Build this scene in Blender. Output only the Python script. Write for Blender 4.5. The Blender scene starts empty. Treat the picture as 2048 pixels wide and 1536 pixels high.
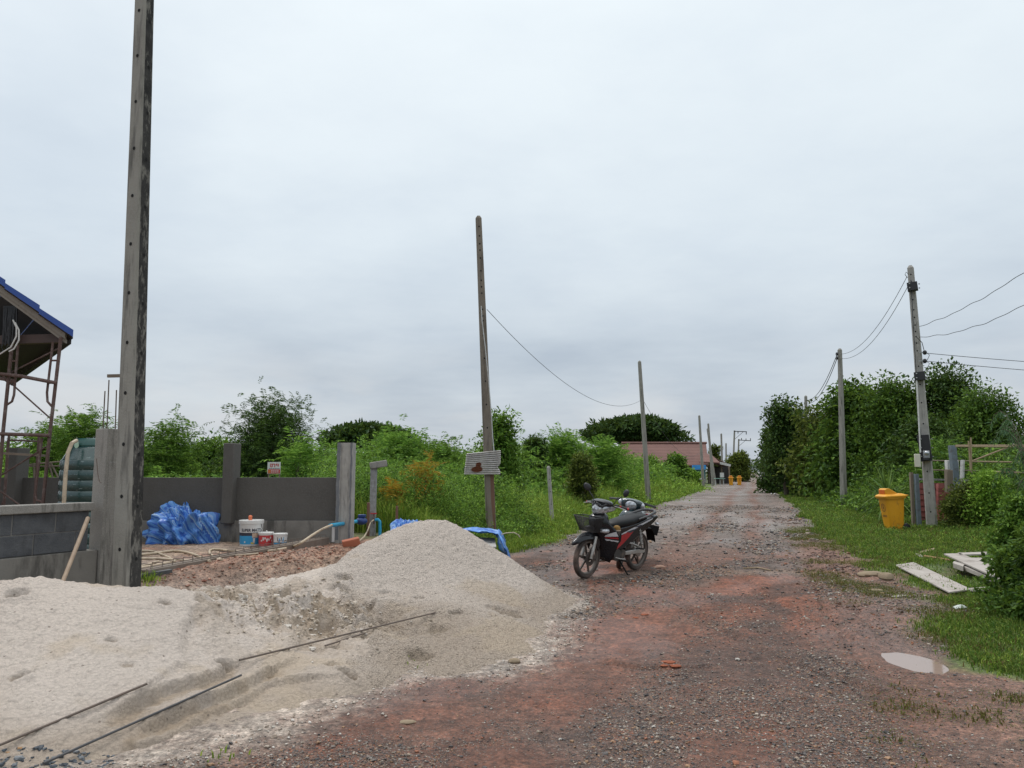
import bpy, bmesh, math, random
import numpy as np
from mathutils import Vector, Matrix, Euler
random.seed(7)
RNG = np.random.default_rng(11)
SC = bpy.context.scene
COL = SC.collection
R = math.radians
# ------------------------------------------------------------------ camera geometry (used to place real things in metres)
F, HOR, CH = 1540.0, 943.0, 1.55
PIT = math.atan((HOR - 768) / F)
CP, SP = math.cos(PIT), math.sin(PIT)
def ray(px, py):
    a, b = (px - 1024) / F, (768 - py) / F
    return np.array((a, CP - b * SP, SP + b * CP))
def at(px, py, Y):
    d = ray(px, py); k = Y / d[1]
    return Vector((d[0] * k, Y, CH + d[2] * k))
def gnd(px, py, z=0.0):
    d = ray(px, py); k = (z - CH) / d[2]
    return Vector((d[0] * k, d[1] * k, z))
RA = math.atan(486 / 1550)
CA, SA = math.cos(RA), math.sin(RA)
def road_t(x, y): return x * CA - y * SA
def road_s(x, y): return x * SA + y * CA
def from_ts(t, s): return (t * CA + s * SA, -t * SA + s * CA)

# ------------------------------------------------------------------ noise
def _h(ix, iy, seed):
    n = (ix.astype(np.int64) * 374761393 + iy.astype(np.int64) * 668265263 + seed * 974634777) & 0xffffffff
    n = ((n ^ (n >> 13)) * 1274126177) & 0xffffffff
    n = n ^ (n >> 16)
    return (n & 0xffff) / 65535.0
def vn(x, y, seed=0):
    x = np.asarray(x, float); y = np.asarray(y, float)
    ix, iy = np.floor(x), np.floor(y); fx, fy = x - ix, y - iy
    ux, uy = fx * fx * (3 - 2 * fx), fy * fy * (3 - 2 * fy)
    a, b = _h(ix, iy, seed), _h(ix + 1, iy, seed); c, d = _h(ix, iy + 1, seed), _h(ix + 1, iy + 1, seed)
    return (a + (b - a) * ux) * (1 - uy) + (c + (d - c) * ux) * uy
def fbm(x, y, o=4, seed=0, g=0.5):
    s = 0; a = 1; t = 0
    x = np.asarray(x, float); y = np.asarray(y, float)
    for k in range(o):
        s = s + a * vn(x * 2 ** k + 17.3 * k, y * 2 ** k - 9.1 * k, seed + k); t += a; a *= g
    return s / t
def sst(a, b, x):
    t = np.clip((np.asarray(x, float) - a) / (b - a), 0, 1)
    return t * t * (3 - 2 * t)
def mixc(c, d, m):
    m = np.asarray(m)[..., None]
    return c * (1 - m) + np.asarray(d) * m

# ------------------------------------------------------------------ objects
def tag(o, label=None, cat=None, group=None, kind=None):
    if label: o['label'] = label
    if cat: o['category'] = cat
    if group: o['group'] = group
    if kind or (label and cat): o['kind'] = kind or 'thing'
    return o
def thing(name, label, cat, loc=(0, 0, 0), rz=0, group=None, rot=None):
    o = bpy.data.objects.new(name, None); COL.objects.link(o)
    o.empty_display_size = .2
    o.location = loc; o.rotation_euler = rot if rot else (0, 0, rz)
    return tag(o, label, cat, group)
def world_of(t):
    m = Matrix.Identity(4)
    while t is not None:
        m = (Matrix.Translation(t.location) @ t.rotation_euler.to_matrix().to_4x4() @ Matrix.Diagonal((*t.scale, 1))) @ m
        t = t.parent
    return m
def npmesh(name, V, Fq, mats=(), smooth=False, col=None, midx=None):
    """mesh from numpy verts and constant-size polygons"""
    me = bpy.data.meshes.new(name)
    V = np.asarray(V, np.float32); Fq = np.asarray(Fq, np.int32)
    n, k = Fq.shape
    me.vertices.add(len(V)); me.vertices.foreach_set('co', V.ravel())
    me.loops.add(n * k); me.loops.foreach_set('vertex_index', Fq.ravel())
    me.polygons.add(n); me.polygons.foreach_set('loop_start', np.arange(n, dtype=np.int32) * k)
    try: me.polygons.foreach_set('loop_total', np.full(n, k, np.int32))
    except Exception: pass
    for m in mats: me.materials.append(m)
    if midx is not None: me.polygons.foreach_set('material_index', np.asarray(midx, np.int32))
    me.update(calc_edges=True)
    me.polygons.foreach_set('use_smooth', np.full(n, smooth))
    if col is not None:
        for nm, arr in col.items():
            a = me.attributes.new(nm, 'FLOAT_COLOR', 'POINT')
            if arr.ndim == 1: arr = np.repeat(arr[:, None], 3, 1)
            a.data.foreach_set('color', np.concatenate([arr, np.ones((len(arr), 1))], 1).astype(np.float32).ravel())
    return me
def link(name, me, parent=None, loc=None):
    o = bpy.data.objects.new(name, me); COL.objects.link(o)
    if parent: o.parent = parent
    if loc is not None: o.location = loc
    return o
def dup(o, parent=None):
    c = o.copy(); COL.objects.link(c)
    if parent: c.parent = parent
    for ch in [x for x in COL.objects if x.parent == o]: dup(ch, c)
    return c

class MB:
    def __init__(s): s.v = []; s.f = []; s.m = []
    def add(s, V, Fs, mi=0):
        o = len(s.v); s.v += [tuple(p) for p in V]
        for f in Fs: s.f.append([i + o for i in f]); s.m.append(mi)
        return s
    def box(s, c, size, rot=None, mi=0, taper=1.0):
        x, y, z = [q / 2 for q in size]
        M = rot if isinstance(rot, Matrix) else (Euler(rot).to_matrix() if rot else Matrix.Identity(3))
        P = []
        for k in (-1, 1):
            tt = taper if k == 1 else 1
            for a, b in ((-1, -1), (1, -1), (1, 1), (-1, 1)):
                P.append(Vector(c) + M @ Vector((a * x * tt, b * y * tt, k * z)))
        return s.add(P, [(3, 2, 1, 0), (4, 5, 6, 7), (0, 1, 5, 4), (1, 2, 6, 5), (2, 3, 7, 6), (3, 0, 4, 7)], mi)
    def bar(s, a, b, w, h=None, mi=0, up=(0, 0, 1)):
        a, b = Vector(a), Vector(b); d = (b - a); L = d.length; d.normalize()
        u = Vector(up)
        if abs(d.dot(u)) > .98: u = Vector((1, 0, 0))
        x = d.cross(u).normalized(); z = x.cross(d)
        return s.box((a + b) / 2, (w, L, h or w), Matrix((x, d, z)).transposed(), mi)
    def tube(s, pts, r, n=8, mi=0, cap=True, closed=False):
        P = [Vector(p) for p in pts]; N = len(P)
        rr = r if isinstance(r, (list, tuple, np.ndarray)) else [r] * N
        V = []; nrm = None
        for i, p in enumerate(P):
            a = P[(i - 1) % N] if (i > 0 or closed) else p
            b = P[(i + 1) % N] if (i < N - 1 or closed) else p
            d = (b - a).normalized()
            if nrm is None:
                nrm = d.orthogonal().normalized()
            else:
                nrm = (nrm - d * nrm.dot(d))
                nrm = nrm.normalized() if nrm.length > 1e-6 else d.orthogonal().normalized()
            bi = d.cross(nrm)
            for k in range(n):
                t = 2 * math.pi * k / n
                V.append(p + (nrm * math.cos(t) + bi * math.sin(t)) * rr[i])
        Fs = []
        for i in range(N if closed else N - 1):
            j = (i + 1) % N
            for k in range(n):
                l = (k + 1) % n
                Fs.append((i * n + k, i * n + l, j * n + l, j * n + k))
        if cap and not closed:
            Fs.append(tuple(range(n - 1, -1, -1))); Fs.append(tuple((N - 1) * n + k for k in range(n)))
        return s.add(V, Fs, mi)
    def lathe(s, prof, n=24, M=None, mi=0, cap=True):
        """profile (r,z) spun about z; M places it"""
        M = M or Matrix.Identity(4); V = []; Fs = []
        for r, z in prof:
            for k in range(n):
                t = 2 * math.pi * k / n
                V.append(M @ Vector((r * math.cos(t), r * math.sin(t), z)))
        for i in range(len(prof) - 1):
            for k in range(n):
                l = (k + 1) % n
                Fs.append((i * n + k, i * n + l, (i + 1) * n + l, (i + 1) * n + k))
        if cap:
            if prof[0][0] > 1e-5: Fs.append(tuple(range(n - 1, -1, -1)))
            if prof[-1][0] > 1e-5: Fs.append(tuple((len(prof) - 1) * n + k for k in range(n)))
        return s.add(V, Fs, mi)
    def ring(s, prof, n=32, M=None, mi=0):
        """closed profile loop (r,z) spun about z"""
        M = M or Matrix.Identity(4); V = []; Fs = []; m = len(prof)
        for k in range(n):
            t = 2 * math.pi * k / n
            for r, z in prof: V.append(M @ Vector((r * math.cos(t), r * math.sin(t), z)))
        for k in range(n):
            l = (k + 1) % n
            for i in range(m):
                j = (i + 1) % m
                Fs.append((k * m + i, k * m + j, l * m + j, l * m + i))
        return s.add(V, Fs, mi)
    def grid(s, G, mi=0, closed_v=False):
        m, n = len(G), len(G[0]); V = [p for row in G for p in row]; Fs = []
        for i in range(m - 1):
            for j in range(n if closed_v else n - 1):
                k = (j + 1) % n
                Fs.append((i * n + j, i * n + k, (i + 1) * n + k, (i + 1) * n + j))
        return s.add(V, Fs, mi)
    def loft(s, rings, mi=0, cap=True):
        n = len(rings[0]); s.grid(rings, mi, True)
        if cap:
            o = len(s.v) - n * len(rings)
            s.f.append([o + k for k in range(n)][::-1]); s.m.append(mi)
            s.f.append([o + n * (len(rings) - 1) + k for k in range(n)]); s.m.append(mi)
        return s
    def prism(s, poly, y0, y1, mi=0, M=None, inset=0.0):
        """polygon in (x,z) extruded along y, optional inset of the outer faces"""
        M = M or Matrix.Identity(4); n = len(poly)
        cx = sum(p[0] for p in poly) / n; cz = sum(p[1] for p in poly) / n
        V = [M @ Vector((x, y0, z)) for x, z in poly]
        V += [M @ Vector((cx + (x - cx) * (1 - inset), y1, cz + (z - cz) * (1 - inset))) for x, z in poly]
        Fs = [tuple(range(n)), tuple(range(2 * n - 1, n - 1, -1))]
        Fs += [(i + n, (i + 1) % n + n, (i + 1) % n, i) for i in range(n)]
        return s.add(V, Fs, mi)
    def ball(s, c, r, n=12, mi=0, M=None):
        rx, ry, rz = r if isinstance(r, (tuple, list)) else (r, r, r)
        rows = []
        for i in range(1, n):
            a = math.pi * i / n
            rows.append([Vector(c) + ((M or Matrix.Identity(3)) @ Vector((rx * math.sin(a) * math.cos(2 * math.pi * k / (2 * n)), ry * math.sin(a) * math.sin(2 * math.pi * k / (2 * n)), rz * math.cos(a)))) for k in range(2 * n)])
        rows = rows[::-1]
        return s.loft(rows, mi)
    def build(s, name, mats, parent=None, smooth=True, ang=35, world=False, bevel=0, origin=None, bseg=2, recalc=True):
        me = bpy.data.meshes.new(name)
        V = s.v
        if world and parent is not None:
            inv = world_of(parent).inverted(); V = [inv @ Vector(p) for p in V]
        if origin is not None:
            og = Vector(origin); V = [Vector(p) - og for p in V]
        me.from_pydata([tuple(p) for p in V], [], s.f)
        if not isinstance(mats, (list, tuple)): mats = [mats]
        for m in mats: me.materials.append(m)
        me.polygons.foreach_set('material_index', s.m)
        if recalc:
            bm = bmesh.new(); bm.from_mesh(me); bmesh.ops.recalc_face_normals(bm, faces=bm.faces); bm.to_mesh(me); bm.free()
        if smooth:
            me.polygons.foreach_set('use_smooth', [True] * len(s.f))
            me.set_sharp_from_angle(angle=R(ang))
        me.update()
        o = link(name, me, parent)
        if origin is not None: o.location = origin
        if bevel:
            b = o.modifiers.new('bevel', 'BEVEL'); b.width = bevel; b.segments = bseg; b.limit_method = 'ANGLE'; b.angle_limit = R(30)
        return o

# ------------------------------------------------------------------ materials
def _mat(name):
    m = bpy.data.materials.new(name); m.use_nodes = True
    nt = m.node_tree; return m, nt, nt.nodes['Principled BSDF']
def nd(nt, t, **kw):
    n = nt.nodes.new(t)
    for k, v in kw.items():
        if k in n.inputs.keys(): n.inputs[k].default_value = v
        else: setattr(n, k, v)
    return n
def mixrgb(nt, fac, a, b, mode='MIX'):
    n = nt.nodes.new('ShaderNodeMix'); n.data_type = 'RGBA'; n.blend_type = mode
    for s, v in ((n.inputs[0], fac), (n.inputs[6], a), (n.inputs[7], b)):
        if isinstance(v, bpy.types.NodeSocket): nt.links.new(v, s)
        elif isinstance(v, (int, float)): s.default_value = v
        else: s.default_value = (*v[:3], 1)
    return n.outputs[2]
def ramp(nt, fac, stops):
    n = nt.nodes.new('ShaderNodeValToRGB'); e = n.color_ramp.elements
    while len(e) < len(stops): e.new(.5)
    for i, (p, c) in enumerate(stops):
        e[i].position = p; e[i].color = (c, c, c, 1) if isinstance(c, (int, float)) else (*c, 1)
    nt.links.new(fac, n.inputs[0]); return n.outputs[0]
def noise(nt, scale, detail=4, rough=.55, vec=None, stretch=None, dim='3D'):
    n = nt.nodes.new('ShaderNodeTexNoise'); n.inputs['Scale'].default_value = scale
    n.inputs['Detail'].default_value = detail; n.inputs['Roughness'].default_value = rough
    if vec is None:
        tc = nt.nodes.new('ShaderNodeTexCoord'); vec = tc.outputs['Object']
    if stretch:
        mp = nt.nodes.new('ShaderNodeMapping'); mp.inputs['Scale'].default_value = stretch
        nt.links.new(vec, mp.inputs[0]); vec = mp.outputs[0]
    nt.links.new(vec, n.inputs['Vector']); return n.outputs[0]
def pmat(name, c1, c2=None, scale=6, rough=.7, bump=0.0, bscale=None, metal=0.0, stretch=None, stain=None, sscale=1.2, sstretch=None, srange=(.52, .68), coat=0, bdist=.01, contrast=(.3, .7), spec=.5, fine=None):
    m, nt, b = _mat(name)
    b.inputs['Roughness'].default_value = rough; b.inputs['Metallic'].default_value = metal
    b.inputs['Specular IOR Level'].default_value = spec
    if coat: b.inputs['Coat Weight'].default_value = coat; b.inputs['Coat Roughness'].default_value = .12
    if c2 is None: c2 = tuple(x * .8 for x in c1)
    f = ramp(nt, noise(nt, scale, 5, .6, stretch=stretch), [(contrast[0], 0.0), (contrast[1], 1.0)])
    c = mixrgb(nt, f, c1, c2)
    if fine:
        f3 = ramp(nt, noise(nt, fine[0], 3, .7), [(.45, 0.0), (.62, 1.0)])
        c = mixrgb(nt, f3, c, fine[1])
    if stain:
        f2 = ramp(nt, noise(nt, sscale, 6, .65, stretch=sstretch), [(srange[0], 0.0), (srange[1], 1.0)])
        c = mixrgb(nt, f2, c, stain)
    nt.links.new(c, b.inputs['Base Color'])
    if bump:
        bp = nt.nodes.new('ShaderNodeBump'); bp.inputs['Strength'].default_value = bump; bp.inputs['Distance'].default_value = bdist
        nt.links.new(noise(nt, bscale or scale * 4, 5, .65, stretch=stretch), bp.inputs['Height'])
        nt.links.new(bp.outputs[0], b.inputs['Normal'])
    return m
def leafmat(name, c1, c2, c3=None, trans=.3, rough=.55, nscale=1.6, spread=1.0):
    """foliage: hue varies leaf by leaf and clump by clump"""
    m, nt, b = _mat(name)
    g = nt.nodes.new('ShaderNodeNewGeometry')
    f = ramp(nt, noise(nt, nscale, 3, .6), [(.35, 0.0), (.65, 1.0)])
    c = mixrgb(nt, f, c1, c2)
    if c3:
        fr = ramp(nt, g.outputs['Random Per Island'], [(.50, 0.0), (1.0, 1.0)])
        c = mixrgb(nt, fr, c, c3)
    hs = nt.nodes.new('ShaderNodeHueSaturation')
    mr = nt.nodes.new('ShaderNodeMapRange'); mr.inputs[3].default_value = 1 - .45 * spread; mr.inputs[4].default_value = 1 + .45 * spread
    nt.links.new(g.outputs['Random Per Island'], mr.inputs[0]); nt.links.new(mr.outputs[0], hs.inputs['Value']); nt.links.new(c, hs.inputs['Color'])
    c = hs.outputs[0]
    nt.links.new(c, b.inputs['Base Color']); b.inputs['Roughness'].default_value = rough
    b.inputs['Specular IOR Level'].default_value = .14
    tr = nt.nodes.new('ShaderNodeBsdfTranslucent'); nt.links.new(mixrgb(nt, .35, c, (.22, .30, .03)), tr.inputs[0])
    mx = nt.nodes.new('ShaderNodeMixShader'); mx.inputs[0].default_value = trans
    nt.links.new(b.outputs[0], mx.inputs[1]); nt.links.new(tr.outputs[0], mx.inputs[2])
    nt.links.new(mx.outputs[0], nt.nodes['Material Output'].inputs['Surface'])
    return m

# ------------------------------------------------------------------ camera, light, sky
cam = bpy.data.cameras.new('camera'); co = bpy.data.objects.new('camera', cam); COL.objects.link(co)
co.location = (0, 0, CH); co.rotation_euler = (math.pi / 2 + PIT, 0, 0)
cam.sensor_width = 36; cam.lens = 36 * F / 2048; cam.clip_end = 6000; cam.clip_start = .05
SC.camera = co
SUN_EL, SUN_AZ = 60, -40     # high sun behind the cloud, ahead and to the left
sl = bpy.data.lights.new('sun', 'SUN'); so = bpy.data.objects.new('sun', sl); COL.objects.link(so)
sl.energy = 1.5; sl.angle = R(18); sl.color = (1, .975, .94)
az, el = R(SUN_AZ), R(SUN_EL)
sd = Vector((math.sin(az) * math.cos(el), math.cos(az) * math.cos(el), math.sin(el)))
so.rotation_euler = sd.to_track_quat('Z', 'Y').to_euler(); so.location = sd * 50
W = bpy.data.worlds.new('World'); SC.world = W; W.use_nodes = True
nt = W.node_tree; bg = nt.nodes['Background']
sky = nt.nodes.new('ShaderNodeTexSky'); sky.sky_type = 'NISHITA'; sky.sun_disc = False
sky.sun_elevation = el; sky.sun_rotation = az; sky.altitude = 50; sky.air_density = 1.4; sky.dust_density = 3
geo = nt.nodes.new('ShaderNodeTexCoord'); dirv = geo.outputs['Generated']
sep = nt.nodes.new('ShaderNodeSeparateXYZ'); nt.links.new(dirv, sep.inputs[0])
# overcast deck: luminance rises from the horizon to the zenith; soft cloud patches projected on a flat deck
hz = nt.nodes.new('ShaderNodeMath'); hz.operation = 'MAXIMUM'; hz.inputs[1].default_value = 0.0; nt.links.new(sep.outputs[2], hz.inputs[0])
base = ramp(nt, hz.outputs[0], [(0.0, (.525, .58, .65)), (.10, (.57, .64, .72)), (.28, (.665, .75, .83)), (.54, (.785, .87, .935)), (.8, (1.35, 1.38, 1.40)), (1.0, (1.6, 1.6, 1.6))])
ad = nt.nodes.new('ShaderNodeMath'); ad.operation = 'ADD'; ad.inputs[1].default_value = .12; nt.links.new(hz.outputs[0], ad.inputs[0])
dv = nt.nodes.new('ShaderNodeVectorMath'); dv.operation = 'DIVIDE'
cb = nt.nodes.new('ShaderNodeCombineXYZ')
for i in range(3): nt.links.new(ad.outputs[0], cb.inputs[i])
nt.links.new(dirv, dv.inputs[0]); nt.links.new(cb.outputs[0], dv.inputs[1])
n1 = noise(nt, .55, 6, .52, vec=dv.outputs[0])
cl = ramp(nt, n1, [(.34, (.83, .85, .88)), (.48, (1.0, 1.0, 1.0)), (.62, (1.14, 1.12, 1.09))])
c = mixrgb(nt, 1.0, base, cl, 'MULTIPLY')
n1b = noise(nt, 2.1, 6, .6, vec=dv.outputs[0], stretch=(.9, 1.0, 1))
c = mixrgb(nt, 1.0, c, ramp(nt, n1b, [(.36, (.965, .97, .98)), (.5, (1.0, 1.0, 1.0)), (.64, (1.03, 1.027, 1.02))]), 'MULTIPLY')
# low heaps of cloud near the horizon
n2 = noise(nt, 5.5, 7, .58, vec=dirv, stretch=(1, 1, 2.1))
m2 = ramp(nt, n2, [(.46, 0.0), (.62, 1.0)])
band = ramp(nt, hz.outputs[0], [(0.0, 1.0), (.06, .85), (.17, .0)])
mm = nt.nodes.new('ShaderNodeMath'); mm.operation = 'MULTIPLY'; nt.links.new(m2, mm.inputs[0]); nt.links.new(band, mm.inputs[1])
ms = nt.nodes.new('ShaderNodeMath'); ms.operation = 'MULTIPLY'; ms.inputs[1].default_value = .8; nt.links.new(mm.outputs[0], ms.inputs[0])
c = mixrgb(nt, ms.outputs[0], c, (.70, .72, .75))
skm = mixrgb(nt, 1.0, sky.outputs[0], (.1, .1, .1), 'MULTIPLY')
c = mixrgb(nt, .10, c, skm)
sc10 = mixrgb(nt, 1.0, c, (10, 10, 10), 'MULTIPLY')
nt.links.new(sc10, bg.inputs[0]); bg.inputs[1].default_value = .1
SC.view_settings.view_transform = 'Standard'; SC.view_settings.look = 'None'; SC.view_settings.exposure = 0; SC.view_settings.gamma = 1
SC.render.engine = 'CYCLES'
SC.cycles.max_bounces = 6; SC.cycles.diffuse_bounces = 3; SC.cycles.glossy_bounces = 2; SC.cycles.transmission_bounces = 4; SC.cycles.transparent_max_bounces = 6
SC.cycles.caustics_reflective = False; SC.cycles.caustics_refractive = False
SC.cycles.use_denoising = True
# ------------------------------------------------------------------ terrain heights
def sdist(x, y, P):
    """distance to polyline (sign = side) and length along it"""
    x = np.asarray(x, float); y = np.asarray(y, float)
    best = np.full(np.shape(x), 1e9); side = np.zeros(np.shape(x)); par = np.zeros(np.shape(x)); tot = 0
    for (ax, ay), (bx, by) in zip(P[:-1], P[1:]):
        dx, dy = bx - ax, by - ay; L = math.hypot(dx, dy)
        u = np.clip(((x - ax) * dx + (y - ay) * dy) / L ** 2, 0, 1)
        d = np.hypot(x - ax - u * dx, y - ay - u * dy); c = (dx * (y - ay) - dy * (x - ax)) / L
        m = d < best; best = np.where(m, d, best); side = np.where(m, np.sign(c), side); par = np.where(m, tot + u * L, par); tot += L
    return best * side, par
TRK = [[tuple(gnd(*q)[:2]) for q in L] for L in ([(1112, 1242), (1185, 1205), (1262, 1176)], [(1118, 1252), (1195, 1212)], [(1150, 1266), (1205, 1288), (1270, 1308)], [(1185, 1322), (1300, 1336), (1420, 1338)],
       [(1330, 1185), (1420, 1250), (1560, 1320), (1760, 1390)], [(1480, 1150), (1560, 1205), (1690, 1275), (1900, 1350)], [(1640, 1080), (1660, 1130), (1720, 1230), (1840, 1345)], [(1610, 1060), (1615, 1120), (1650, 1220), (1730, 1330)])]
def plateau(x, y):
    n = (fbm(x * .9, y * .9, 3, 5) - .5) * .7
    s1 = (x + 0.9) * -.647 + (y - 9.2) * .762
    s2 = -0.75 - x
    s3 = 17.5 - y
    return sst(0, 1.1, np.minimum(np.minimum(s1, s2), s3) + n * .5)
def terrain(x, y):
    x = np.asarray(x, float); y = np.asarray(y, float)
    t, s = road_t(x, y), road_s(x, y)
    near = np.exp(-np.hypot(x, y) / 40)
    z = .45 * plateau(x, y)
    z = z + (fbm(x * .6, y * .6, 4, 1) - .5) * .07 * near
    fine = 1 - sst(14, 22, y)
    z = z + (fbm(x * 5, y * 5, 3, 2) - .5) * .035 * fine + (fbm(x * 22, y * 22, 2, 3) - .5) * .012 * fine
    # wheel ruts along the road
    for tc, w, d in ((-.05, .22, .03), (-1.35, .25, .03), (.75, .16, .035)):
        z = z - d * np.exp(-((t - tc + .15 * np.sin(s * .2)) / w) ** 2) * sst(9, 16, s)
    z = z + .10 * sst(2.2, 6, t) + .12 * sst(-4.6, -7, t) * (1 - sst(0, 1, plateau(x, y)))
    # puddle hollow and red soil heaped beside the beam
    z = z - .05 * np.exp(-(((x - 3.33) / .36) ** 2 + ((y - 6.62) / .42) ** 2) ** 1.5)
    z = z + .16 * np.exp(-(((x + 2.6 - (y - 9.6) * .75) / .55) ** 2 + ((y - 9.7) / 1.3) ** 2)) * (.7 + .6 * fbm(x * 6, y * 6, 3, 9))
    for P in TRK:
        d, u = sdist(x, y, P); w = .045
        z = z + (-.022 * np.exp(-(d / w) ** 2) + .012 * np.exp(-((np.abs(d) - 2.1 * w) / w) ** 2)) * (.5 + vn(u * 9, d * 0, 77)) * sst(0, .15, u)
    pr_ = np.hypot((x - 3.33) / .23, (y - 6.60) / .40); pw = np.exp(-(pr_ / 1.5) ** 4); z = z * (1 - pw) + pw * (-.045 * np.exp(-pr_ ** 4) + .004 * (fbm(x * 7, y * 7, 3, 8) - .5) * 1.5)
    return z
# ------------------------------------------------------------------ sand: a surface through measured points
_pp = [(-400, 1170, 6.0), (-150, 1166, 6.0), (0, 1169, 6.0), (35, 1160, 6.05), (62, 1153, 6.1), (78, 1163, 6.1), (150, 1172, 6.2), (250, 1178, 6.3), (330, 1176, 6.4), (385, 1190, 6.6),
       (450, 1222, 6.8), (560, 1198, 7.5), (640, 1215, 7.6), (600, 1268, 6.7), (700, 1300, 6.3), (800, 1290, 6.6), (500, 1330, 5.7), (700, 1355, 5.65),
       (860, 1041, 10.0), (900, 1044, 10), (800, 1052, 9.9), (745, 1077, 9.8), (700, 1098, 9.6), (650, 1130, 9.2), (600, 1143, 8.8), (520, 1163, 8.3), (400, 1182, 7.6),
       (940, 1062, 10), (980, 1089, 10), (1020, 1115, 10), (1060, 1143, 10), (1105, 1172, 9.9),
       (880, 1125, 9.1), (960, 1165, 8.9), (1040, 1200, 8.7), (800, 1150, 8.9), (740, 1180, 8.5), (870, 1205, 8.1), (850, 1262, 7.4), (960, 1245, 7.6), (740, 1240, 7.6),
       (0, 1330, 5.1), (200, 1320, 5.15), (-250, 1330, 5.1), (330, 1300, 5.5), (100, 1430, 4.55), (350, 1400, 5.0), (600, 1385, 5.4)]
_ctl = [(*at(px, py, Y)[:2], at(px, py, Y)[2]) for px, py, Y in _pp]
_foot = [(-500, 1600), (-250, 1585), (0, 1560), (240, 1533), (420, 1490), (519, 1462), (636, 1418), (728, 1387), (786, 1366), (833, 1334), (900, 1345), (1010, 1325), (1085, 1275), (1118, 1225), (1126, 1186)]
for k, (px, py) in enumerate(_foot):
    g = gnd(px, py, 0.0); _ctl.append((g.x, g.y, 0.0))
    g2 = Vector((g.x + .35, g.y - .5, 0)) if k < len(_foot) - 3 else Vector((g.x + .55, g.y - .05, 0))
    _ctl.append((g2.x, g2.y, -.16))
_ctl += [(-1.06, 11.1, .42), (-.35, 11.0, .18), (-1.8, 10.9, .45), (-1.06, 12.0, -.1), (.4, 11.2, -.15), (1.3, 10.5, -.3), (-2.6, 10.6, .2),
         (-4.2, 6.9, .45), (-5.2, 6.9, .45), (-3.2, 7.15, .40), (-2.7, 7.5, .36), (-4.2, 8, .2), (-3, 8.4, .2), (-2.3, 9.4, .3), (-6.5, 6.5, .45), (-6.5, 5.2, .3), (-6.5, 4.2, 0)]
_ctl = np.array(_ctl)
def _tps(r2): return np.where(r2 > 1e-12, .5 * r2 * np.log(np.maximum(r2, 1e-12)), 0)
_n = len(_ctl); _d2 = ((_ctl[:, None, :2] - _ctl[None, :, :2]) ** 2).sum(-1)
_A = np.zeros((_n + 3, _n + 3)); _A[:_n, :_n] = _tps(_d2) + np.eye(_n) * .004; _A[:_n, _n] = 1; _A[:_n, _n + 1:] = _ctl[:, :2]; _A[_n:, :_n] = _A[:_n, _n:].T
_w = np.linalg.solve(_A, np.concatenate([_ctl[:, 2], np.zeros(3)]))
def sand0(x, y):
    x = np.asarray(x, float); y = np.asarray(y, float)
    z = _w[_n] + _w[_n + 1] * x + _w[_n + 2] * y
    for i in range(_n): z = z + _w[i] * _tps((x - _ctl[i, 0]) ** 2 + (y - _ctl[i, 1]) ** 2)
    out = (x > 1.0) | (y > 12.2) | (y < 3.2)
    return np.where(out, -1, z)
def hit(px, py, fn, y0=2.5, y1=40):
    d = ray(px, py); ys = np.arange(y0, y1, .01); k = ys / d[1]
    X, Z = d[0] * k, CH + d[2] * k
    i = np.argmax(Z <= fn(X, ys))
    return Vector((X[i], ys[i], Z[i]))
def surf0(x, y): return np.maximum(terrain(x, y), sand0(x, y))
_px = lambda L: [tuple(hit(a, b, surf0)[:2]) for a, b in L]
CRUST = _px([(372, 1183), (388, 1205), (384, 1240), (368, 1275), (364, 1300), (372, 1330), (330, 1360)])
ROD1 = [(0, 1508), (120, 1464), (245, 1422), (300, 1398)]
ROD1B = [(515, 1328), (640, 1294), (760, 1257), (880, 1217)]
ROD2 = [(105, 1534), (240, 1470), (360, 1415), (480, 1363)]
L1 = _px([(180, 1446), (245, 1418), (320, 1382), (400, 1360), (445, 1340)]); L2 = _px([(240, 1475), (360, 1418), (480, 1368), (530, 1345)]); L3 = _px([(180, 1500), (310, 1480), (420, 1415), (540, 1356), (600, 1352)])
DENTS = [(690, 1152, .11, .05), (682, 1176, .12, .05), (772, 1183, .09, .05), (838, 1196, .06, .03), (912, 1227, .07, .05), (662, 1326, .08, .04), (697, 1344, .07, .05), (445, 1331, .06, .06),
         (1015, 1222, .2, .03), (330, 1209, .06, .04), (222, 1280, .05, .025), (40, 1352, .07, .03), (30, 1185, .08, .05), (570, 1245, .09, .04), (620, 1210, .1, .05), (735, 1206, .09, .035), (840, 1308, .12, .03), (255, 1330, .05, .02), (880, 1255, .12, .03)]
DENTS = [(*hit(a, b, surf0)[:2], r, d) for a, b, r, d in DENTS]
DIGP = [tuple(hit(a, b, surf0)[:2]) for a, b in ((470, 1215), (560, 1215), (640, 1235))]
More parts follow.
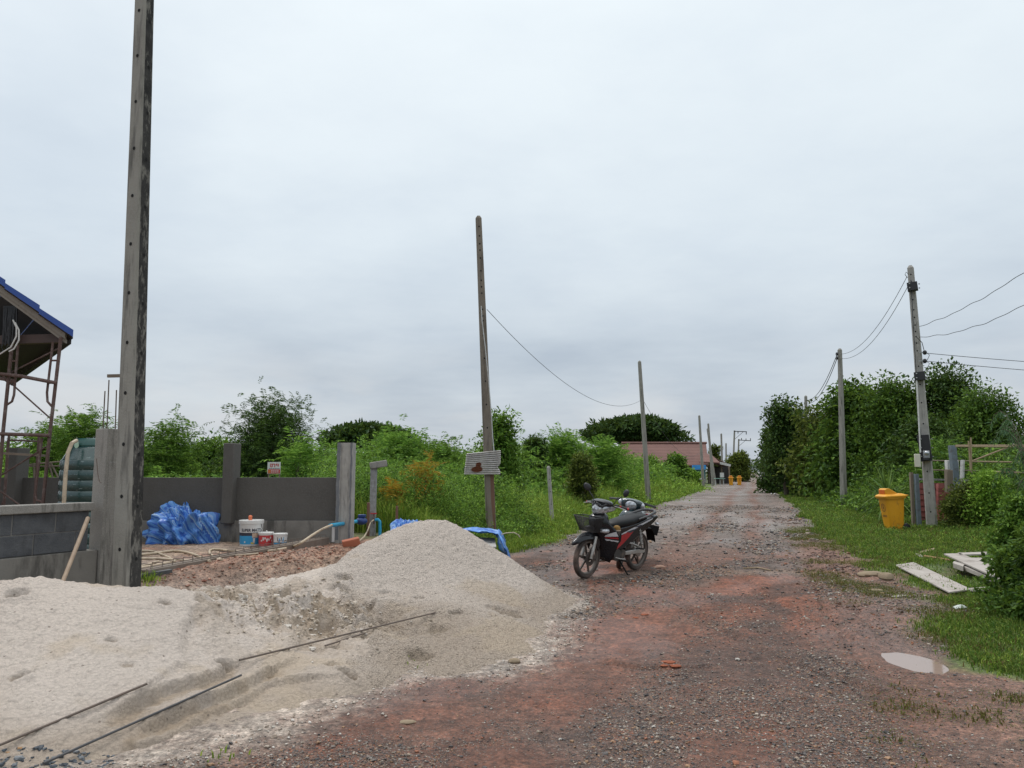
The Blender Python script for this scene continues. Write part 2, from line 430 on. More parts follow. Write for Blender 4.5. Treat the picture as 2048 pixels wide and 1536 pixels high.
def sand(x, y):
    z = sand0(x, y)
    cd, _ = sdist(x, y, CRUST)                     # >0: right of the crust edge seen from the road
    left = (cd < 0)
    nz = (fbm(x * 6, y * 6, 2, 33) - .5) * .05
    crust = sst(-.02, .05, -cd + nz)
    dig = np.exp(-np.min([((x - a) / .75) ** 2 + ((y - b) / .9) ** 2 for a, b in DIGP], axis=0))
    dig = dig * (1 - crust)
    pile = sst(-.2, .3, x - (-2.2 + (9.3 - y) * .33))
    rg = 1 - np.abs(2 * fbm(x * 3.2 + .5 * y, y * 2.2, 4, 21) - 1)
    cl = fbm(x * 14, y * 14, 3, 23)
    z = z + dig * ((rg - .72) * .46 + (cl - .5) * .14) + crust * .04 * np.exp(-np.abs(cd) / .5) - .02
    pit = fbm(x * 26, y * 26, 2, 41); pit2 = vn(x * 46, y * 46, 44)
    z = z + (np.abs(2 * fbm(x * 15, y * 15, 2, 41) - 1) - .3) * .022 * (1 - .6 * pile) + (pit2 - .5) * .011
    z = z + pile * ((fbm(x * 28, y * 28, 2, 47) - .5) * .034 + (fbm(x * 2.2, y * 2.2, 3, 48) - .5) * .05)
    z = z + (fbm(x * 2, y * 2, 3, 51) - .5) * .05
    for L, h in ((L1, .045), (L2, .05), (L3, .03)):
        d, u = sdist(x, y, L); fade = np.exp(-np.abs(d) / .16) * sst(0, .3, u) * (1 - .0 * u)
        z = z + h * fade * np.where(np.abs(d) < .7, np.tanh((d + (fbm(x * 9, y * 9, 2, 61) - .5) * .05) / .015), 0)
    for a, b, r, dp in DENTS:
        q = np.hypot((x - a) / r, (y - b) / (r * .8)) + (fbm(x * 12, y * 12, 2, 71) - .5) * .7
        z = z - dp * (1 - sst(.6, 1.05, q)) + dp * .35 * np.exp(-((q - 1.25) / .25) ** 2)
    return z
def surf(x, y): return np.maximum(terrain(x, y), sand(x, y))
def ts(px, py, fn=None): return hit(px, py, fn or surf)
def hz_(x, y): return float(surf(np.array([x]), np.array([y]))[0])
def tz_(x, y): return float(terrain(np.array([x]), np.array([y]))[0])

# ------------------------------------------------------------------ ground material
def ground_material(name, pebble_scale=38, bump=.9):
    m, nt, b = _mat(name)
    at1 = nt.nodes.new('ShaderNodeAttribute'); at1.attribute_name = 'Col'
    at2 = nt.nodes.new('ShaderNodeAttribute'); at2.attribute_name = 'Msk'     # r: pebbles g: wet b: clod
    sp = nt.nodes.new('ShaderNodeSeparateColor'); nt.links.new(at2.outputs['Color'], sp.inputs[0])
    tc = nt.nodes.new('ShaderNodeTexCoord'); P = tc.outputs['Object']
    nf = noise(nt, 60, 5, .7, vec=P); nb = noise(nt, 9, 5, .65, vec=P)
    v1 = ramp(nt, nf, [(.3, .5), (.5, 1.0), (.7, 1.5)]); v2 = ramp(nt, nb, [(.32, .60), (.5, 1.0), (.68, 1.42)])
    c = mixrgb(nt, 1, at1.outputs['Color'], v1, 'MULTIPLY'); c = mixrgb(nt, 1, c, v2, 'MULTIPLY')
    nm = noise(nt, 26, 4, .6, vec=P); c = mixrgb(nt, 1, c, ramp(nt, nm, [(.34, .55), (.5, 1.0), (.66, 1.4)]), 'MULTIPLY')
    nl = noise(nt, 2.6, 5, .68, vec=P); c = mixrgb(nt, 1, c, ramp(nt, nl, [(.34, .70), (.5, 1.0), (.66, 1.28)]), 'MULTIPLY')
    hs = []
    for sc, lo in ((pebble_scale, .30), (pebble_scale * 2.1, .42)):
        vo = nt.nodes.new('ShaderNodeTexVoronoi'); vo.inputs['Scale'].default_value = sc; nt.links.new(P, vo.inputs['Vector'])
        msk = ramp(nt, vo.outputs['Distance'], [(lo * .8, 1.0), (lo * 1.25, 0.0)])
        sc2 = nt.nodes.new('ShaderNodeSeparateColor'); nt.links.new(vo.outputs['Color'], sc2.inputs[0])
        pc = ramp(nt, sc2.outputs[0], [(0, (.04, .036, .035)), (.3, (.11, .09, .08)), (.55, (.19, .14, .105)), (.75, (.26, .14, .08)), (.9, (.26, .235, .21)), (1.0, (.34, .32, .29))])
        pm = nt.nodes.new('ShaderNodeMath'); pm.operation = 'MULTIPLY'; nt.links.new(msk, pm.inputs[0])
        ex = ramp(nt, sc2.outputs[1], [(.18, 0.0), (.28, 1.0)])
        pm2 = nt.nodes.new('ShaderNodeMath'); pm2.operation = 'MULTIPLY'; nt.links.new(ex, pm2.inputs[0]); nt.links.new(sp.outputs[0], pm2.inputs[1]); nt.links.new(pm2.outputs[0], pm.inputs[1])
        c = mixrgb(nt, pm.outputs[0], c, pc); hs.append(pm.outputs[0])
    nt.links.new(c, b.inputs['Base Color'])
    ro = nt.nodes.new('ShaderNodeMapRange'); ro.inputs[3].default_value = .88; ro.inputs[4].default_value = .22; nt.links.new(sp.outputs[1], ro.inputs[0]); nt.links.new(ro.outputs[0], b.inputs['Roughness'])
    b.inputs['Specular IOR Level'].default_value = .4
    hh = nt.nodes.new('ShaderNodeMath'); hh.operation = 'ADD'; nt.links.new(hs[0], hh.inputs[0]); nt.links.new(hs[1], hh.inputs[1])
    h2 = nt.nodes.new('ShaderNodeMath'); h2.operation = 'MULTIPLY_ADD'; nt.links.new(nf, h2.inputs[0]); h2.inputs[1].default_value = 1.0; nt.links.new(hh.outputs[0], h2.inputs[2])
    bp = nt.nodes.new('ShaderNodeBump'); bp.inputs['Strength'].default_value = bump; bp.inputs['Distance'].default_value = .012
    nt.links.new(h2.outputs[0], bp.inputs['Height']); nt.links.new(bp.outputs[0], b.inputs['Normal'])
    return m
M_GROUND = ground_material('bare_earth')

def gmask_right(x, y):
    t, s = road_t(x, y), road_s(x, y)
    n = (fbm(x * 1.1, y * 1.1, 4, 101) - .5) * (1.9 + 1.2 * (1 - sst(7, 13, s))) * np.clip(1.2 - s / 60, .25, 1)
    t0 = 1.75 - .40 * sst(9, 24, s)
    return sst(0, .55, t - t0 + n * .7)
def gmask_left(x, y):
    t, s = road_t(x, y), road_s(x, y)
    n = (fbm(x * 1.0, y * 1.0, 4, 103) - .5) * 1.6
    return sst(0, .5, -4.15 - t + n * .6) * sst(12.2, 13.2, y + n * .8 - .35 * x) * (1 - sst(.1, .5, plateau(x, y)) * (y < 12.6))
def ground_colour(x, y):
    t, s = road_t(x, y), road_s(x, y); N = lambda a, b, k, o=4: fbm(t * a, s * b, o, k)
    dist = np.hypot(x, y)
    c = np.tile(np.array((.185, .105, .078)), (len(x), 1))
    c = mixc(c, (.135, .112, .10), sst(.46, .56, N(.75, .3, 201)) * .9)
    c = mixc(c, (.205, .165, .14), sst(.56, .64, N(1.6, .9, 202)) * .55)
    c = mixc(c, (.245, .105, .065), sst(.50, .66, N(.8, .45, 203)) * .85)
    c = mixc(c, (.27, .10, .055), sst(.64, .72, N(2.6, 1.9, 204)) * .65)
    c = mixc(c, (.06, .053, .05), sst(.52, .66, N(1.3, .6, 205)) * .7)
    near = 1 - sst(6, 10, s)
    c = mixc(c, (.12, .070, .052), near * .45)
    # far road: pale gravel, two brown wheel tracks
    far = sst(11, 24, s)
    c = mixc(c, (.25, .232, .215), far * .8)
    wob = .18 * np.sin(s * .13) + (fbm(s * .3, t * .2, 2, 207) - .5) * .5
    for tc in (-.1, -1.45):
        c = mixc(c, (.20, .105, .075), np.clip(far * 1.2, 0, 1) * .95 * np.exp(-((t - tc + wob) / .26) ** 2))
    c = mixc(c, (.19, .112, .085), sst(16, 10, s) * 0 + .7 * np.exp(-((t - 1.05) / .5) ** 2) * (1 - far * .6))
    # pale crossing band and red scrape beside the motorcycle
    c = mixc(c, (.28, .215, .165), .75 * np.exp(-((y - (12.0 + .05 * x)) / .28) ** 2) * sst(1.6, 2.2, x) * (1 - sst(4.6, 5.2, x)) * (.4 + N(2, 2, 209)))
    c = mixc(c, (.24, .11, .075), .85 * np.exp(-((y - 10.3) / .8) ** 2 - ((x - 1.75) / .55) ** 2) * (.5 + N(3, 2, 211)))
    c = c * (np.array((.77, .67, .62)) * (1 - far)[:, None] + np.array((.80, .77, .75)) * far[:, None])
    # right fringe: pinkish mud
    c = mixc(c, (.20, .115, .085), sst(.7, 1.5, t + (N(1, .8, 213) - .5)) * (1 - far) * .8)
    gr = np.clip(gmask_right(x, y) + gmask_left(x, y), 0, 1)
    c = mixc(c, (.10, .11, .04), gr * .9); c = mixc(c, (.085, .135, .035), gr * sst(.4, .6, N(2, 2, 215)) * .8)
    lot = sst(-5.6, -7, t) * sst(15.5, 18, y); c = mixc(c, (.06, .075, .03), lot)
    # building site: tan dirt and red fill
    pl = plateau(x, y)
    pc = np.tile(np.array((.30, .215, .155)), (len(x), 1)); pc = mixc(pc, (.26, .125, .08), sst(.48, .6, N(1.2, 1.2, 217)) * .8); pc = mixc(pc, (.20, .15, .115), sst(.5, .62, N(2.1, 2.1, 219)) * .6)
    pc = mixc(pc, (.27, .15, .10), np.clip(1.2 * np.exp(-(((x + 2.55 - (y - 9.6) * .75) / .5) ** 2 + ((y - 9.7) / 1.4) ** 2)), 0, 1) * .9)
    pl = pl * (1 - sst(12.4, 13.2, y))
    c = c * (1 - pl[:, None]) + pc * pl[:, None]
    # sand washed out round the heap
    S = np.where(dist < 14, sand0(x, y), -1)
    nn = .5 * fbm(x * 5, y * 5, 4, 221) + .5 * fbm(x * 16, y * 16, 3, 222)
    wash = np.clip(sst(-.16, .02, S + (nn - .5) * .16), 0, 1) * (.55 + .8 * (nn - .3))
    c = mixc(c, (.40, .345, .29), np.clip(wash, 0, .95) * (1 - pl))
    peb = np.clip(.35 + 1.1 * (N(.9, .4, 223) - .4) * 2 + .25 * near, .1, 1) * (1 - gr * .8) * (1 - .75 * np.clip(wash, 0, 1)) * (1 - .6 * pl)
    peb = peb * (1 - .6 * sst(.53, .66, N(.8, .45, 203)))
    wet = np.clip(sst(.5, .66, N(.7, .5, 225)) * .55 + .25 * near, 0, .8) * (1 - gr)
    wl = np.exp(-((S + .02) / .03) ** 2) * sst(6.6, 6.0, y) * sst(.40, .55, fbm(x * 1.5, y * 1.5, 3, 227)); wet = np.maximum(wet, np.where(S > -.5, wl, 0))
    return c, np.stack([peb, wet, gr], 1)

def axis(lo, a, b, hi, h, r):
    mid = list(np.arange(a, b, h)); up = []; p = b; d = h
    while p < hi: up.append(p); d *= r; p += d
    up.append(hi); dn = []; p = a - h; d = h
    while p > lo: dn.append(p); d *= r; p -= d
    dn.append(lo)
    return np.array(dn[::-1] + mid + up)
gx = axis(-1500, -5.2, 5.4, 1500, .018, 1.028); gy = axis(-60, 3.6, 11, 3000, .018, 1.026)
nx, ny = len(gx), len(gy)
GX, GY = np.meshgrid(gx, gy); X, Y = GX.ravel(), GY.ravel()
Z = terrain(X, Y)
Z = np.where(np.hypot(X, Y) > 300, np.minimum(Z, .0) - .0, Z)
c_, m_ = ground_colour(X, Y)
i = np.arange((ny - 1) * (nx - 1)); r_, q_ = i // (nx - 1), i % (nx - 1); a_ = r_ * nx + q_
FQ = np.stack([a_, a_ + 1, a_ + nx + 1, a_ + nx], 1)
cx, cy = X[FQ].mean(1), Y[FQ].mean(1)
tt, ss_ = road_t(cx, cy), road_s(cx, cy)
edge = (fbm(cx * .8, cy * .8, 3, 301) - .5) * .8
is_road = (tt > -4.2 + edge) & (tt < 1.5 + edge + .5 * (1 - sst(9, 24, ss_))) & (plateau(cx, cy) < .5) & (ss_ < 420)
def sub(mask):
    f = FQ[mask]; u, inv = np.unique(f, return_inverse=True)
    return np.stack([X[u], Y[u], Z[u]], 1), inv.reshape(-1, 4), {'Col': c_[u], 'Msk': m_[u]}
for nm, mk in (('road', is_road), ('ground', ~is_road)):
    v, f, col = sub(mk)
    tag(link(nm, npmesh(nm, v, f, [M_GROUND], True, col)), kind='structure',
        label='wet red clay and gravel lane running to the horizon' if nm == 'road' else 'grassy verges and bare building plot beside the lane')

# ------------------------------------------------------------------ sand heap and crushed stone heap
def sand_material(name, coarse):
    m, nt, b = _mat(name)
    at1 = nt.nodes.new('ShaderNodeAttribute'); at1.attribute_name = 'Col'
    tc = nt.nodes.new('ShaderNodeTexCoord'); P = tc.outputs['Object']
    nf = noise(nt, 85 if coarse else 150, 4, .75, vec=P)
    v1 = ramp(nt, nf, [(.28, .55 if coarse else .78), (.5, 1.0), (.75, 1.28 if coarse else 1.15)])
    c = mixrgb(nt, 1, at1.outputs['Color'], v1, 'MULTIPLY')
    vo = nt.nodes.new('ShaderNodeTexVoronoi'); vo.inputs['Scale'].default_value = 55 if coarse else 30; nt.links.new(P, vo.inputs['Vector'])
    sc2 = nt.nodes.new('ShaderNodeSeparateColor'); nt.links.new(vo.outputs['Color'], sc2.inputs[0])
    sel = ramp(nt, sc2.outputs[0], [(.80 if coarse else .955, 0.0), (.83 if coarse else .965, 1.0)])
    msk = ramp(nt, vo.outputs['Distance'], [(.2, 1.0), (.34, 0.0)])
    k = nt.nodes.new('ShaderNodeMath'); k.operation = 'MULTIPLY'; nt.links.new(sel, k.inputs[0]); nt.links.new(msk, k.inputs[1])
    k2 = nt.nodes.new('ShaderNodeMath'); k2.operation = 'MULTIPLY'; k2.inputs[1].default_value = .75; nt.links.new(k.outputs[0], k2.inputs[0])
    c = mixrgb(nt, k2.outputs[0], c, (.16, .13, .105))
    nt.links.new(c, b.inputs['Base Color']); b.inputs['Roughness'].default_value = .93; b.inputs['Specular IOR Level'].default_value = .25
    v3 = nt.nodes.new('ShaderNodeTexVoronoi'); v3.inputs['Scale'].default_value = 60 if coarse else 42; nt.links.new(P, v3.inputs['Vector'])
    ad = nt.nodes.new('ShaderNodeMath'); ad.operation = 'MULTIPLY_ADD'; nt.links.new(v3.outputs['Distance'], ad.inputs[0]); ad.inputs[1].default_value = -1.1; nt.links.new(nf, ad.inputs[2])
    c = mixrgb(nt, 1, c, ramp(nt, v3.outputs['Distance'], [(.25, 1.05), (.8, .80 if coarse else .90)]), 'MULTIPLY'); nt.links.new(c, b.inputs['Base Color'])
    bp = nt.nodes.new('ShaderNodeBump'); bp.inputs['Strength'].default_value = 1; bp.inputs['Distance'].default_value = .016 if coarse else .010
    nt.links.new(ad.outputs[0], bp.inputs['Height']); nt.links.new(bp.outputs[0], b.inputs['Normal'])
    return m
sx = np.arange(-6.6, 1.0, .0145); sy = np.arange(3.3, 12.2, .0145)
GX, GY = np.meshgrid(sx, sy); X, Y = GX.ravel(), GY.ravel(); nx, ny = len(sx), len(sy)
Z = sand(X, Y); Tz = terrain(X, Y)
i = np.arange((ny - 1) * (nx - 1)); a_ = (i // (nx - 1)) * nx + i % (nx - 1)
FQ = np.stack([a_, a_ + 1, a_ + nx + 1, a_ + nx], 1)
ok = ((Z - Tz)[FQ] > -.05).any(1)
FQ = FQ[ok]; cx, cy = X[FQ].mean(1), Y[FQ].mean(1)
pile = cx > -2.2 + (9.3 - cy) * .33 + (fbm(cx * 2, cy * 2, 3, 311) - .5) * .5
dig = np.exp(-np.min([((X - a) / .8) ** 2 + ((Y - b) / .95) ** 2 for a, b in DIGP], axis=0))
cd, _ = sdist(X, Y, CRUST)
sc_ = np.tile(np.array((.57, .50, .44)), (len(X), 1))
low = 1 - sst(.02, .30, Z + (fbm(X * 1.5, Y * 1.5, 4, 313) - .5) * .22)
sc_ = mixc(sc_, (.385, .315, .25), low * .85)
sc_ = mixc(sc_, (.35, .275, .20), dig * (cd > 0) * sst(.42, .6, fbm(X * 5, Y * 5, 4, 315)) * .9)
sc_ = mixc(sc_, (.48, .39, .29), sst(.6, .72, fbm(X * 1.7, Y * 1.7, 4, 317)) * .5)
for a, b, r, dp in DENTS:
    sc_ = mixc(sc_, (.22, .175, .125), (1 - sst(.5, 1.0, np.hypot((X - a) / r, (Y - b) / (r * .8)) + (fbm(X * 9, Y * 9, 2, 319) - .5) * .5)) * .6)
for L in (L1, L2):
    d, u = sdist(X, Y, L); sc_ = mixc(sc_, (.33, .255, .18), np.exp(-((d + .06) / .06) ** 2) * .7 * sst(.35, .55, fbm(X * 8, Y * 8, 3, 321)))
wet = np.exp(-((Z - Tz) / .02) ** 2)
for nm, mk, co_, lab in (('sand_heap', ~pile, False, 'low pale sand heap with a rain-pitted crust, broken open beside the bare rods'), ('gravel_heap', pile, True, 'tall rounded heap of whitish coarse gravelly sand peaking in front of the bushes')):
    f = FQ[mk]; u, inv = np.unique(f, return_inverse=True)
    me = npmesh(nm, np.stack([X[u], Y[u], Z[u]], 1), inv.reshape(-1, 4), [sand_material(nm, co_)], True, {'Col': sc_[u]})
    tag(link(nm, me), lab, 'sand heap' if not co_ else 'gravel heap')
del GX, GY
# ------------------------------------------------------------------ loose stones
def stone_mesh(name, P, size, cols, seed, flat=.55, mat=None):
    rg = np.random.default_rng(seed); n = len(P)
    base = np.array([(1, 0, 0), (0, 1, 0), (-1, 0, 0), (0, -1, 0), (.55, .55, .75), (-.6, .5, .8), (-.5, -.6, .7), (.55, -.5, .8), (0, 0, -.7)], float)
    fs = np.array([(0, 1, 4), (1, 2, 5), (2, 3, 6), (3, 0, 7), (0, 4, 7), (1, 5, 4), (2, 6, 5), (3, 7, 6), (4, 5, 6), (4, 6, 7), (1, 0, 8), (2, 1, 8), (3, 2, 8), (0, 3, 8)])
    V = base[None] * rg.uniform(.6, 1.25, (n, 9, 1)) * np.stack([np.ones(n), rg.uniform(.6, .95, n), rg.uniform(flat * .6, flat * 1.2, n)], 1)[:, None]
    a = rg.uniform(0, 6.28, n); c, s = np.cos(a), np.sin(a)
    V = np.stack([V[..., 0] * c[:, None] - V[..., 1] * s[:, None], V[..., 0] * s[:, None] + V[..., 1] * c[:, None], V[..., 2]], -1) * size[:, None, None] + P[:, None]
    Fc = (fs[None] + (np.arange(n) * 9)[:, None, None]).reshape(-1, 3)
    col = np.repeat(cols[:, None], 9, 1).reshape(-1, 3)
    return npmesh(name, V.reshape(-1, 3), Fc, [mat], False, {'Col': col})
def attr_mat(name, rough=.8, bump=.3):
    m, nt, b = _mat(name); a = nt.nodes.new('ShaderNodeAttribute'); a.attribute_name = 'Col'
    v = ramp(nt, noise(nt, 90, 4, .7), [(.3, .7), (.7, 1.3)])
    nt.links.new(mixrgb(nt, 1, a.outputs['Color'], v, 'MULTIPLY'), b.inputs['Base Color']); b.inputs['Roughness'].default_value = rough
    return m
M_STONE = attr_mat('loose_stone', .7)
PAL = np.array([(.045, .042, .043), (.085, .076, .072), (.14, .115, .10), (.21, .165, .125), (.27, .16, .09), (.27, .105, .055), (.31, .26, .21), (.36, .335, .30)])
n = 290000
yy = 3.6 * (36 / 3.6) ** RNG.random(n); xx = RNG.uniform(-.85, .85, n) * yy
t_, s_ = road_t(xx, yy), road_s(xx, yy)
dens = np.clip((fbm(t_ * .9, s_ * .4, 4, 223) - .40) * 6, .12, 1) * (1 - .75 * sst(.53, .66, fbm(t_ * .8, s_ * .45, 4, 203)))
keep = (RNG.random(n) < dens) & (sand0(xx, yy) < -.03) & (plateau(xx, yy) < .1) & (gmask_right(xx, yy) < .3) & (np.hypot(xx - 3.33, (yy - 6.62) * .9) > .38)
xx, yy = xx[keep], yy[keep]; n = len(xx)
sz = np.clip(RNG.lognormal(-5.0, .45, n), .003, .026) * np.clip(yy / 6.5, .8, 3.2)
pr = np.array([.12, .2, .22, .16, .10, .05, .1, .05]); cc = PAL[RNG.choice(8, n, p=pr)] * RNG.uniform(.8, 1.2, (n, 1))
tag(link('gravel', stone_mesh('gravel', np.stack([xx, yy, terrain(xx, yy) + sz * .1], 1), sz, cc, 3, .6, M_STONE)), 'loose brown, grey and orange gravel scattered over the wet lane', 'gravel', kind='stuff')
# red brick-like rubble on the fill beside the beam
n = 4600
yy = RNG.normal(9.6, 1.1, n); xx = -2.6 + (yy - 9.6) * .75 + RNG.normal(0, .5, n)
k = (sand0(xx, yy) < terrain(xx, yy) + .02) & (yy > 6.9) & (yy < 12); xx, yy = xx[k], yy[k]; n = len(xx)
sz = np.clip(RNG.lognormal(-4.7, .55, n), .004, .035)
RP = np.array([(.26, .085, .045), (.24, .12, .075), (.20, .09, .055), (.36, .27, .20), (.17, .11, .08)])
tag(link('red_rubble', stone_mesh('red_rubble', np.stack([xx, yy, terrain(xx, yy)], 1), sz, RP[RNG.choice(5, n)] * RNG.uniform(.7, 1.2, (n, 1)), 4, .6, M_STONE)), 'broken red brick rubble strewn over the fill behind the sand', 'rubble', kind='stuff')
# blue-black crushed stone by the lower left corner
n = 420; pp = [(RNG.uniform(-250, 235), 1536 + RNG.normal(0, 26)) for _ in range(n)]
P = np.array([ts(a, min(max(b, 1494 + abs(a - 60) * .12), 1600)) for a, b in pp]); sz = np.clip(RNG.lognormal(-4.25, .35, n), .007, .03)
DP = np.array([(.04, .05, .062), (.06, .075, .09), (.10, .115, .13), (.16, .17, .18), (.28, .16, .07)])
tag(link('crushed_stone', stone_mesh('crushed_stone', P, sz, DP[RNG.choice(5, n, p=[.33, .32, .2, .12, .03])], 5, .6, M_STONE)), 'blue-black crushed stone spilled at the foot of the sand', 'gravel', kind='stuff')
# clods in the dug part of the sand
n = 1500; P = []
ca = np.array(DIGP); q = RNG.integers(0, 3, n); xx = ca[q, 0] + RNG.normal(0, .42, n); yy = ca[q, 1] + RNG.normal(0, .5, n)
k = (sdist(xx, yy, CRUST)[0] > .02); xx, yy = xx[k], yy[k]; n = len(xx); sz = np.clip(RNG.lognormal(-4.3, .5, n), .005, .04)
SP_ = np.array([(.50, .46, .41), (.40, .34, .27), (.46, .40, .33)])
tag(link('sand_clods', stone_mesh('sand_clods', np.stack([xx, yy, sand(xx, yy)], 1), sz, SP_[RNG.choice(3, n)], 6, .7, attr_mat('clod', .95))), 'crumbled clods of damp sand in the dug hollow', 'clods', kind='stuff')
# pale grains strewn round the foot of the heaps
A_ = np.random.default_rng(16); xx = A_.uniform(-3.2, 1.0, 60000); yy = A_.uniform(3.9, 10.2, 60000); S_ = sand0(xx, yy); pr = np.exp(-((S_ + .03) / .07) ** 2) * (S_ < .02) * .32
k = (A_.random(60000) < pr) & (plateau(xx, yy) < .3); xx, yy = xx[k], yy[k]; n = len(xx); sz = np.clip(A_.lognormal(-5.1, .4, n), .003, .016)
GP_ = np.array([(.50, .45, .39), (.40, .34, .28), (.56, .52, .47), (.28, .22, .17)])
tag(link('sand_grains', stone_mesh('sand_grains', np.stack([xx, yy, terrain(xx, yy) + sz * .2], 1), sz, GP_[A_.choice(4, n)], 17, .7, M_STONE)), 'pale coarse grains strewn round the foot of the heaps', 'grit', kind='stuff')
# muddy clods churned up along the right fringe
A_ = np.random.default_rng(15); n = 2600; s_ = 9.5 * (27 / 9.5) ** A_.random(n); t_ = 1.15 + .35 * (s_ - 15) * -.03 + A_.normal(0, .28, n); xx, yy = from_ts(t_, s_)
k = fbm(xx * 1.4, yy * 1.4, 3, 431) > .47; xx, yy = xx[k], yy[k]; n = len(xx); sz = np.clip(A_.lognormal(-3.9, .5, n), .008, .05)
CP_ = np.array([(.10, .052, .036), (.14, .072, .05), (.075, .045, .034)])
tag(link('mud_clods', stone_mesh('mud_clods', np.stack([xx, yy, terrain(xx, yy)], 1), sz, CP_[A_.choice(3, n)], 9, .5, M_STONE)), 'dark churned mud clods along the right-hand rut of the lane', 'mud', kind='stuff')
# puddle
a = np.linspace(0, 2 * math.pi, 49)[:-1]; pz = tz_(3.33, 6.60) + .021
mb = MB(); mb.add([(3.33 + .25 * math.cos(t), 6.60 + .42 * math.sin(t), pz) for t in a], [list(range(48))])
mw, nt, b = _mat('muddy_water'); b.inputs['Base Color'].default_value = (.27, .19, .15, 1); b.inputs['Roughness'].default_value = .05
tag(mb.build('puddle', mw, smooth=False), 'small pinkish muddy puddle by the grass edge', 'puddle', kind='structure')
# ------------------------------------------------------------------ foliage builders
def unit(v): return v / np.maximum(np.linalg.norm(v, axis=-1, keepdims=True), 1e-9)
def leaf_quads(P, D, U, L, Wd, fold=.25, droop=.0):
    """one folded 4-corner leaf per row: base P, direction D, up-ish U"""
    D = unit(D); S = unit(np.cross(D, U)); Nn = np.cross(S, D)
    L = np.broadcast_to(L, (len(P),))[:, None]; Wd = np.broadcast_to(Wd, (len(P),))[:, None]
    mid = P + D * L * .45 + Nn * L * fold * .25
    tip = P + D * L - Nn * L * droop
    V = np.stack([P, mid + S * Wd / 2, tip, mid - S * Wd / 2], 1).reshape(-1, 3)
    return V
def quads(n, off=0): return np.arange(n * 4, dtype=np.int32).reshape(-1, 4) + off
def rnd_dirs(n, up=0.0, rg=RNG):
    d = unit(rg.normal(size=(n, 3))); d[:, 2] += up; return unit(d)
def leaf_cloud(P, L, W, rg, up=.15, droop=.1, out=None, outw=.6):
    n = len(P); D = rnd_dirs(n, up, rg)
    if out is not None: D = unit(D + out * outw)
    U = unit(np.stack([rg.normal(0, .5, n), rg.normal(0, .5, n), np.ones(n)], 1))
    return leaf_quads(P, D, U, L * rg.uniform(.65, 1.3, n), W * rg.uniform(.7, 1.25, n), droop=droop)
def fronds(B, A, L, rg, pairs=8, pin=.11, wid=.03, sag=.35):
    """feathery leaves: base B, azimuth/elevation direction A (unit), length L"""
    n = len(B); t = (np.arange(pairs) + .8) / pairs
    S = unit(np.cross(A, np.array([0, 0, 1.0]) + 1e-6)); Upv = np.cross(S, A)
    pos = B[:, None] + A[:, None] * (L[:, None] * t)[..., None] - np.array([0, 0, 1.0]) * (sag * L[:, None] * t ** 2)[..., None]
    Vs = []
    for sgn in (-1, 1):
        D = unit(S[:, None] * sgn + A[:, None] * .45 - np.array([0, 0, .25]) + rg.normal(0, .12, (n, pairs, 3)))
        ll = pin * (L[:, None] / L.mean()) * np.sin(np.clip(t * 2.6 + .35, 0, 3.0)) * rg.uniform(.8, 1.2, (n, pairs))
        P = pos.reshape(-1, 3)
        U = np.repeat(Upv, pairs, 0) + rg.normal(0, .2, (n * pairs, 3))
        Vs.append(leaf_quads(P, D.reshape(-1, 3), U, ll.ravel(), (wid * (ll / ll.max() * .6 + .4)).ravel(), fold=.1, droop=.12))
    return np.concatenate(Vs)
def blob_clumps(rg, n, h0, h1, rx, ry, shape=1.0, lump=.3):
    """clump centres on an uneven dome"""
    u = rg.uniform(0, 2 * math.pi, n); v = rg.uniform(0, 1, n) ** .7
    rr = np.sqrt(1 - (2 * v - 1) ** 2) if shape > 1 else np.cos((v) * math.pi / 2) ** .6
    rad = rg.uniform(.35, 1, n) ** .45
    lum = 1 + lump * np.sin(u * 3 + v * 5 + rg.uniform(0, 6)) * .5 + rg.normal(0, lump * .25, n)
    return np.stack([np.cos(u) * rr * rad * rx * lum, np.sin(u) * rr * rad * ry * lum, h0 + (h1 - h0) * v * np.minimum(lum, 1.04)], 1)
def trunk_mb(h, r, limbs, rg, lean=(0, 0), z0=-.15):
    mb = MB(); top = Vector((lean[0], lean[1], h))
    pts = [Vector((0, 0, z0)) + (top - Vector((0, 0, z0))) * k / 5 + Vector((rg.normal(0, .02) * h, rg.normal(0, .02) * h, 0)) * (k > 0) for k in range(6)]
    mb.tube(pts, [r * (1.25 - .75 * k / 5) for k in range(6)], 8)
    for c in limbs:
        k = rg.uniform(.25, .95); p = pts[0].lerp(pts[-1], k); c = Vector(c); r0 = r * (.55 - .3 * k)
        m = p.lerp(c, .5) + Vector((rg.normal(0, .06), rg.normal(0, .06), .12 * (c - p).length))
        mb.tube([p, m, c], [r0, r0 * .6, r0 * .15], 5)
    return mb
def clump_leaves(C, per, spread, L, W, rg, up=.1, droop=.1, flat=.7):
    n = len(C) * per; P = np.repeat(C, per, 0); off = unit(rg.normal(size=(n, 3))) * (rg.random((n, 1)) ** .45) * spread * 1.75 * np.array([1, 1, flat]); 
    sc = np.repeat(rg.uniform(.6, 1.35, len(C)), per)[:, None]
    P = P + off * sc
    return leaf_cloud(P, L, W, rg, up, droop, unit(off + 1e-6), .7)
M_BARK = pmat('bark', (.10, .075, .055), (.17, .14, .11), 14, .9, .6, 30)
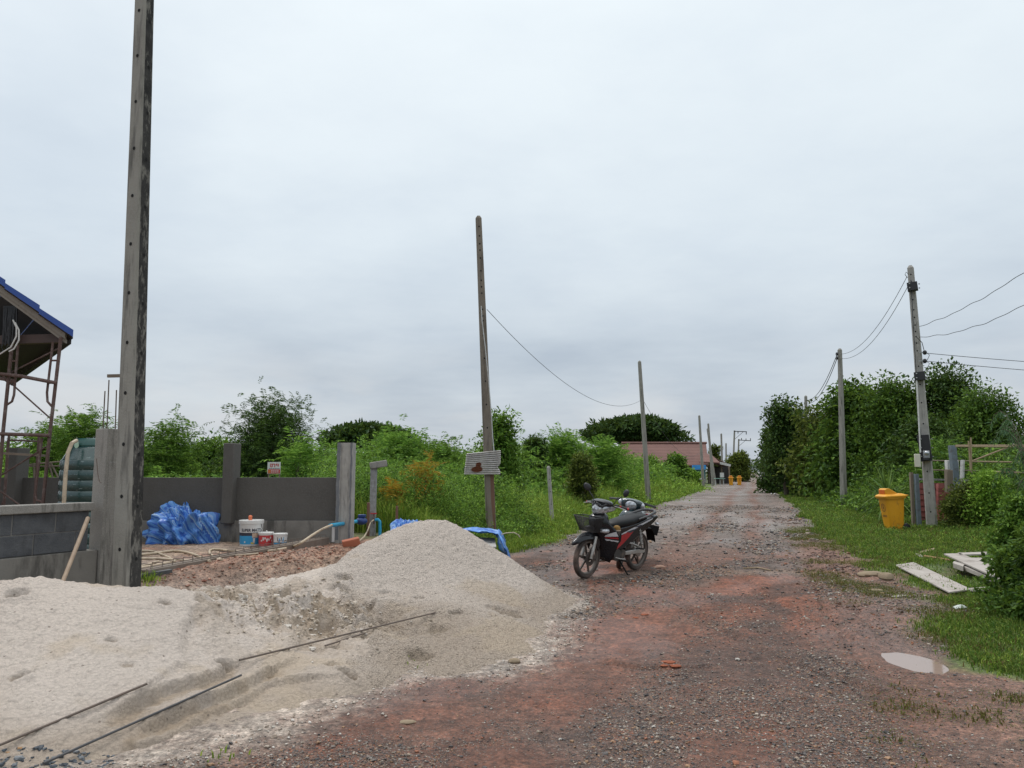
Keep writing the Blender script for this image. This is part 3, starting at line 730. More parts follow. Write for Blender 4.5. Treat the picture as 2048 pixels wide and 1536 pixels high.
LM = dict(
    dark=leafmat('leaf_dark', (0.026, 0.061, 0.018), (0.046, 0.096, 0.023), (0.083, 0.141, 0.033), .22, .5),
    mid=leafmat('leaf_mid', (0.065, 0.152, 0.027), (0.115, 0.232, 0.037), (0.204, 0.320, 0.058), .30, .5),
    light=leafmat('leaf_light', (0.127, 0.264, 0.039), (0.204, 0.367, 0.053), (0.305, 0.448, 0.076), .35, .5),
    olive=leafmat('leaf_olive', (0.051, 0.083, 0.020), (0.096, 0.128, 0.028), (0.179, 0.205, 0.045), .28, .55),
    feather=leafmat('leaf_feathery', (0.105, 0.247, 0.043), (0.170, 0.336, 0.058), (0.254, 0.400, 0.076), .38, .55),
    vine=leafmat('leaf_vine', (0.039, 0.094, 0.019), (0.072, 0.150, 0.024), (0.129, 0.215, 0.038), .28, .5),
    yellow=leafmat('leaf_yellow', (0.512, 0.256, 0.032), (0.384, 0.256, 0.038), (0.205, 0.230, 0.038), .35, .6),
    rain=leafmat('leaf_umbrella', (0.023, 0.058, 0.019), (0.041, 0.087, 0.023), (0.064, 0.109, 0.028), .18, .6),
    grass=leafmat('grass_blade', (0.144, 0.264, 0.033), (0.212, 0.328, 0.045), (0.322, 0.367, 0.076), .35, .6, .8),
    verge=leafmat('verge_blade', (0.064, 0.154, 0.026), (0.109, 0.198, 0.032), (0.179, 0.211, 0.051), .30, .6, .9),
    dry=leafmat('dry_stem', (0.192, 0.115, 0.058), (0.128, 0.109, 0.038), (0.115, 0.128, 0.038), .2, .8),
    blue=leafmat('leaf_bluish', (0.058, 0.122, 0.070), (0.077, 0.154, 0.077), (0.115, 0.192, 0.090), .3, .5),
)
def crown(name, V, mat, parent, mid=None):
    return link(name, npmesh(name, V, quads(len(V) // 4), mat if isinstance(mat, (list, tuple)) else [mat], False, midx=mid), parent)
def tree(name, label, x, y, h, rx, seed, kind='leafy', mat='mid', leaf=.12, dens=1.0, ry=None, base=.12, cat='tree', group=None, h0=None, clumps=None, spread=None, lump=.35, trunk_r=None, z=None):
    rg = np.random.default_rng(seed); ry = ry or rx
    z = tz_(x, y) if z is None else z
    t = thing(name, label, cat, (x, y, z), 0, group)
    h0 = h * base if h0 is None else h0
    ncl = clumps or int(58 * dens)
    sp = spread or (.15 * (rx + h * .3))
    C = blob_clumps(rg, ncl, h0, h - sp * 1.35, max(rx * .5, rx - sp * 1.35), max(ry * .5, ry - sp * 1.35), 1.0 if base < .3 else 1.2, lump)
    if kind == 'leafy':
        V = clump_leaves(C, int(150 * dens), sp, leaf * 1.25, leaf * .68, rg)
    elif kind == 'large':
        V = clump_leaves(C, int(80 * dens), sp, leaf * 1.8, leaf * .95, rg, 0, .3)
    elif kind == 'feather':
        per = int(20 * dens); n = len(C) * per
        B = np.repeat(C, per, 0) + rg.normal(size=(n, 3)) * sp * np.array([1, 1, .7])
        A = unit(rnd_dirs(n, .25, rg) + unit(B - np.array([0, 0, h * .4])) * .5)
        V = fronds(B, A, rg.uniform(.7, 1.3, n) * leaf * 3.2, rg, 7, leaf * 1.0, leaf * .30)
    elif kind == 'umbrella':
        C[:, 2] = h * (.60 + .36 * (1 - (np.hypot(C[:, 0] / rx, C[:, 1] / ry)).clip(0, 1) ** 2) * rg.uniform(.75, 1.05, len(C)))
        V = clump_leaves(C, int(150 * dens), sp * 1.1, leaf, leaf * .55, rg, flat=.35)
    crown('crown', V, LM[mat], t)
    trunk_mb(h * .62, trunk_r or max(.03, h * .022), C[rg.choice(len(C), min(14, len(C)), replace=False)], rg).build('trunk', M_BARK, t)
    return t
# ------------------------------------------------------------------ trees that stand out
def px_tree(name, label, px, Y, top, half, seed, **kw):
    g = at(px, 943, Y); x = g.x; z = tz_(x, Y)
    h = at(px, top, Y).z - z; rx = half * Y / 1550
    return tree(name, label, x, Y, h, rx, seed, z=z, **kw)
px_tree('leafy_tree', 'thin feathery tree showing between the scaffold legs', 100, 24, 838, 62, 21, kind='feather', mat='mid', leaf=.13, dens=.9, base=.3)
px_tree('leafy_tree', 'open-branched tree above the dark green water tank', 166, 23, 820, 60, 22, kind='feather', mat='mid', leaf=.14, dens=.75, base=.45, lump=.6)
px_tree('leafy_tree', 'light open tree just right of the tall stained pole', 335, 24, 838, 80, 23, kind='feather', mat='mid', leaf=.14, dens=1.0, base=.15)
px_tree('bushy_tree', 'large dark round-headed tree behind the cement wall', 545, 25, 784, 118, 24, kind='feather', mat='dark', leaf=.125, dens=1.9, base=.05, lump=.5)
px_tree('bushy_tree', 'lower dark tree between the big round tree and the pale end pillar', 425, 27, 868, 75, 25, kind='leafy', mat='mid', leaf=.13, dens=1.1, base=.02, lump=.6)
px_tree('feathery_shrub', 'bright green feathery shrub beside the red and white sign', 600, 19.5, 868, 46, 26, kind='feather', mat='feather', leaf=.15, dens=.55, base=.1, cat='shrub')
px_tree('umbrella_tree', 'dark flat-topped tree over the bushes right of the pale end pillar', 735, 60, 856, 95, 27, kind='umbrella', mat='rain', leaf=.42, dens=1.6)
px_tree('bushy_tree', 'pale green rounded tree left of the leaning pole', 800, 32, 858, 80, 28, kind='feather', mat='feather', leaf=.17, dens=1.3, base=.02)
px_tree('bushy_tree', 'olive bushy tree left of the corrugated sheet', 880, 30, 878, 55, 128, kind='feather', mat='mid', leaf=.17, dens=.9, base=.02)
px_tree('leafy_tree', 'slender leafy tree rising behind the leaning pole', 1000, 27, 812, 50, 29, kind='leafy', mat='mid', leaf=.12, dens=.95, base=.2, lump=.7)
px_tree('bushy_tree', 'dark tree right of the corrugated sheet', 1068, 33, 872, 40, 30, kind='leafy', mat='dark', leaf=.14, dens=.9, base=.02)
px_tree('feathery_shrub', 'tall feathery shrub between the leaning pole and the house', 1125, 34, 862, 48, 31, kind='feather', mat='feather', leaf=.19, dens=1.0, base=.03, cat='shrub')
px_tree('feathery_shrub', 'broad feathery shrub left of the slim grey pole', 1205, 36, 878, 60, 32, kind='feather', mat='feather', leaf=.2, dens=1.1, base=.02, cat='shrub')
px_tree('round_bush', 'dark rounded bush with yellowish top behind the tall grass', 1165, 27, 905, 38, 33, kind='leafy', mat='olive', leaf=.09, dens=1.0, base=.02, cat='bush')
px_tree('umbrella_tree', 'great dark umbrella-shaped tree behind the red-roofed house', 1268, 125, 842, 96, 34, kind='umbrella', mat='rain', leaf=.75, dens=2.3)
px_tree('feathery_shrub', 'green feathery shrub in front of the brown roof', 1225, 46, 893, 42, 35, kind='feather', mat='feather', leaf=.24, dens=.8, base=.02, cat='shrub')
px_tree('round_bush', 'leafy bush under the house eave left of the slim poles', 1352, 70, 905, 32, 36, kind='leafy', mat='mid', leaf=.26, dens=.7, base=.02, cat='bush')
px_tree('bushy_tree', 'pale-flowered bushy tree at the end of the veranda roof', 1477, 118, 900, 30, 37, kind='leafy', mat='olive', leaf=.36, dens=.9, base=.02)
px_tree('leafy_tree', 'small pointed tree behind the house gable', 1432, 135, 890, 18, 38, kind='leafy', mat='olive', leaf=.4, dens=.6, base=.02)
px_tree('round_bush', 'bush in front of the whitewashed house wall, left of the arched windows', 1305, 74, 914, 34, 39, kind='leafy', mat='mid', leaf=.26, dens=.8, base=.02, cat='bush')
px_tree('round_bush', 'low bush hiding the foot of the blue sheet by the house', 1384, 80, 938, 20, 40, kind='leafy', mat='light', leaf=.26, dens=.6, base=.02, cat='bush')
# right-hand belt
px_tree('leafy_tree', 'dark upright tree nearest the far end of the lane', 1572, 50, 792, 60, 41, kind='large', mat='dark', leaf=.14, dens=1.5, base=.02, lump=.5)
px_tree('leafy_tree', 'lower dark tree stepping down to the lane at the left end of the right-hand trees', 1548, 57, 858, 34, 140, kind='large', mat='dark', leaf=.17, dens=1.0, base=.02, lump=.6)
px_tree('leafy_tree', 'yellowish-green tree left of the second right-hand pole', 1640, 46, 797, 78, 42, kind='large', mat='olive', leaf=.16, dens=1.2, base=.02, lump=.6)
px_tree('leafy_tree', 'large-leaved lime-tinged tree behind the second right-hand pole', 1720, 40, 760, 108, 43, kind='large', mat='vine', leaf=.17, dens=1.5, base=.03, lump=.5)
px_tree('leafy_tree', 'dense dark tree left of the meter pole', 1795, 37, 748, 105, 44, kind='leafy', mat='vine', leaf=.15, dens=1.6, base=.02, lump=.5)
px_tree('bushy_tree', 'tall dark tree with a flat tuft behind the bamboo rails', 1905, 36, 728, 105, 45, kind='leafy', mat='dark', leaf=.15, dens=1.7, base=.02, lump=.6)
px_tree('vine_tree', 'vine-smothered dome of a tree at the far right', 1985, 31, 765, 108, 46, kind='leafy', mat='vine', leaf=.12, dens=1.9, base=.01, lump=.3)
px_tree('leafy_tree', 'low dark tree filling the gap behind the meter pole', 1850, 30, 815, 92, 47, kind='leafy', mat='dark', leaf=.13, dens=1.2, base=.01, lump=.4)
px_tree('feathery_shrub', 'feathery green shrub behind the steel posts', 1880, 27, 880, 70, 48, kind='feather', mat='mid', leaf=.16, dens=1.0, base=.01, cat='shrub')
px_tree('round_bush', 'scrambling bush growing over the heap of red roof tiles', 1920, 19.5, 960, 50, 49, kind='leafy', mat='olive', leaf=.06, dens=1.0, base=.01, cat='bush')
px_tree('round_bush', 'low yellowish bush by the bamboo rails', 1975, 19, 935, 55, 50, kind='leafy', mat='light', leaf=.065, dens=.9, base=.01, cat='bush', lump=.6)
px_tree('round_bush', 'bright bush at the right edge behind the planks', 2035, 14.5, 985, 62, 51, kind='leafy', mat='mid', leaf=.065, dens=1.0, base=.01, cat='bush')
# dark glossy shrub at the right edge of the photo
tree('garden_shrub', 'big dark glossy-leaved shrub at the right edge near the camera', 5.85, 7.95, 1.28, .80, 52, kind='leafy', mat='vine', leaf=.062, dens=2.0, base=.0, cat='shrub', clumps=170, spread=.13, ry=1.3)
# weeping shrub leaning in from the right
def weeping():
    rg = np.random.default_rng(77); x, y = at(2075, 943, 15).x, 15.0
    t = thing('weeping_shrub', 'blue-green weeping shrub with narrow drooping leaves at the right edge', 'shrub', (x, y, tz_(x, y)))
    Vs = []; mb = MB()
    for k in range(24):
        a = rg.uniform(0, 6.28); top = np.array([math.cos(a) * rg.uniform(.1, .5), math.sin(a) * rg.uniform(.1, .5), rg.uniform(1.6, 3.2)])
        e = top + np.array([math.cos(a) * .5, math.sin(a) * .5, -.7]); 
        pts = [(1 - u) ** 2 * np.zeros(3) + 2 * u * (1 - u) * top * 1.15 + u * u * e for u in np.linspace(0, 1, 9)]
        mb.tube([Vector(p) for p in pts], [.012 * (1 - .1 * i) for i in range(9)], 5)
        P = np.array([pts[int(i)] + (pts[min(int(i) + 1, 8)] - pts[int(i)]) * (i % 1) for i in rg.uniform(2.2, 8, 85)])
        D = unit(rg.normal(0, .5, (85, 3)) + np.array([0, 0, -.9])); U = rnd_dirs(85, 0, rg)
        Vs.append(leaf_quads(P, D, U, rg.uniform(.1, .2, 85), rg.uniform(.012, .022, 85)))
    crown('crown', np.concatenate(Vs), LM['blue'], t); mb.build('stems', M_BARK, t)
weeping()
# yellow-leaved shrubs
for px, Y, top, hf, sd, lb in ((852, 15.3, 915, 42, 61, 'orange-yellow withered feathery shrub between the pump post and the leaning pole'), (787, 14.6, 962, 20, 62, 'small orange-yellow sprig above the short wooden stake')):
    px_tree('yellowed_shrub', lb, px, Y, top, hf, sd, kind='feather', mat='yellow', leaf=.105, dens=.42 if hf > 20 else .25, base=.5, cat='shrub', clumps=12)
# spiky screw-pine behind the near bin
def rosette():
    rg = np.random.default_rng(5); g = at(1772, 943, 22.5); z = tz_(g.x, 22.5)
    t = thing('screw_pine', 'spiky sword-leaved plant behind the near orange bin', 'plant', (g.x, 22.5, z))
    n = 90; a = rg.uniform(0, 6.28, n); el = rg.uniform(-.35, 1.35, n); L = rg.uniform(.75, 1.15, n); Vs = []
    seg = 6; V = []; Fq = []
    for k in range(n):
        d = np.array([math.cos(a[k]) * math.cos(el[k]), math.sin(a[k]) * math.cos(el[k]), math.sin(el[k])]); s = np.array([-math.sin(a[k]), math.cos(a[k]), 0])
        o = len(V); b0 = np.array([0, 0, .75 + rg.uniform(-.2, .2)])
        for i in range(seg + 1):
            u = i / seg; p = b0 + d * L[k] * u - np.array([0, 0, 1]) * .38 * L[k] * u ** 2.2 * math.cos(el[k]); w = .032 * (1 - u ** 2.5) + .002
            V += [p - s * w, p + np.array([0, 0, -.012]), p + s * w]
        for i in range(seg): q = o + 3 * i; Fq += [(q, q + 1, q + 4, q + 3), (q + 1, q + 2, q + 5, q + 4)]
    link('leaves', npmesh('leaves', V, Fq, [leafmat('leaf_sword', (.07, .145, .035), (.10, .18, .05), (.17, .24, .07), .3, .45)], True), t)
    mb = MB(); mb.tube([(0, 0, -.1), (.02, 0, .4), (0, 0, .85)], [.09, .07, .06], 8); mb.build('stem', M_BARK, t)
rosette()
# ------------------------------------------------------------------ thickets nobody could count
def thicket(name, label, XY, seed, hfun, parts):
    rg = np.random.default_rng(seed); Vs = []; ids = []; mats = []
    x, y = XY[:, 0], XY[:, 1]; g = terrain(x, y); hh = hfun(x, y, rg)
    kinds = rg.choice(len(parts), len(x), p=[p[0] for p in parts])
    for ki, (pr, kind, mat, lf, k) in enumerate(parts):
        m = kinds == ki; P = np.stack([x[m], y[m], g[m]], 1); h = hh[m]; n = len(P); d = np.linalg.norm(P[:, :2], axis=1); sc = np.clip(d / 18, .75, 3.2)
        if kind == 'leaf':
            u = rg.uniform(0, 1, (n, k)) ** .6
            Q = P[:, None] + np.stack([rg.normal(0, .17, (n, k)) * sc[:, None], rg.normal(0, .17, (n, k)) * sc[:, None], h[:, None] * (u * 1.02)], -1)
            V = leaf_cloud(Q.reshape(-1, 3), np.repeat(lf * sc, k), np.repeat(lf * .52 * sc, k), rg, .2, .15)
        elif kind == 'frond':
            u = rg.uniform(.25, 1, (n, k)); Q = P[:, None] + np.stack([rg.normal(0, .10, (n, k)) * h[:, None], rg.normal(0, .10, (n, k)) * h[:, None], h[:, None] * u], -1)
            A = rnd_dirs(n * k, .55, rg); V = fronds(Q.reshape(-1, 3), A, np.repeat(lf * sc, k) * rg.uniform(.7, 1.3, n * k), rg, 7, lf * .33 * 1.0 * np.mean(sc), lf * .10 * np.mean(sc))
        elif kind == 'blade':
            n2 = n * k; Q = np.repeat(P, k, 0) + np.concatenate([rg.normal(0, .06, (n2, 2)), np.zeros((n2, 1))], 1)
            V = blades(Q, np.repeat(h, k) * rg.uniform(.5, 1.2, n2), .007 * np.repeat(sc, k), rg, .75)
        Vs.append(V); ids.append(np.full(len(V) // 4, len(mats))); mats.append(LM[mat])
    V = np.concatenate(Vs)
    o = link(name, npmesh(name, V, quads(len(V) // 4), mats, False, midx=np.concatenate(ids)))
    return tag(o, label, 'undergrowth', kind='stuff')
def blades(P, h, w, rg, bend=.6):
    """arching blades: two quads each"""
    n = len(P); a = rg.uniform(0, 6.28, n); d = np.stack([np.cos(a), np.sin(a), np.zeros(n)], 1); s = np.stack([-np.sin(a), np.cos(a), np.zeros(n)], 1)
    f = rg.uniform(0, 6.28, n); s = np.stack([np.cos(f), np.sin(f), np.zeros(n)], 1)
    b = rg.uniform(.15, 1, n) * bend; z = np.array([0, 0, 1.0]); w = np.broadcast_to(w, (n,))
    p1 = P + d * (h * b * .28)[:, None] + z * (h * .6)[:, None]; p2 = P + d * (h * b)[:, None] + z * (h * (1 - b * .35))[:, None]
    sw = s * w[:, None]
    A = np.stack([P - sw, P + sw, p1 + sw * .8, p1 - sw * .8], 1); B = np.stack([p1 - sw * .8, p1 + sw * .8, p2 + sw * .12, p2 - sw * .12], 1)
    return np.stack([A, B], 1).reshape(-1, 3)
def scatter(n, tlo, thi, slo, shi, seed, p=1.6):
    rg = np.random.default_rng(seed); t = rg.uniform(tlo, thi, n); s = slo * (shi / slo) ** (rg.random(n) ** (1 / p) if p else rg.random(n)); x, y = from_ts(t, s); return np.stack([x, y], 1)
# left lot: from behind the site across to the lane
A = np.random.default_rng(1); n = 21000
Yv = 14.6 * (75 / 14.6) ** A.random(n); Xv = A.uniform(-.80, .36, n) * Yv
tv = road_t(Xv, Yv); k = (tv < -5.9 - .012 * Yv) & ((Yv > 18.2) | (Xv > -2.4 - (Yv - 14.6) * .3)) & (Yv > 14.8 + np.maximum(0, -1.2 - Xv) * .1); XY = np.stack([Xv[k], Yv[k]], 1)
def hl(x, y, rg):
    t = road_t(x, y); e = sst(-5.8, -9.5, t)
    return (.35 + .75 * fbm(x * .45, y * .45, 3, 401) + 1.35 * sst(21, 33, y) * (.1 + 1.2 * fbm(x * .35, y * .25, 3, 403))) * (.55 + .75 * e) * rg.uniform(.7, 1.25, len(x))
thicket('undergrowth', 'dense green thicket of weeds and feathery saplings on the vacant lot left of the lane', XY, 81, hl,
        [(.50, 'leaf', 'mid', .085, 22), (.16, 'leaf', 'light', .09, 18), (.24, 'frond', 'feather', .30, 9), (.10, 'leaf', 'dark', .09, 22)])
# bright grass in the clearing behind the cement wall and tall grass along the left verge
A = np.random.default_rng(2); n = 9000
Yv = A.uniform(15.5, 22, n); Xv = A.uniform(-.72, -.27, n) * Yv; P1 = np.stack([Xv, Yv], 1)
P2 = scatter(16000, -8.6, -4.3, 12.6, 75, 3, 1.0); k = gmask_left(P2[:, 0], P2[:, 1]) > .4
def hg(x, y, rg):
    t, s = road_t(x, y), road_s(x, y); e = sst(-4.2, -6.2, t)
    return np.where(t > -9, (.10 + .62 * e * (.5 + fbm(x * .7, y * .7, 3, 405))) , .7) * rg.uniform(.7, 1.3, len(x))
thicket('tall_grass', 'tall arching bright green grass along the left verge and behind the wall', np.concatenate([P1, P2[k]]), 83, hg, [(.72, 'blade', 'grass', 0, 11), (.2, 'blade', 'verge', 0, 11), (.08, 'leaf', 'light', .06, 14)])
# leafy weeds massed in front of the leaning pole
A = np.random.default_rng(12); n = 5200; Yv = A.uniform(14.2, 19.5, n); Xv = A.uniform(-4.0, .6, n); tv = road_t(Xv, Yv)
k = (tv < -5.0) & (Yv > 14.3 + .4 * fbm(Xv, Yv, 2, 5)) & (np.hypot(Xv + .4, Yv - 15.6) > .35); P8 = np.stack([Xv[k], Yv[k]], 1)
thicket('undergrowth', 'leafy dark and bright weeds massed in front of the leaning pole', P8, 84, lambda x, y, rg: (.35 + .75 * sst(-5.0, -6.2, road_t(x, y)) * (.5 + fbm(x * .9, y * .9, 3, 419))) * rg.uniform(.6, 1.2, len(x)), [(.52, 'leaf', 'mid', .06, 24), (.22, 'leaf', 'light', .06, 20), (.14, 'frond', 'feather', .24, 7), (.12, 'leaf', 'dark', .06, 24)])
# right belt: low hedge of mixed leaves in front of the trees
A = np.random.default_rng(4); P3 = scatter(5200, 3.6, 11, 21, 90, 5, 1.0)
k = (P3[:, 1] > 24.5) | (road_t(P3[:, 0], P3[:, 1]) > 6.2); P3 = P3[k]; P3 = P3[(road_t(P3[:, 0], P3[:, 1]) > 3.4 + (np.clip(30 - P3[:, 1], 0, 10)) * .12)]
def hr(x, y, rg):
    t = road_t(x, y); return (.35 + 1.15 * sst(3.4, 6.5, t) + .7 * fbm(x * .35, y * .35, 3, 407) * sst(3.8, 5, t)) * rg.uniform(.65, 1.2, len(x))
thicket('undergrowth', 'dark green tangled undergrowth at the foot of the right-hand trees', P3, 85, hr, [(.40, 'leaf', 'dark', .085, 24), (.34, 'leaf', 'mid', .085, 22), (.20, 'frond', 'mid', .28, 9), (.06, 'leaf', 'light', .09, 16)])
# weeds round the junk by the meter pole and under the right edge
A = np.random.default_rng(6); P4 = np.stack([A.uniform(9.5, 17, 1500), A.uniform(15, 21, 1500)], 1); P4 = P4[(road_t(P4[:, 0], P4[:, 1]) > 4.7)]
thicket('weeds', 'straggling weeds among the tiles and posts by the meter pole', P4, 87, lambda x, y, rg: (.15 + .55 * sst(4.7, 7, road_t(x, y)) * fbm(x, y, 3, 409)) * rg.uniform(.6, 1.3, len(x)), [(.45, 'leaf', 'mid', .06, 22), (.2, 'leaf', 'olive', .055, 20), (.25, 'blade', 'verge', 0, 14), (.1, 'blade', 'dry', 0, 12)])
# mown verge on the right
A = np.random.default_rng(8); n = 60000
s_ = 5.2 * (75 / 5.2) ** A.random(n); t_ = A.uniform(.9, 7.5, n); x_, y_ = from_ts(t_, s_)
k = A.random(n) < gmask_right(x_, y_) ** 1.5 * (.18 + .82 * sst(.36, .56, fbm(x_ * .9, y_ * .9, 4, 421) + .10 * sst(2.2, 3.5, t_))); k &= np.hypot(x_ - 3.33, (y_ - 6.6) * .65) > .42; P5 = np.stack([x_[k], y_[k]], 1)
thicket('verge_grass', 'short green grass of the right-hand verge', P5, 89, lambda x, y, rg: (.045 + .05 * fbm(x * 1.2, y * 1.2, 3, 411) + .12 * sst(4.2, 6, road_t(x, y)) * fbm(x, y, 2, 413)) * rg.uniform(.6, 1.4, len(x)) * np.clip(y / 12, .8, 1.5), [(.62, 'blade', 'verge', 0, 9), (.20, 'blade', 'grass', 0, 8), (.05, 'leaf', 'mid', .03, 6), (.13, 'blade', 'dry', 0, 6)])
# broad-leaved weeds dotted through the verge
A = np.random.default_rng(18); n = 2400; s_ = 6.5 * (40 / 6.5) ** A.random(n); t_ = A.uniform(2.2, 7, n); x_, y_ = from_ts(t_, s_); k = (fbm(x_ * .8, y_ * .8, 3, 433) > .50) & (gmask_right(x_, y_) > .6)
thicket('verge_weeds', 'patches of broad-leaved weeds in the right-hand verge', np.stack([x_[k], y_[k]], 1), 94, lambda x, y, rg: (.05 + .10 * fbm(x, y, 2, 435)) * rg.uniform(.6, 1.5, len(x)), [(.5, 'leaf', 'mid', .045, 12), (.25, 'leaf', 'light', .04, 10), (.25, 'leaf', 'olive', .035, 12)])
# creeping brownish weeds on the muddy fringe
A = np.random.default_rng(9); n = 34000
s_ = 4.6 * (24 / 4.6) ** A.random(n); t_ = A.uniform(.7, 2.6, n); x_, y_ = from_ts(t_, s_)
nn = fbm(x_ * 1.5, y_ * 1.5, 4, 415); k = (A.random(n) < sst(.50, .62, nn + .04 * (t_ - 1.5))) & (np.hypot(x_ - 3.33, (y_ - 6.62) * .95) > .46); P6 = np.stack([x_[k], y_[k]], 1)
thicket('creeping_weeds', 'low brownish creeping weeds in patches on the muddy fringe', P6, 91, lambda x, y, rg: .034 * rg.uniform(.5, 1.5, len(x)), [(.62, 'leaf', 'olive', .012, 12), (.14, 'blade', 'dry', 0, 7), (.24, 'leaf', 'verge', .012, 10)])
# grass tuft by the stained pole and sprigs on the sand edge
P7 = [];
for px, py, r, nn in ((290, 1160, .07, 60), (222, 1170, .05, 30), (800, 1322, .03, 5), (455, 1515, .02, 4), (1005, 1065, .3, 60)):
    c_ = ts(px, py); 
    for _ in range(nn): P7.append((c_.x + random.gauss(0, r), c_.y + random.gauss(0, r)))
P7 = np.array(P7)
tag(thicket('grass_tuft', 'sparse grass tufts at the pole foot and along the sand edge', P7, 93, lambda x, y, rg: .06 * rg.uniform(.5, 1.4, len(x)) * np.clip(y / 7, .6, 1.6), [(1.0, 'blade', 'grass', 0, 4)]), cat='grass')
# distant wooded horizon
A = np.random.default_rng(10); n = 900; a = np.sort(A.uniform(-.9, .95, n)); d = A.uniform(230, 420, n)
C = np.stack([a * d, d, np.full(n, 0.)], 1); hgt = 3.0 + 6 * fbm(a * 14, a * 0, 3, 417) + 4 * np.exp(-((a - .325) / .015) ** 2)
k = np.abs(road_t(C[:, 0], C[:, 1]) + 1.3) > 7; C, hgt, d = C[k], hgt[k], d[k]; n = len(C)
e = A.uniform(.285, .35, 70); C = np.concatenate([C, np.stack([e * 480, np.full(70, 480.), np.zeros(70)], 1)]); hgt = np.concatenate([hgt, 5 + 4 * A.random(70)]); n = len(C)
Q = np.repeat(C, 60, 0) + np.stack([A.normal(0, 3.2, n * 60), A.normal(0, 3, n * 60), np.repeat(hgt, 60) * A.random(n * 60) ** .7], 1)
V = leaf_cloud(Q, .9, .5, A, .2, .1)
tag(link('far_woods', npmesh('far_woods', V, quads(len(V) // 4), [LM['rain']], False)), 'far dark line of trees along the horizon', 'woods', kind='stuff')
# ------------------------------------------------------------------ materials for the built things
M_CONC = pmat('concrete', (.27, .255, .23), (.19, .18, .165), 5, .92, .5, 40, stain=(.10, .095, .085), sscale=3.5, sstretch=(3, 3, .5), fine=(120, (.32, .305, .28)))
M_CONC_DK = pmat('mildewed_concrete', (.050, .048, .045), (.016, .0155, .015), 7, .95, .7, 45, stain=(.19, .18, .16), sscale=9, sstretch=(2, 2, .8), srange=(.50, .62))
M_CONC_POLE = pmat('weathered_pole_concrete', (.31, .295, .26), (.235, .222, .195), 4, .93, .5, 50, stain=(.11, .105, .095), sscale=4, sstretch=(3, 3, .3), fine=(90, (.28, .27, .245)))
M_CONC_LT = pmat('pale_precast', (.40, .385, .355), (.30, .29, .27), 6, .9, .4, 50, stain=(.17, .165, .155), sscale=5, sstretch=(4, 4, .5))
M_RENDER = pmat('fresh_cement_render', (.104, .097, .087), (.078, .073, .066), 2.2, .85, .35, 30, fine=(40, (.10, .095, .088)))
M_PLINTH = pmat('plinth_concrete', (.235, .22, .198), (.165, .155, .138), 3, .9, .4, 40, stain=(.09, .084, .075), sscale=2.2, sstretch=(2, 2, .6), srange=(.5, .62))
M_BLOCK = pmat('grey_blockwork', (.115, .12, .128), (.075, .08, .088), 9, .95, .9, 70, stain=(.055, .055, .058), sscale=3)
M_MORTAR = pmat('mortar', (.20, .195, .185), (.13, .125, .12), 12, .95, .8, 60)
M_BROWNPOLE = pmat('brownish_pole_concrete', (.24, .205, .165), (.17, .145, .118), 3, .92, .5, 40, stain=(.10, .085, .07), sscale=3, sstretch=(3, 3, .3))
M_RUST = pmat('rusty_steel', (.13, .085, .075), (.09, .05, .04), 14, .75, .4, 60, stain=(.20, .16, .15), sscale=8)
M_REBAR = pmat('rebar', (.105, .085, .072), (.16, .12, .095), 20, .7, .3, 80)
M_WOOD = pmat('weathered_timber', (.24, .195, .15), (.16, .125, .095), 4, .85, .4, 30, stretch=(1, 1, .15))
M_REDWOOD = pmat('red_brown_timber', (.20, .105, .07), (.14, .075, .05), 5, .8, .4, 30, stretch=(3, 3, .3))
M_BLUEROOF = pmat('blue_roof', (.030, .085, .33), (.025, .07, .28), 3, .6, .05)
M_FASCIA = pmat('grey_fascia', (.30, .265, .225), (.24, .21, .18), 3, .75, .2, 20)
M_DARK = pmat('black_plastic', (.012, .012, .014), (.02, .02, .022), 6, .45)
M_DARK_AND_SHADE = pmat('dark_parts_and_shade', (.035, .032, .03), (.022, .02, .02), 4, .9)  # near-black: shade under roofs and in voids as colour, plus dark steel parts
M_CREAM = pmat('cream_hose', (.52, .43, .31), (.42, .34, .245), 5, .55, .1, stain=(.25, .19, .13), sscale=6)
M_BLUEPIPE = pmat('blue_pvc', (.03, .36, .58), (.02, .30, .50), 8, .35)
M_NAVY = pmat('navy_plastic', (.02, .06, .22), (.015, .04, .16), 8, .4)
M_WHITE = pmat('white_plastic', (.68, .68, .66), (.58, .57, .55), 7, .45, stain=(.38, .35, .31), sscale=4, srange=(.58, .75))
M_REDP = pmat('red_print', (.55, .05, .055), (.45, .04, .045), 7, .45)
M_CYAN = pmat('cyan_print', (.04, .33, .62), (.03, .28, .55), 7, .4)
M_INK = pmat('dark_ink', (.03, .032, .05), (.04, .04, .06), 7, .5)
M_BLACKHOLE = pmat('hole_dark', (.012, .012, .012), (.01, .01, .01), 4, 1)
M_GALV = pmat('galvanised', (.36, .37, .375), (.26, .27, .275), 6, .45, .1, 30, metal=.55)
M_PVC = pmat('pale_pvc', (.60, .61, .60), (.50, .50, .49), 8, .4, stain=(.3, .29, .26), sscale=7)

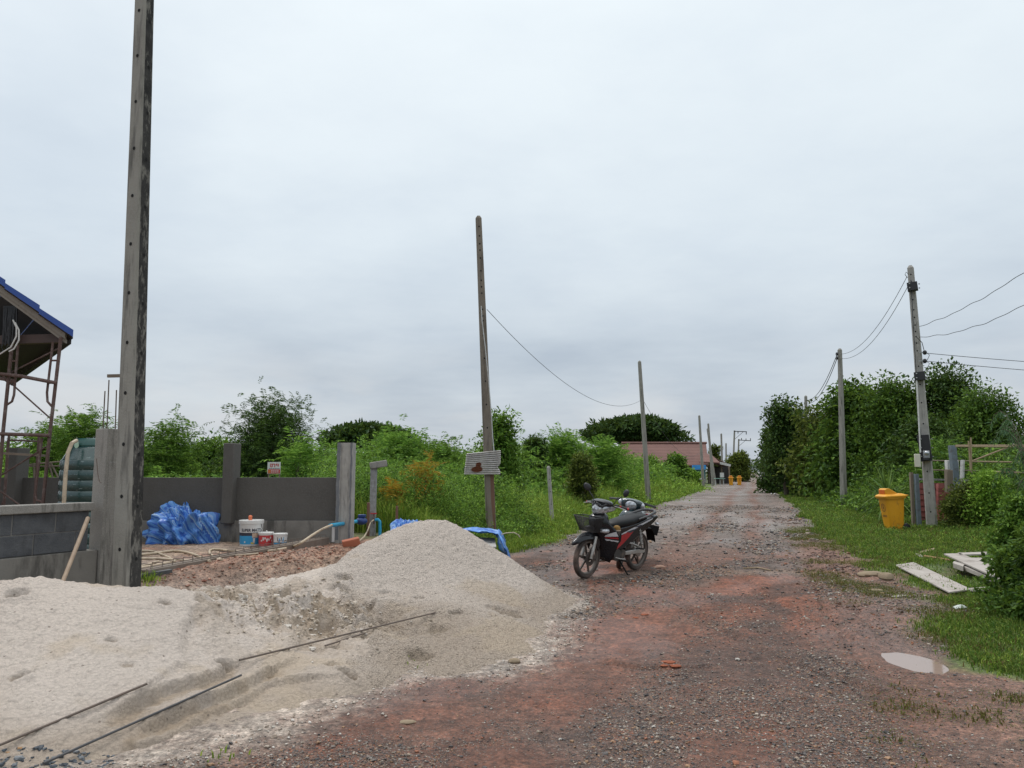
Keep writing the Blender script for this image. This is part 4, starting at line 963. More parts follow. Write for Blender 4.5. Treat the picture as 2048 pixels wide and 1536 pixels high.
def chamfer_ring(w, d, ch, rz=0):
    a, b = w / 2, d / 2; c = ch
    P = [(a, -b + c), (a, b - c), (a - c, b), (-a + c, b), (-a, b - c), (-a, -b + c), (-a + c, -b), (a - c, -b)]
    return P
def make_pole(name, label, base, top, w0, w1, rz, mats, holes=(), group=None, cat='utility pole', cap=True, dark_side=None, ratio=1.0, hole_faces=(0,), z0=None):
    base, top = Vector(base), Vector(top)
    t = thing(name, label, cat, base, 0, group)
    mb = MB(); rings = []; N = 14
    M = Matrix.Rotation(rz, 3, 'Z')
    for k in range(N + 1):
        u = k / N; p = (top - base) * u - Vector((0, 0, .35 * (k == 0))); w = w0 + (w1 - w0) * u
        rings.append([p + M @ Vector((x, y, 0)) for x, y in chamfer_ring(w, w * ratio, .12 * w)])
    mb.loft(rings, 0, True)
    if cap:
        c = top - base + Vector((0, 0, w1 * .45)); o = len(mb.v); last = rings[-1]
        mb.add([*[c + (p - (top - base)) * .45 for p in last]], [tuple(range(8))], 0)
        n = len(mb.v); L = n - 8 - len(last)
        mb.add([*last, *[c + (p - (top - base)) * .45 for p in last]], [(i, (i + 1) % 8, 8 + (i + 1) % 8, 8 + i) for i in range(8)], 0)
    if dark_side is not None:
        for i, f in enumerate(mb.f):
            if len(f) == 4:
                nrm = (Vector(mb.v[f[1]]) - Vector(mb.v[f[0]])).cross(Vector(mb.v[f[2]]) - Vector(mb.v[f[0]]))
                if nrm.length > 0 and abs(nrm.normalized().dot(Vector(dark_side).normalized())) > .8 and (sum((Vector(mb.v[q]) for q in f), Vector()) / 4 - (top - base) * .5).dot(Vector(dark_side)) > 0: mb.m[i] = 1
    hm = len(mats) - 1
    for hf in hole_faces:
        for u in holes:
            u2 = u + .012 * hf
            p = (top - base) * u2; w = w0 + (w1 - w0) * u2
            nn = M @ Vector(((1, 0, 0), (0, -1, 0), (-1, 0, 0), (0, 1, 0))[hf]); s = Vector((0, 0, 1)).cross(nn)
            c = p + nn * (w / 2 + .003); r = .045 * w0 / .2 * .22 + .006
            mb.add([c + s * r * math.cos(a) + Vector((0, 0, 1)) * r * 1.15 * math.sin(a) for a in np.linspace(0, 2 * math.pi, 9)[:-1]], [tuple(range(8))], hm)  # flat dark discs: the shade inside the pole holes as colour
    mb.build('shaft', mats, t, ang=25)
    return t
# tall stained pole on the left
b0 = at(254.5, 1178, 7.25); b0.z = tz_(b0.x, b0.y); tp = at(289, 0, 7.27); tp = b0 + (tp - b0) * 1.25
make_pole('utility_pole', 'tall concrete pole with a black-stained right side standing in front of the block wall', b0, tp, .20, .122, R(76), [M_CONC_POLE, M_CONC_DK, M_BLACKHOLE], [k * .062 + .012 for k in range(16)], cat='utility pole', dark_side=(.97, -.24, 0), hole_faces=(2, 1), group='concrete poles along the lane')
# ------------------------------------------------------------------ block wall and its post
WA = Vector((-4.355, 6.55, 0)); WB = Vector((-3.96, 7.40, 0)); wd = (WB - WA).normalized(); wn = Vector((wd.y, -wd.x, 0)); rzw = math.atan2(wd.y, wd.x)
t = thing('block_wall', 'low grey block wall with a concrete cap and plinth at the left edge', 'wall', WB - wd * .08, rzw)
def wl(x0, x1, z0, z1, y0, y1, mb, mi=0): mb.box(((x0 + x1) / 2, (y0 + y1) / 2, (z0 + z1) / 2), (x1 - x0, y1 - y0, z1 - z0), None, mi)
Lw = 3.2; mb = MB(); wl(-Lw, 0, .82, 1.186, -.028, .045, mb, 1)
for row in range(2):
    z0 = .826 + row * .182; off = .13 + .195 * row
    x = -off
    edges = [0.0, -off] + [-off - .39 * k for k in range(1, 9)]
    for e0, e1 in zip(edges[:-1], edges[1:]): wl(e1 + .006, e0 - .006, z0, z0 + .172, -.034 + random.uniform(-.002, .002), .03, mb, 0)
mb.build('block_courses', [M_BLOCK, M_MORTAR], t, bevel=.004, smooth=False)
mb = MB(); wl(-Lw, .02, 1.187, 1.262, -.075, .075, mb); mb.build('cap_beam', M_CONC, t, bevel=.008)
mb = MB(); wl(-Lw, .09, .1, .819, -.06, .08, mb); mb.build('plinth', M_PLINTH, t, bevel=.008)
pz = WB + wd * .02
t = thing('wall_post', 'rough concrete wall post with starter bars sticking up beside the tall pole', 'post', (pz.x, pz.y, .42), rzw)
mb = MB(); mb.box((.085, .0, .77), (.17, .17, 1.54)); mb.box((.0855, -.086, .62), (.10, .012, 1.2)); mb.build('shaft', M_CONC, t, bevel=.01)
for px, pt, dx in ((206, 782, 0), (214, 760, .01), (231, 780, .005)):
    a = at(px, 860, pz.y + .09); b = at(px + (4 if px < 230 else 2), pt, pz.y + .09)
    MB().tube([a - Vector((0, 0, .1)), b], .006, 6).build('starter_bar', M_REBAR, t, world=True)
a, b = at(215, 752, pz.y + .08), at(262, 751, pz.y + .12); MB().bar(a, b, .03, .03).build('crosspiece', M_WOOD, t, world=True)
mb = MB(); mb.tube([at(193, 917, 7.28), at(196, 950, 7.27), at(199, 963, 7.25), at(202, 965, 7.24)], .0045, 5); mb.build('bent_bar', M_REBAR, t, world=True)
# wooden handle leaning on the wall
a, b = at(122, 1172, 6.35), at(176, 1036, 7.02)
t = MB().tube([a - (b - a) * .15, a.lerp(b, .5), b], [.016, .017, .0185], 10).build('tool_handle', pmat('pale_handle', (.36, .27, .19), (.28, .20, .14), 6, .7, .1, stretch=(4, 4, .4)), origin=a)
tag(t, 'bare wooden tool handle stuck in the sand and leaning on the block wall', 'tool handle')
# ------------------------------------------------------------------ boundary wall at the back
YW = 12.25; zb = .40
def bx(px, Y=YW): return at(px, 943, Y).x
t = thing('boundary_wall', 'freshly rendered dark grey cement wall with pillars behind the blue tarp', 'wall', (bx(455), YW, zb))
x0, x1 = -13.5, bx(682); zt = at(0, 955, YW).z; zm = at(0, 1041, YW).z
mb = MB(); n = 60; 
mb.box(((x0 + x1) / 2, YW + .04, (zt + zm) / 2 + .0), (x1 - x0, .09, zt - zm)); mb.build('render_panel', M_RENDER, t, world=True, bevel=.006)
mb = MB(); mb.box(((x0 + x1) / 2, YW + .035, (zm + zb) / 2 - .1), (x1 - x0 + .1, .15, zm - zb + .198)); mb.build('plinth', M_PLINTH, t, world=True, bevel=.008)
for px in (36, 464, -330):
    mb = MB(); xx = bx(px); zz = at(0, 887 if px > 100 else 896, YW).z
    mb.box((xx, YW - .02, (zz + zm) / 2 - .02), (.17, .32, zz - zm + .04)); mb.build('pillar', M_RENDER, t, world=True, bevel=.012)
xx = bx(693); zz = at(0, 886, YW).z
t = thing('end_post', 'pale unrendered concrete end post of the dark cement wall', 'post', (xx, YW - .02, zb))
mb = MB(); rg = [(-.12, -.13), (-.06, -.13), (-.055, -.105), (.075, -.105), (.08, -.13), (.12, -.13), (.12, .12), (-.12, .12)]
mb.loft([[Vector((x, y, z)) for x, y in rg] for z in np.linspace(-.2, zz - zb, 8)]); mb.build('shaft', M_CONC_LT, t, ang=20)
for sx, w in ((-.095, .05), (.10, .022)):
    mb = MB(); rows = [[Vector((sx - w / 2 + (fbm(np.array([z * 9.]), np.array([sx * 50]), 3, 5)[0] - .5) * .03, -.134, z)), Vector((sx + w / 2 + (fbm(np.array([z * 11.]), np.array([sx * 70]), 3, 6)[0] - .5) * .03, -.134, z))] for z in np.linspace(.1, zz - zb, 26)]
    mb.grid(rows); mb.build('mortar_smear', pmat('blue_grey_smear', (.13, .14, .155), (.19, .195, .20), 10, .95, .6, 50), t)
tag(MB().tube([at(666, 1084, 11.9), at(667, 1052, 11.9)], .022, 10).build('pvc_pipe', M_PVC, origin=at(666, 1084, 11.9)), 'short upright pale plastic pipe against the wall plinth', 'pipe')
# ------------------------------------------------------------------ scaffold
t = thing('scaffold_tower', 'rusty tubular scaffold tower under the blue roof', 'scaffold', at(45, 1108, 10.4))
Ys, Yb = 10.3, 11.5
def seg(pl, Y, r=.022): return [at(a, b, Y) for a, b in pl]
for pl, Y in (([(122, 674), (100, 865), (76, 1112)], Ys), ([(24, 690), (6, 865), (-14, 1112)], Ys), ([(78, 872), (69, 1000), (62, 1080)], Yb), ([(18, 872), (9, 1000), (3, 1080)], Yb)):
    MB().tube(seg(pl, Y), .023 if Y == Ys else .018, 8).build('post', M_RUST, t, world=True)
for pl, Y in (([(106, 684), (94, 785), (95, 803), (103, 812)], Ys), ([(36, 690), (28, 790), (24, 803), (13, 810)], Ys), ([(84, 876), (71, 985), (73, 1000), (84, 1004)], Ys), ([(16, 880), (8, 1000), (4, 1010)], Yb)):
    MB().tube(seg(pl, Y), .016, 8).build('ladder_tube', M_RUST, t, world=True)
for pl in ([(101, 721), (117, 721)], [(20, 722), (34, 722)], [(96, 766), (112, 766)], [(16, 764), (31, 764)]):
    MB().tube(seg(pl, Ys), .013, 6).build('rung', M_RUST, t, world=True)
for pl, Y in (([(-40, 742), (0, 748), (40, 752), (113, 766)], Ys - .05), ([(-40, 752), (0, 757), (30, 762)], Ys + .3), ([(-20, 867), (5, 868), (100, 871)], Ys - .03), ([(18, 880), (80, 883)], Yb)):
    MB().tube(seg(pl, Y), .024 if Y < Yb else .013, 8).build('crossbar', M_RUST, t, world=True)
for pl, Y in (([(18, 747), (117, 697)], Ys + .05), ([(-10, 738), (102, 838)], Ys + .06), ([(0, 952), (95, 892)], Ys + .1), ([(0, 982), (42, 1012)], Ys + .1)):
    MB().tube(seg(pl, Y), .011, 6).build('brace', M_RUST, t, world=True)
MB().bar(at(-60, 903, 10.6), at(84, 911, 10.7), .2, .03).build('plank', M_WOOD, t, world=True)
# bamboo-like rail behind the wall
t = thing('timber_rail', 'pale timber rails behind the cement wall left of the water tank', 'rail', at(100, 960, 13.5))
for pl in ([(20, 936), (70, 928), (135, 922)], [(15, 933), (135, 932)], [(102, 926), (116, 955)], [(68, 926), (68, 960)], [(30, 930), (30, 960)], [(98, 926), (106, 958)]):
    MB().tube(seg(pl, 13.5), .014, 6).build('pole', M_WOOD, t, world=True)
# ------------------------------------------------------------------ house under construction: only its roof corner is in the picture
cz = at(-330, 943, 12)
t = thing('unfinished_house', 'corner of an unfinished house with a blue sheet roof', 'house', (cz.x, 11.6, .45))
A_, B_ = at(0, 567, 10.0), at(146, 674, 10.3); dv_ = (A_ - B_); RID = B_ + dv_ * 4.2; back = Vector((-4.7, 6.0, 0))
th = Vector((0, 0, .085)); mb = MB()
nrow = 9
for k in range(nrow):          # overlapping sheets stepping up the slope
    p0, p1 = B_.lerp(RID, k / nrow), B_.lerp(RID, (k + 1) / nrow); s = Vector((0, 0, .012 * 1))
    q0, q1 = p0 + s * (-.0), p1 + Vector((0, 0, -.02))
    V = [q0, q1, q1 + th * .9, q0 + th * 1.15]; V += [v + back for v in V]
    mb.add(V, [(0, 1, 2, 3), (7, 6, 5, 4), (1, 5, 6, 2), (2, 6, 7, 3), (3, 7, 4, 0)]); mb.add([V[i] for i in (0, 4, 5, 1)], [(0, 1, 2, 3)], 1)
mb.build('roof', [M_BLUEROOF, M_DARK_AND_SHADE], t, world=True)  # sheet undersides coloured dark to carry the shade beneath the roof
dn = Vector((0, 0, -1)); inn = Vector((-.01, .12, 0)); e0 = B_ + (RID - B_) * .035
for nm, o0, hh, m, off in (('fascia', .02, .10, M_FASCIA, .08), ('barge_board', .122, .05, M_FASCIA, .10)):
    mb = MB(); a, b = e0 + dn * o0 + inn * (off / .12), RID + dn * o0 + inn * (off / .12)
    V = [a, b, b + dn * hh, a + dn * hh]; V += [v + Vector((0, .04, 0)) for v in V]
    mb.add(V, [(3, 2, 1, 0), (4, 5, 6, 7), (0, 1, 5, 4), (1, 2, 6, 5), (2, 3, 7, 6), (3, 0, 4, 7)]); mb.build(nm, m, t, world=True)
bL, bR = at(-300, 690, 10.45), at(128, 677, 10.45)
MB().bar(bL, bR, .1, .12).build('tie_beam', pmat('red_oxide_steel', (.085, .05, .042), (.06, .038, .032), 6, .6), t, world=True)
MB().bar(bR + Vector((0, .1, 0)), bR + back * .8, .08, .11).build('eave_beam', M_DARK_AND_SHADE, t, world=True)
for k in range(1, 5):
    p = B_.lerp(RID, k * .2) + dn * .16 + Vector((0, .5, 0)); MB().bar(p, p + back * .8, .05, .1).build('purlin', M_DARK_AND_SHADE, t, world=True)
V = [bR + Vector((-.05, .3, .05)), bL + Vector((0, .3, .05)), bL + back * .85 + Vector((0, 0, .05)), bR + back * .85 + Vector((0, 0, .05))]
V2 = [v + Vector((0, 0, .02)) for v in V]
MB().add(V + V2, [(0, 1, 2, 3), (7, 6, 5, 4), (0, 4, 5, 1), (1, 5, 6, 2), (2, 6, 7, 3), (3, 7, 4, 0)]).build('ceiling', M_DARK_AND_SHADE, t, world=True)  # dark colour puts the shade inside the eaves onto the ceiling
p = at(-140, 690, 10.45); MB().box((p.x, p.y + .05, (p.z + .45) / 2), (.2, .2, p.z - .45)).build('column', M_CONC, t, world=True)
cb_ = thing('cable_bundle', 'loose bundle of black and white cables hanging under the blue roof', 'cables', at(20, 620, 10.3))
for k in range(16):
    x = 6 + k * 1.7; mb = MB().tube([at(x + 3, 612, 10.33), at(x + random.uniform(-2, 6), 650, 10.31), at(x + random.uniform(-4, 4), 683 + random.uniform(-4, 10), 10.33)], .010, 5); mb.build('black_cable', M_DARK, cb_, world=True)
for k, pl in enumerate(([(26, 640), (33, 655), (33, 672), (22, 694), (0, 708), (-30, 712)], [(30, 645), (38, 660), (38, 680), (28, 698), (18, 703)])):
    MB().tube([at(a, b, 10.2) for a, b in pl], .010, 6).build('white_cable', M_WHITE, cb_, world=True)
MB().tube([at(a, b, 10.22) for a, b in [(2, 690), (6, 702), (12, 700), (16, 690)]], .005, 5).build('black_cable', M_DARK, cb_, world=True)
# ------------------------------------------------------------------ water tank
g = at(196, 943, 10.4); t = thing('water_tank', 'dark green plastic water tank wrapped in clear film behind the block wall', 'tank', (g.x, 10.4, .45))
M_TANK = pmat('green_tank', (.010, .042, .040), (.016, .060, .056), 8, .25, .35, 22, stretch=(.6, .6, 3), stain=(.16, .22, .22), sscale=16, sstretch=(1, 1, 3.5), srange=(.60, .66), coat=.6)
prof = [(.43, 0)]; 
for k in range(9):
    z = .06 + k * .135; prof += [(.45, z), (.455, z + .05), (.45, z + .10), (.437, z + .115)]
prof += [(.425, 1.27), (.36, 1.40), (.33, 1.43)]
MB().lathe(prof, 40).build('tank_body', M_TANK, t, ang=50)
MB().lathe([(.33, 1.425), (.335, 1.44), (.315, 1.50), (.28, 1.535), (0, 1.55)], 36).build('lid', pmat('tank_lid', (.02, .085, .075), (.016, .07, .06), 6, .35), t)
a = math.radians(250); mb = MB(); c = Vector((.352 * math.cos(a), .352 * math.sin(a), 1.455)); u = Vector((-math.sin(a), math.cos(a), 0)); w_ = Vector((0, 0, 1)); n_ = Vector((math.cos(a), math.sin(a), 0))
mb.add([c + n_ * .004 + u * .045 * math.cos(q) * (1 if math.sin(q) < 0 else .8) + w_ * .055 * math.sin(q) for q in np.linspace(0, 6.283, 17)[:-1]], [tuple(range(16))]); mb.build('leaf_badge', pmat('badge', (.45, .62, .5), (.35, .55, .4), 20, .4), t)
pl = [(153, 881, 10.0), (144, 886, 9.9), (136, 905, 9.85), (131, 950, 9.8), (128, 1003, 9.75), (127, 1060, 9.75), (127, 1100, 9.75)]
tag(MB().tube([at(*q) for q in pl], .024, 10).build('tank_hose', M_CREAM, origin=at(127, 1100, 9.75)), 'thick cream hose standing up beside the green water tank', 'hose')
# ------------------------------------------------------------------ blue woven tarpaulin
def tarp_mat(name, sc=1.0):
    m, nt, b = _mat(name); a = nt.nodes.new('ShaderNodeAttribute'); a.attribute_name = 'Cloth'
    sp = nt.nodes.new('ShaderNodeSeparateColor'); nt.links.new(a.outputs['Color'], sp.inputs[0])
    def band(sock, k, w, ph=0):
        q = nt.nodes.new('ShaderNodeMath'); q.operation = 'MULTIPLY_ADD'; q.inputs[1].default_value = k; q.inputs[2].default_value = ph; nt.links.new(sock, q.inputs[0])
        f = nt.nodes.new('ShaderNodeMath'); f.operation = 'FRACT'; nt.links.new(q.outputs[0], f.inputs[0])
        return ramp(nt, f.outputs[0], [(w - .02, 0.0), (w, 1.0)])
    c = mixrgb(nt, band(sp.outputs[0], 7.5 * sc, .55), (.028, .12, .46), (.10, .28, .64))
    c = mixrgb(nt, band(sp.outputs[1], 3 * sc, .78, .3), c, (.08, .23, .60))
    f2 = band(sp.outputs[0], 3.75 * sc, .88, .2)
    c = mixrgb(nt, f2, c, (.26, .42, .66))
    st = ramp(nt, noise(nt, 5, 4, .6, vec=a.outputs['Color']), [(.66, 0.0), (.72, .6)])
    c = mixrgb(nt, st, c, (.40, .36, .26))
    nt.links.new(c, b.inputs['Base Color']); b.inputs['Roughness'].default_value = .38
    bp = nt.nodes.new('ShaderNodeBump'); bp.inputs['Strength'].default_value = .5; bp.inputs['Distance'].default_value = .02
    nt.links.new(noise(nt, 9, 5, .6), bp.inputs['Height']); nt.links.new(bp.outputs[0], b.inputs['Normal'])
    return m
M_TARP = tarp_mat('blue_woven_tarp')
def heap(name, label, c, rx, ry, h, seed, fold=1.0, bump=()):
    nu, nv = 150, 70; a = np.linspace(0, 2 * np.pi, nu, endpoint=False); v = np.linspace(0, 1, nv); Aa, Vv = np.meshgrid(a, v)
    th_ = Vv * np.pi / 2 * 1.06; r = np.sin(np.minimum(th_, np.pi / 2)) ** .62; z = np.cos(th_).clip(0) ** .85
    ca, sa = np.cos(Aa), np.sin(Aa); P3 = np.stack([ca * r, sa * r, z * 1.1], -1); rg = np.random.default_rng(seed)
    q = fbm(ca * 1.6 + seed, sa * 1.6 + Vv * 2.2, 3, seed); disp = np.zeros_like(z); cu = np.zeros_like(z); cv = np.zeros_like(z)
    Wp = P3 + .28 * np.stack([fbm(ca * 1.5 + Vv + 7 * k, sa * 1.5 - Vv, 3, seed + 20 + k) - .5 for k in range(3)], -1)
    for k, fq in enumerate((.9, 1.1, 1.4, 1.7, 2.1, 2.5, 3.0, 3.6, 4.4, 5.3)):      # sharp straight folds in many directions
        nrm = unit(rg.normal(size=3)); f_ = 4 * np.abs(((Wp @ nrm) * fq + rg.random()) % 1 - .5) - 1
        md = sst(.3, .62, fbm(ca * 1.7 + 3 * k, sa * 1.7 + Vv * 1.7, 2, seed + 40 + k))
        disp += f_ * md * .20 / fq ** .8; cu += rg.normal() * .07 * f_ * md; cv += rg.normal() * .07 * f_ * md
    disp = disp * fold * .72 + (q - .5) * .5
    w_ = np.sin(np.clip(Vv * 3.1, 0, np.pi / 2)); lum = 1 + disp * (.35 + .65 * w_)
    X = ca * r * rx * lum; Y = sa * r * ry * lum; Z = h * z * (1 + disp * .9)
    for bx_, by_, bh, br in bump: Z = Z + bh * np.exp(-((X - bx_) ** 2 + (Y - by_) ** 2) / br ** 2)
    V = np.stack([X, Y, Z], -1).reshape(-1, 3)
    i, j = np.meshgrid(np.arange(nv - 1), np.arange(nu), indexing='ij'); k = (j + 1) % nu
    Fq = np.stack([i * nu + j, i * nu + k, (i + 1) * nu + k, (i + 1) * nu + j], -1).reshape(-1, 4)
    cl = np.stack([X * .9 + Z * .5 + cu, Y + X * .3 + Z * .8 + cv, q], -1).reshape(-1, 3) + 5
    o = link(name, npmesh(name, V, Fq[:, ::-1], [M_TARP], True, {'Cloth': cl}), loc=c)
    return tag(o, label, 'tarpaulin')
g = hit(362, 1088, terrain); 
heap('blue_tarp', 'big crumpled heap of striped blue tarpaulin in front of the cement wall', (g.x - .07, g.y + .28, g.z - .02), .54, .40, .52, 12, 1.0, [(-.25, 0, .12, .2)])
g = at(815, 1050, 11.9); heap('blue_tarp', 'small piece of blue tarpaulin peeping over the gravel heap', (g.x, 11.9, .42), .26, .22, .37, 15, 1.0)
# ------------------------------------------------------------------ sheet-covered stack behind the gravel heap
cx_, cy_ = -.72, 12.95; z_ = tz_(cx_, cy_)
t = thing('covered_stack', 'low stack of boards half covered by a blue tarpaulin right of the gravel heap', 'stack', (cx_, cy_, z_))
MB().box((-.05, .1, .19), (.9, .6, .40)).build('void_shade_box', M_DARK_AND_SHADE, t, bevel=.01)  # dark-coloured box stands for the shaded void below the board
MB().box((-.05, -.12, .405), (1.0, .75, .022), (.10, .05, .06)).build('cement_board', pmat('cement_board', (.40, .39, .37), (.33, .32, .30), 5, .85), t)
nu, nv = 70, 50; U, Vv = np.meshgrid(np.linspace(0, 1, nu), np.linspace(0, 1, nv))
px_ = np.where(U < .6, -.55 + U / .6 * 1.02, .47 + (U - .6) / .4 * .22); zz_ = np.where(U < .6, .47 + .10 * np.sin(U / .6 * 2.6), .54 - ((U - .6) / .4) ** 1.3 * .60)
py_ = -.12 + .62 * Vv + (U > .6) * 0 - .25 * sst(.5, .8, U) * (1 - Vv); r1 = 1 - np.abs(2 * fbm(U * 5 + 3, Vv * 4, 4, 31) - 1)
zz_ = zz_ + (r1 - .7) * .14 * (.4 + .6 * U); px_ = px_ + (r1 - .7) * .16 * sst(.5, .75, U); py_ = py_ + (fbm(U * 6, Vv * 3, 3, 33) - .5) * .1
V = np.stack([px_, py_, np.maximum(zz_, -.02)], -1).reshape(-1, 3); i, j = np.meshgrid(np.arange(nv - 1), np.arange(nu - 1), indexing='ij')
Fq = np.stack([i * nu + j, i * nu + j + 1, (i + 1) * nu + j + 1, (i + 1) * nu + j], -1).reshape(-1, 4)
ob = link('tarp_sheet', npmesh('tarp_sheet', V, Fq, [M_TARP], True, {'Cloth': np.stack([Vv.ravel() * .9 + 3, U.ravel() * 1.4 + 3, U.ravel()], 1)}), t); sm = ob.modifiers.new('thick', 'SOLIDIFY'); sm.thickness = .006
tag(MB().tube([at(a, b, 13.0) for a, b in ((1003, 1069), (1012, 1066), (1028, 1065), (1037, 1070), (1040, 1075))], .009, 6).build('bent_cane', M_CREAM, origin=at(1020, 1068, 13.0)), 'thin cream cane arching out of the grass by the blue tarpaulin', 'cane')
# ------------------------------------------------------------------ ground beam with stirrups
a, b = hit(283, 1152, terrain), hit(648, 1088, terrain); a.z = b.z = max(a.z, b.z); Lb = (b - a).length; yaw = math.atan2(b.y - a.y, b.x - a.x)
t = thing('ground_beam', 'low concrete beam with a row of bare stirrups along its top', 'beam', a, yaw)
MB().box((Lb / 2, 0, -.02), (Lb, .17, .17)).build('beam', pmat('damp_beam', (.17, .125, .095), (.22, .19, .16), 4, .9, .5, 40), t, bevel=.008)
nst = 24
for k in range(nst):
    x = .06 + k * (Lb - .12) / (nst - 1); h = .075 + random.uniform(-.01, .01)
    MB().tube([(x, -.06, .04), (x + random.uniform(-.012, .012), -.06, .065 + h * .6), (x, .06, .065 + h * .6), (x, .06, .04)], .0045, 5).build('stirrup', M_REBAR, t)
for y in (-.055, .055): MB().tube([(0, y, .066), (Lb * .5, y + .004, .072), (Lb, y, .066)], .005, 6).build('long_bar', M_REBAR, t)
a, b = hit(268, 1158, terrain), hit(342, 1146, terrain); t = MB(); d = (b - a).normalized(); s = Vector((d.y, -d.x, 0))
t.bar(a + Vector((0, 0, .035)), b + Vector((0, 0, .035)), .07, .008).bar(a + s * .035 + Vector((0, 0, .01)), b + s * .035 + Vector((0, 0, .01)), .006, .06)
tag(t.build('steel_channel', pmat('dark_channel', (.075, .078, .08), (.05, .052, .055), 5, .6), origin=a), 'dark steel channel lying on the earth at the foot of the stained pole', 'channel')
# ------------------------------------------------------------------ hoses
def hose(label, pts, r=.017, crop=True, tail=()):
    P = []
    for q in pts:
        px, py = (280 + q[0] / 4.655, 1060 + q[1] / 4.655) if crop else q[:2]
        g = hit(px, py, lambda x, y: terrain(x, y) + r); P.append(g)
    P += [at(*q) for q in tail]
    D = []
    for i in range(len(P) - 1):          # Catmull-Rom
        p0, p1, p2, p3 = P[max(i - 1, 0)], P[i], P[i + 1], P[min(i + 2, len(P) - 1)]
        for u in np.linspace(0, 1, 7)[:-1]:
            D.append(.5 * ((2 * p1) + (p2 - p0) * u + (2 * p0 - 5 * p1 + 4 * p2 - p3) * u * u + (3 * p1 - p0 - 3 * p2 + p3) * u ** 3))
    D.append(P[-1])
    return tag(MB().tube(D, r, 8).build('hose', M_CREAM, origin=P[0]), label, 'hose', 'cream hoses on the building plot')
hose('cream hose arching over the bare earth nearest the tarpaulin heap', [(-20, 232), (150, 215), (300, 195), (420, 205), (520, 235), (600, 270), (650, 290)])
hose('straight cream hose running beside the stirrups to the pole', [(-20, 265), (200, 268), (400, 280), (560, 288), (650, 291)], .014)
hose('short cream hose crossing under the arching hose', [(-20, 192), (120, 200), (220, 235), (290, 265)], .015)
hose('cream hose end curling by the foot of the stained pole', [(-20, 358), (150, 328), (260, 305), (325, 288)], .017)
hose('thin cream hose end beside the stained pole', [(0, 338), (100, 315), (140, 300), (175, 290)], .012)
hose('long cream hose looping past the paint pails up to the blue pipe', [(760, 275), (690, 250), (648, 215), (660, 185), (720, 180), (850, 195), (1000, 205), (1150, 200), (1280, 185), (1390, 162)], .017, tail=[(598, 1088, 10.6), (625, 1070, 10.9), (645, 1058, 11.2), (664, 1050, 11.6)])
hose('thin cream hose lying between the loop and the stirrups', [(730, 225), (820, 240), (950, 232), (1100, 218)], .010)
# ------------------------------------------------------------------ paint pails
def wrap_text(txt, size, r, z, ang0, mat, parent, name='lettering', bold=0.0, sx=1.0):
    cu = bpy.data.curves.new('txt', 'FONT'); cu.body = txt; cu.size = size; cu.align_x = 'CENTER'; cu.offset = bold
    ob = bpy.data.objects.new('txt', cu); COL.objects.link(ob); dg = bpy.context.evaluated_depsgraph_get(); me = bpy.data.meshes.new_from_object(ob.evaluated_get(dg)); bpy.data.objects.remove(ob); bpy.data.curves.remove(cu)
    for v in me.vertices:
        th_ = ang0 + v.co.x * sx / r; v.co = Vector((r * math.cos(th_), r * math.sin(th_), z + v.co.y))
    me.materials.clear(); me.materials.append(mat)
    return link(name, me, parent)
def patch(r, z0, z1, a0, a1, mat, parent, name, wob=0, seed=0):
    n = 14; rg = random.Random(seed); mb = MB(); rows = []
    for k in range(n + 1):
        a = a0 + (a1 - a0) * k / n; rows.append([Vector((r * math.cos(a), r * math.sin(a), z0 + wob * rg.uniform(-1, 1))), Vector((r * math.cos(a), r * math.sin(a), z1 + wob * rg.uniform(-1, 1)))])
    return mb.grid(rows).build(name, mat, parent)
def pail(name, label, px, py, r, h, bands, rz=0):
    g = hit(px, py, terrain); t = thing(name, label, 'pail', (g.x, g.y + r * .3, g.z), rz, 'paint pails by the cement wall')
    mb = MB(); rr = lambda z: r * (.90 + .10 * z / h); prof = [(0, 0), (rr(0) - .008, 0), (rr(0), .01)]
    zs = sorted(set([.012] + [b[0] * h for b in bands] + [b[1] * h for b in bands] + [h * .86]))
    for z in zs: prof.append((rr(z), z))
    mb.lathe(prof, 36, cap=False); ms = [M_WHITE]
    for zz0, zz1, m in bands:
        ms.append(m); k = len(ms) - 1
        for i, f in enumerate(mb.f):
            zc = sum(mb.v[q][2] for q in f) / 4
            if zz0 * h < zc < zz1 * h: mb.m[i] = k
    mb.build('pail_body', ms, t)
    MB().lathe([(rr(h * .86), h * .86), (r * 1.035, h * .865), (r * 1.045, h * .985), (r * 1.02, h), (r * .93, h * .995), (r * .92, h * .975), (0, h * .975)], 36, cap=False).build('lid', M_WHITE, t)
    return t, rr
F0 = math.radians(-72)
t, rr = pail('paint_pail', 'large white and blue paint pail with a lid, beside the tarpaulin heap', 499, 1093, .172, .385, [(.10, .42, M_CYAN), (.42, .54, M_INK)])
wrap_text('SUPER MATT', .058, rr(.24) + .003, .225, F0, M_INK, t, bold=.0018, sx=.92)
patch(rr(.16) + .002, .135, .20, F0 + .1, F0 + .62, pmat('beige_print', (.55, .42, .32), (.5, .38, .28), 9, .5), t, 'label_patch', .004, 2)
patch(rr(.16) + .003, .06, .13, F0 + .18, F0 + .36, M_WHITE, t, 'label_patch', .008, 3)
patch(rr(.05) + .002, .045, .07, F0 + .0, F0 + .34, pmat('yellow_print', (.6, .48, .06), (.55, .42, .05), 9, .5), t, 'label_patch', .002, 4)
patch(rr(.06) + .002, .06, .085, F0 - .62, F0 - .50, M_WHITE, t, 'label_patch', 0, 5)
MB().tube([(rr(.3) * math.cos(F0 + .95), rr(.3) * math.sin(F0 + .95), .33), (.19 * math.cos(F0 + .95), .19 * math.sin(F0 + .95), .26), (.185 * math.cos(F0 + .75), .185 * math.sin(F0 + .75), .20)], .004, 5).build('handle', M_DARK, t)
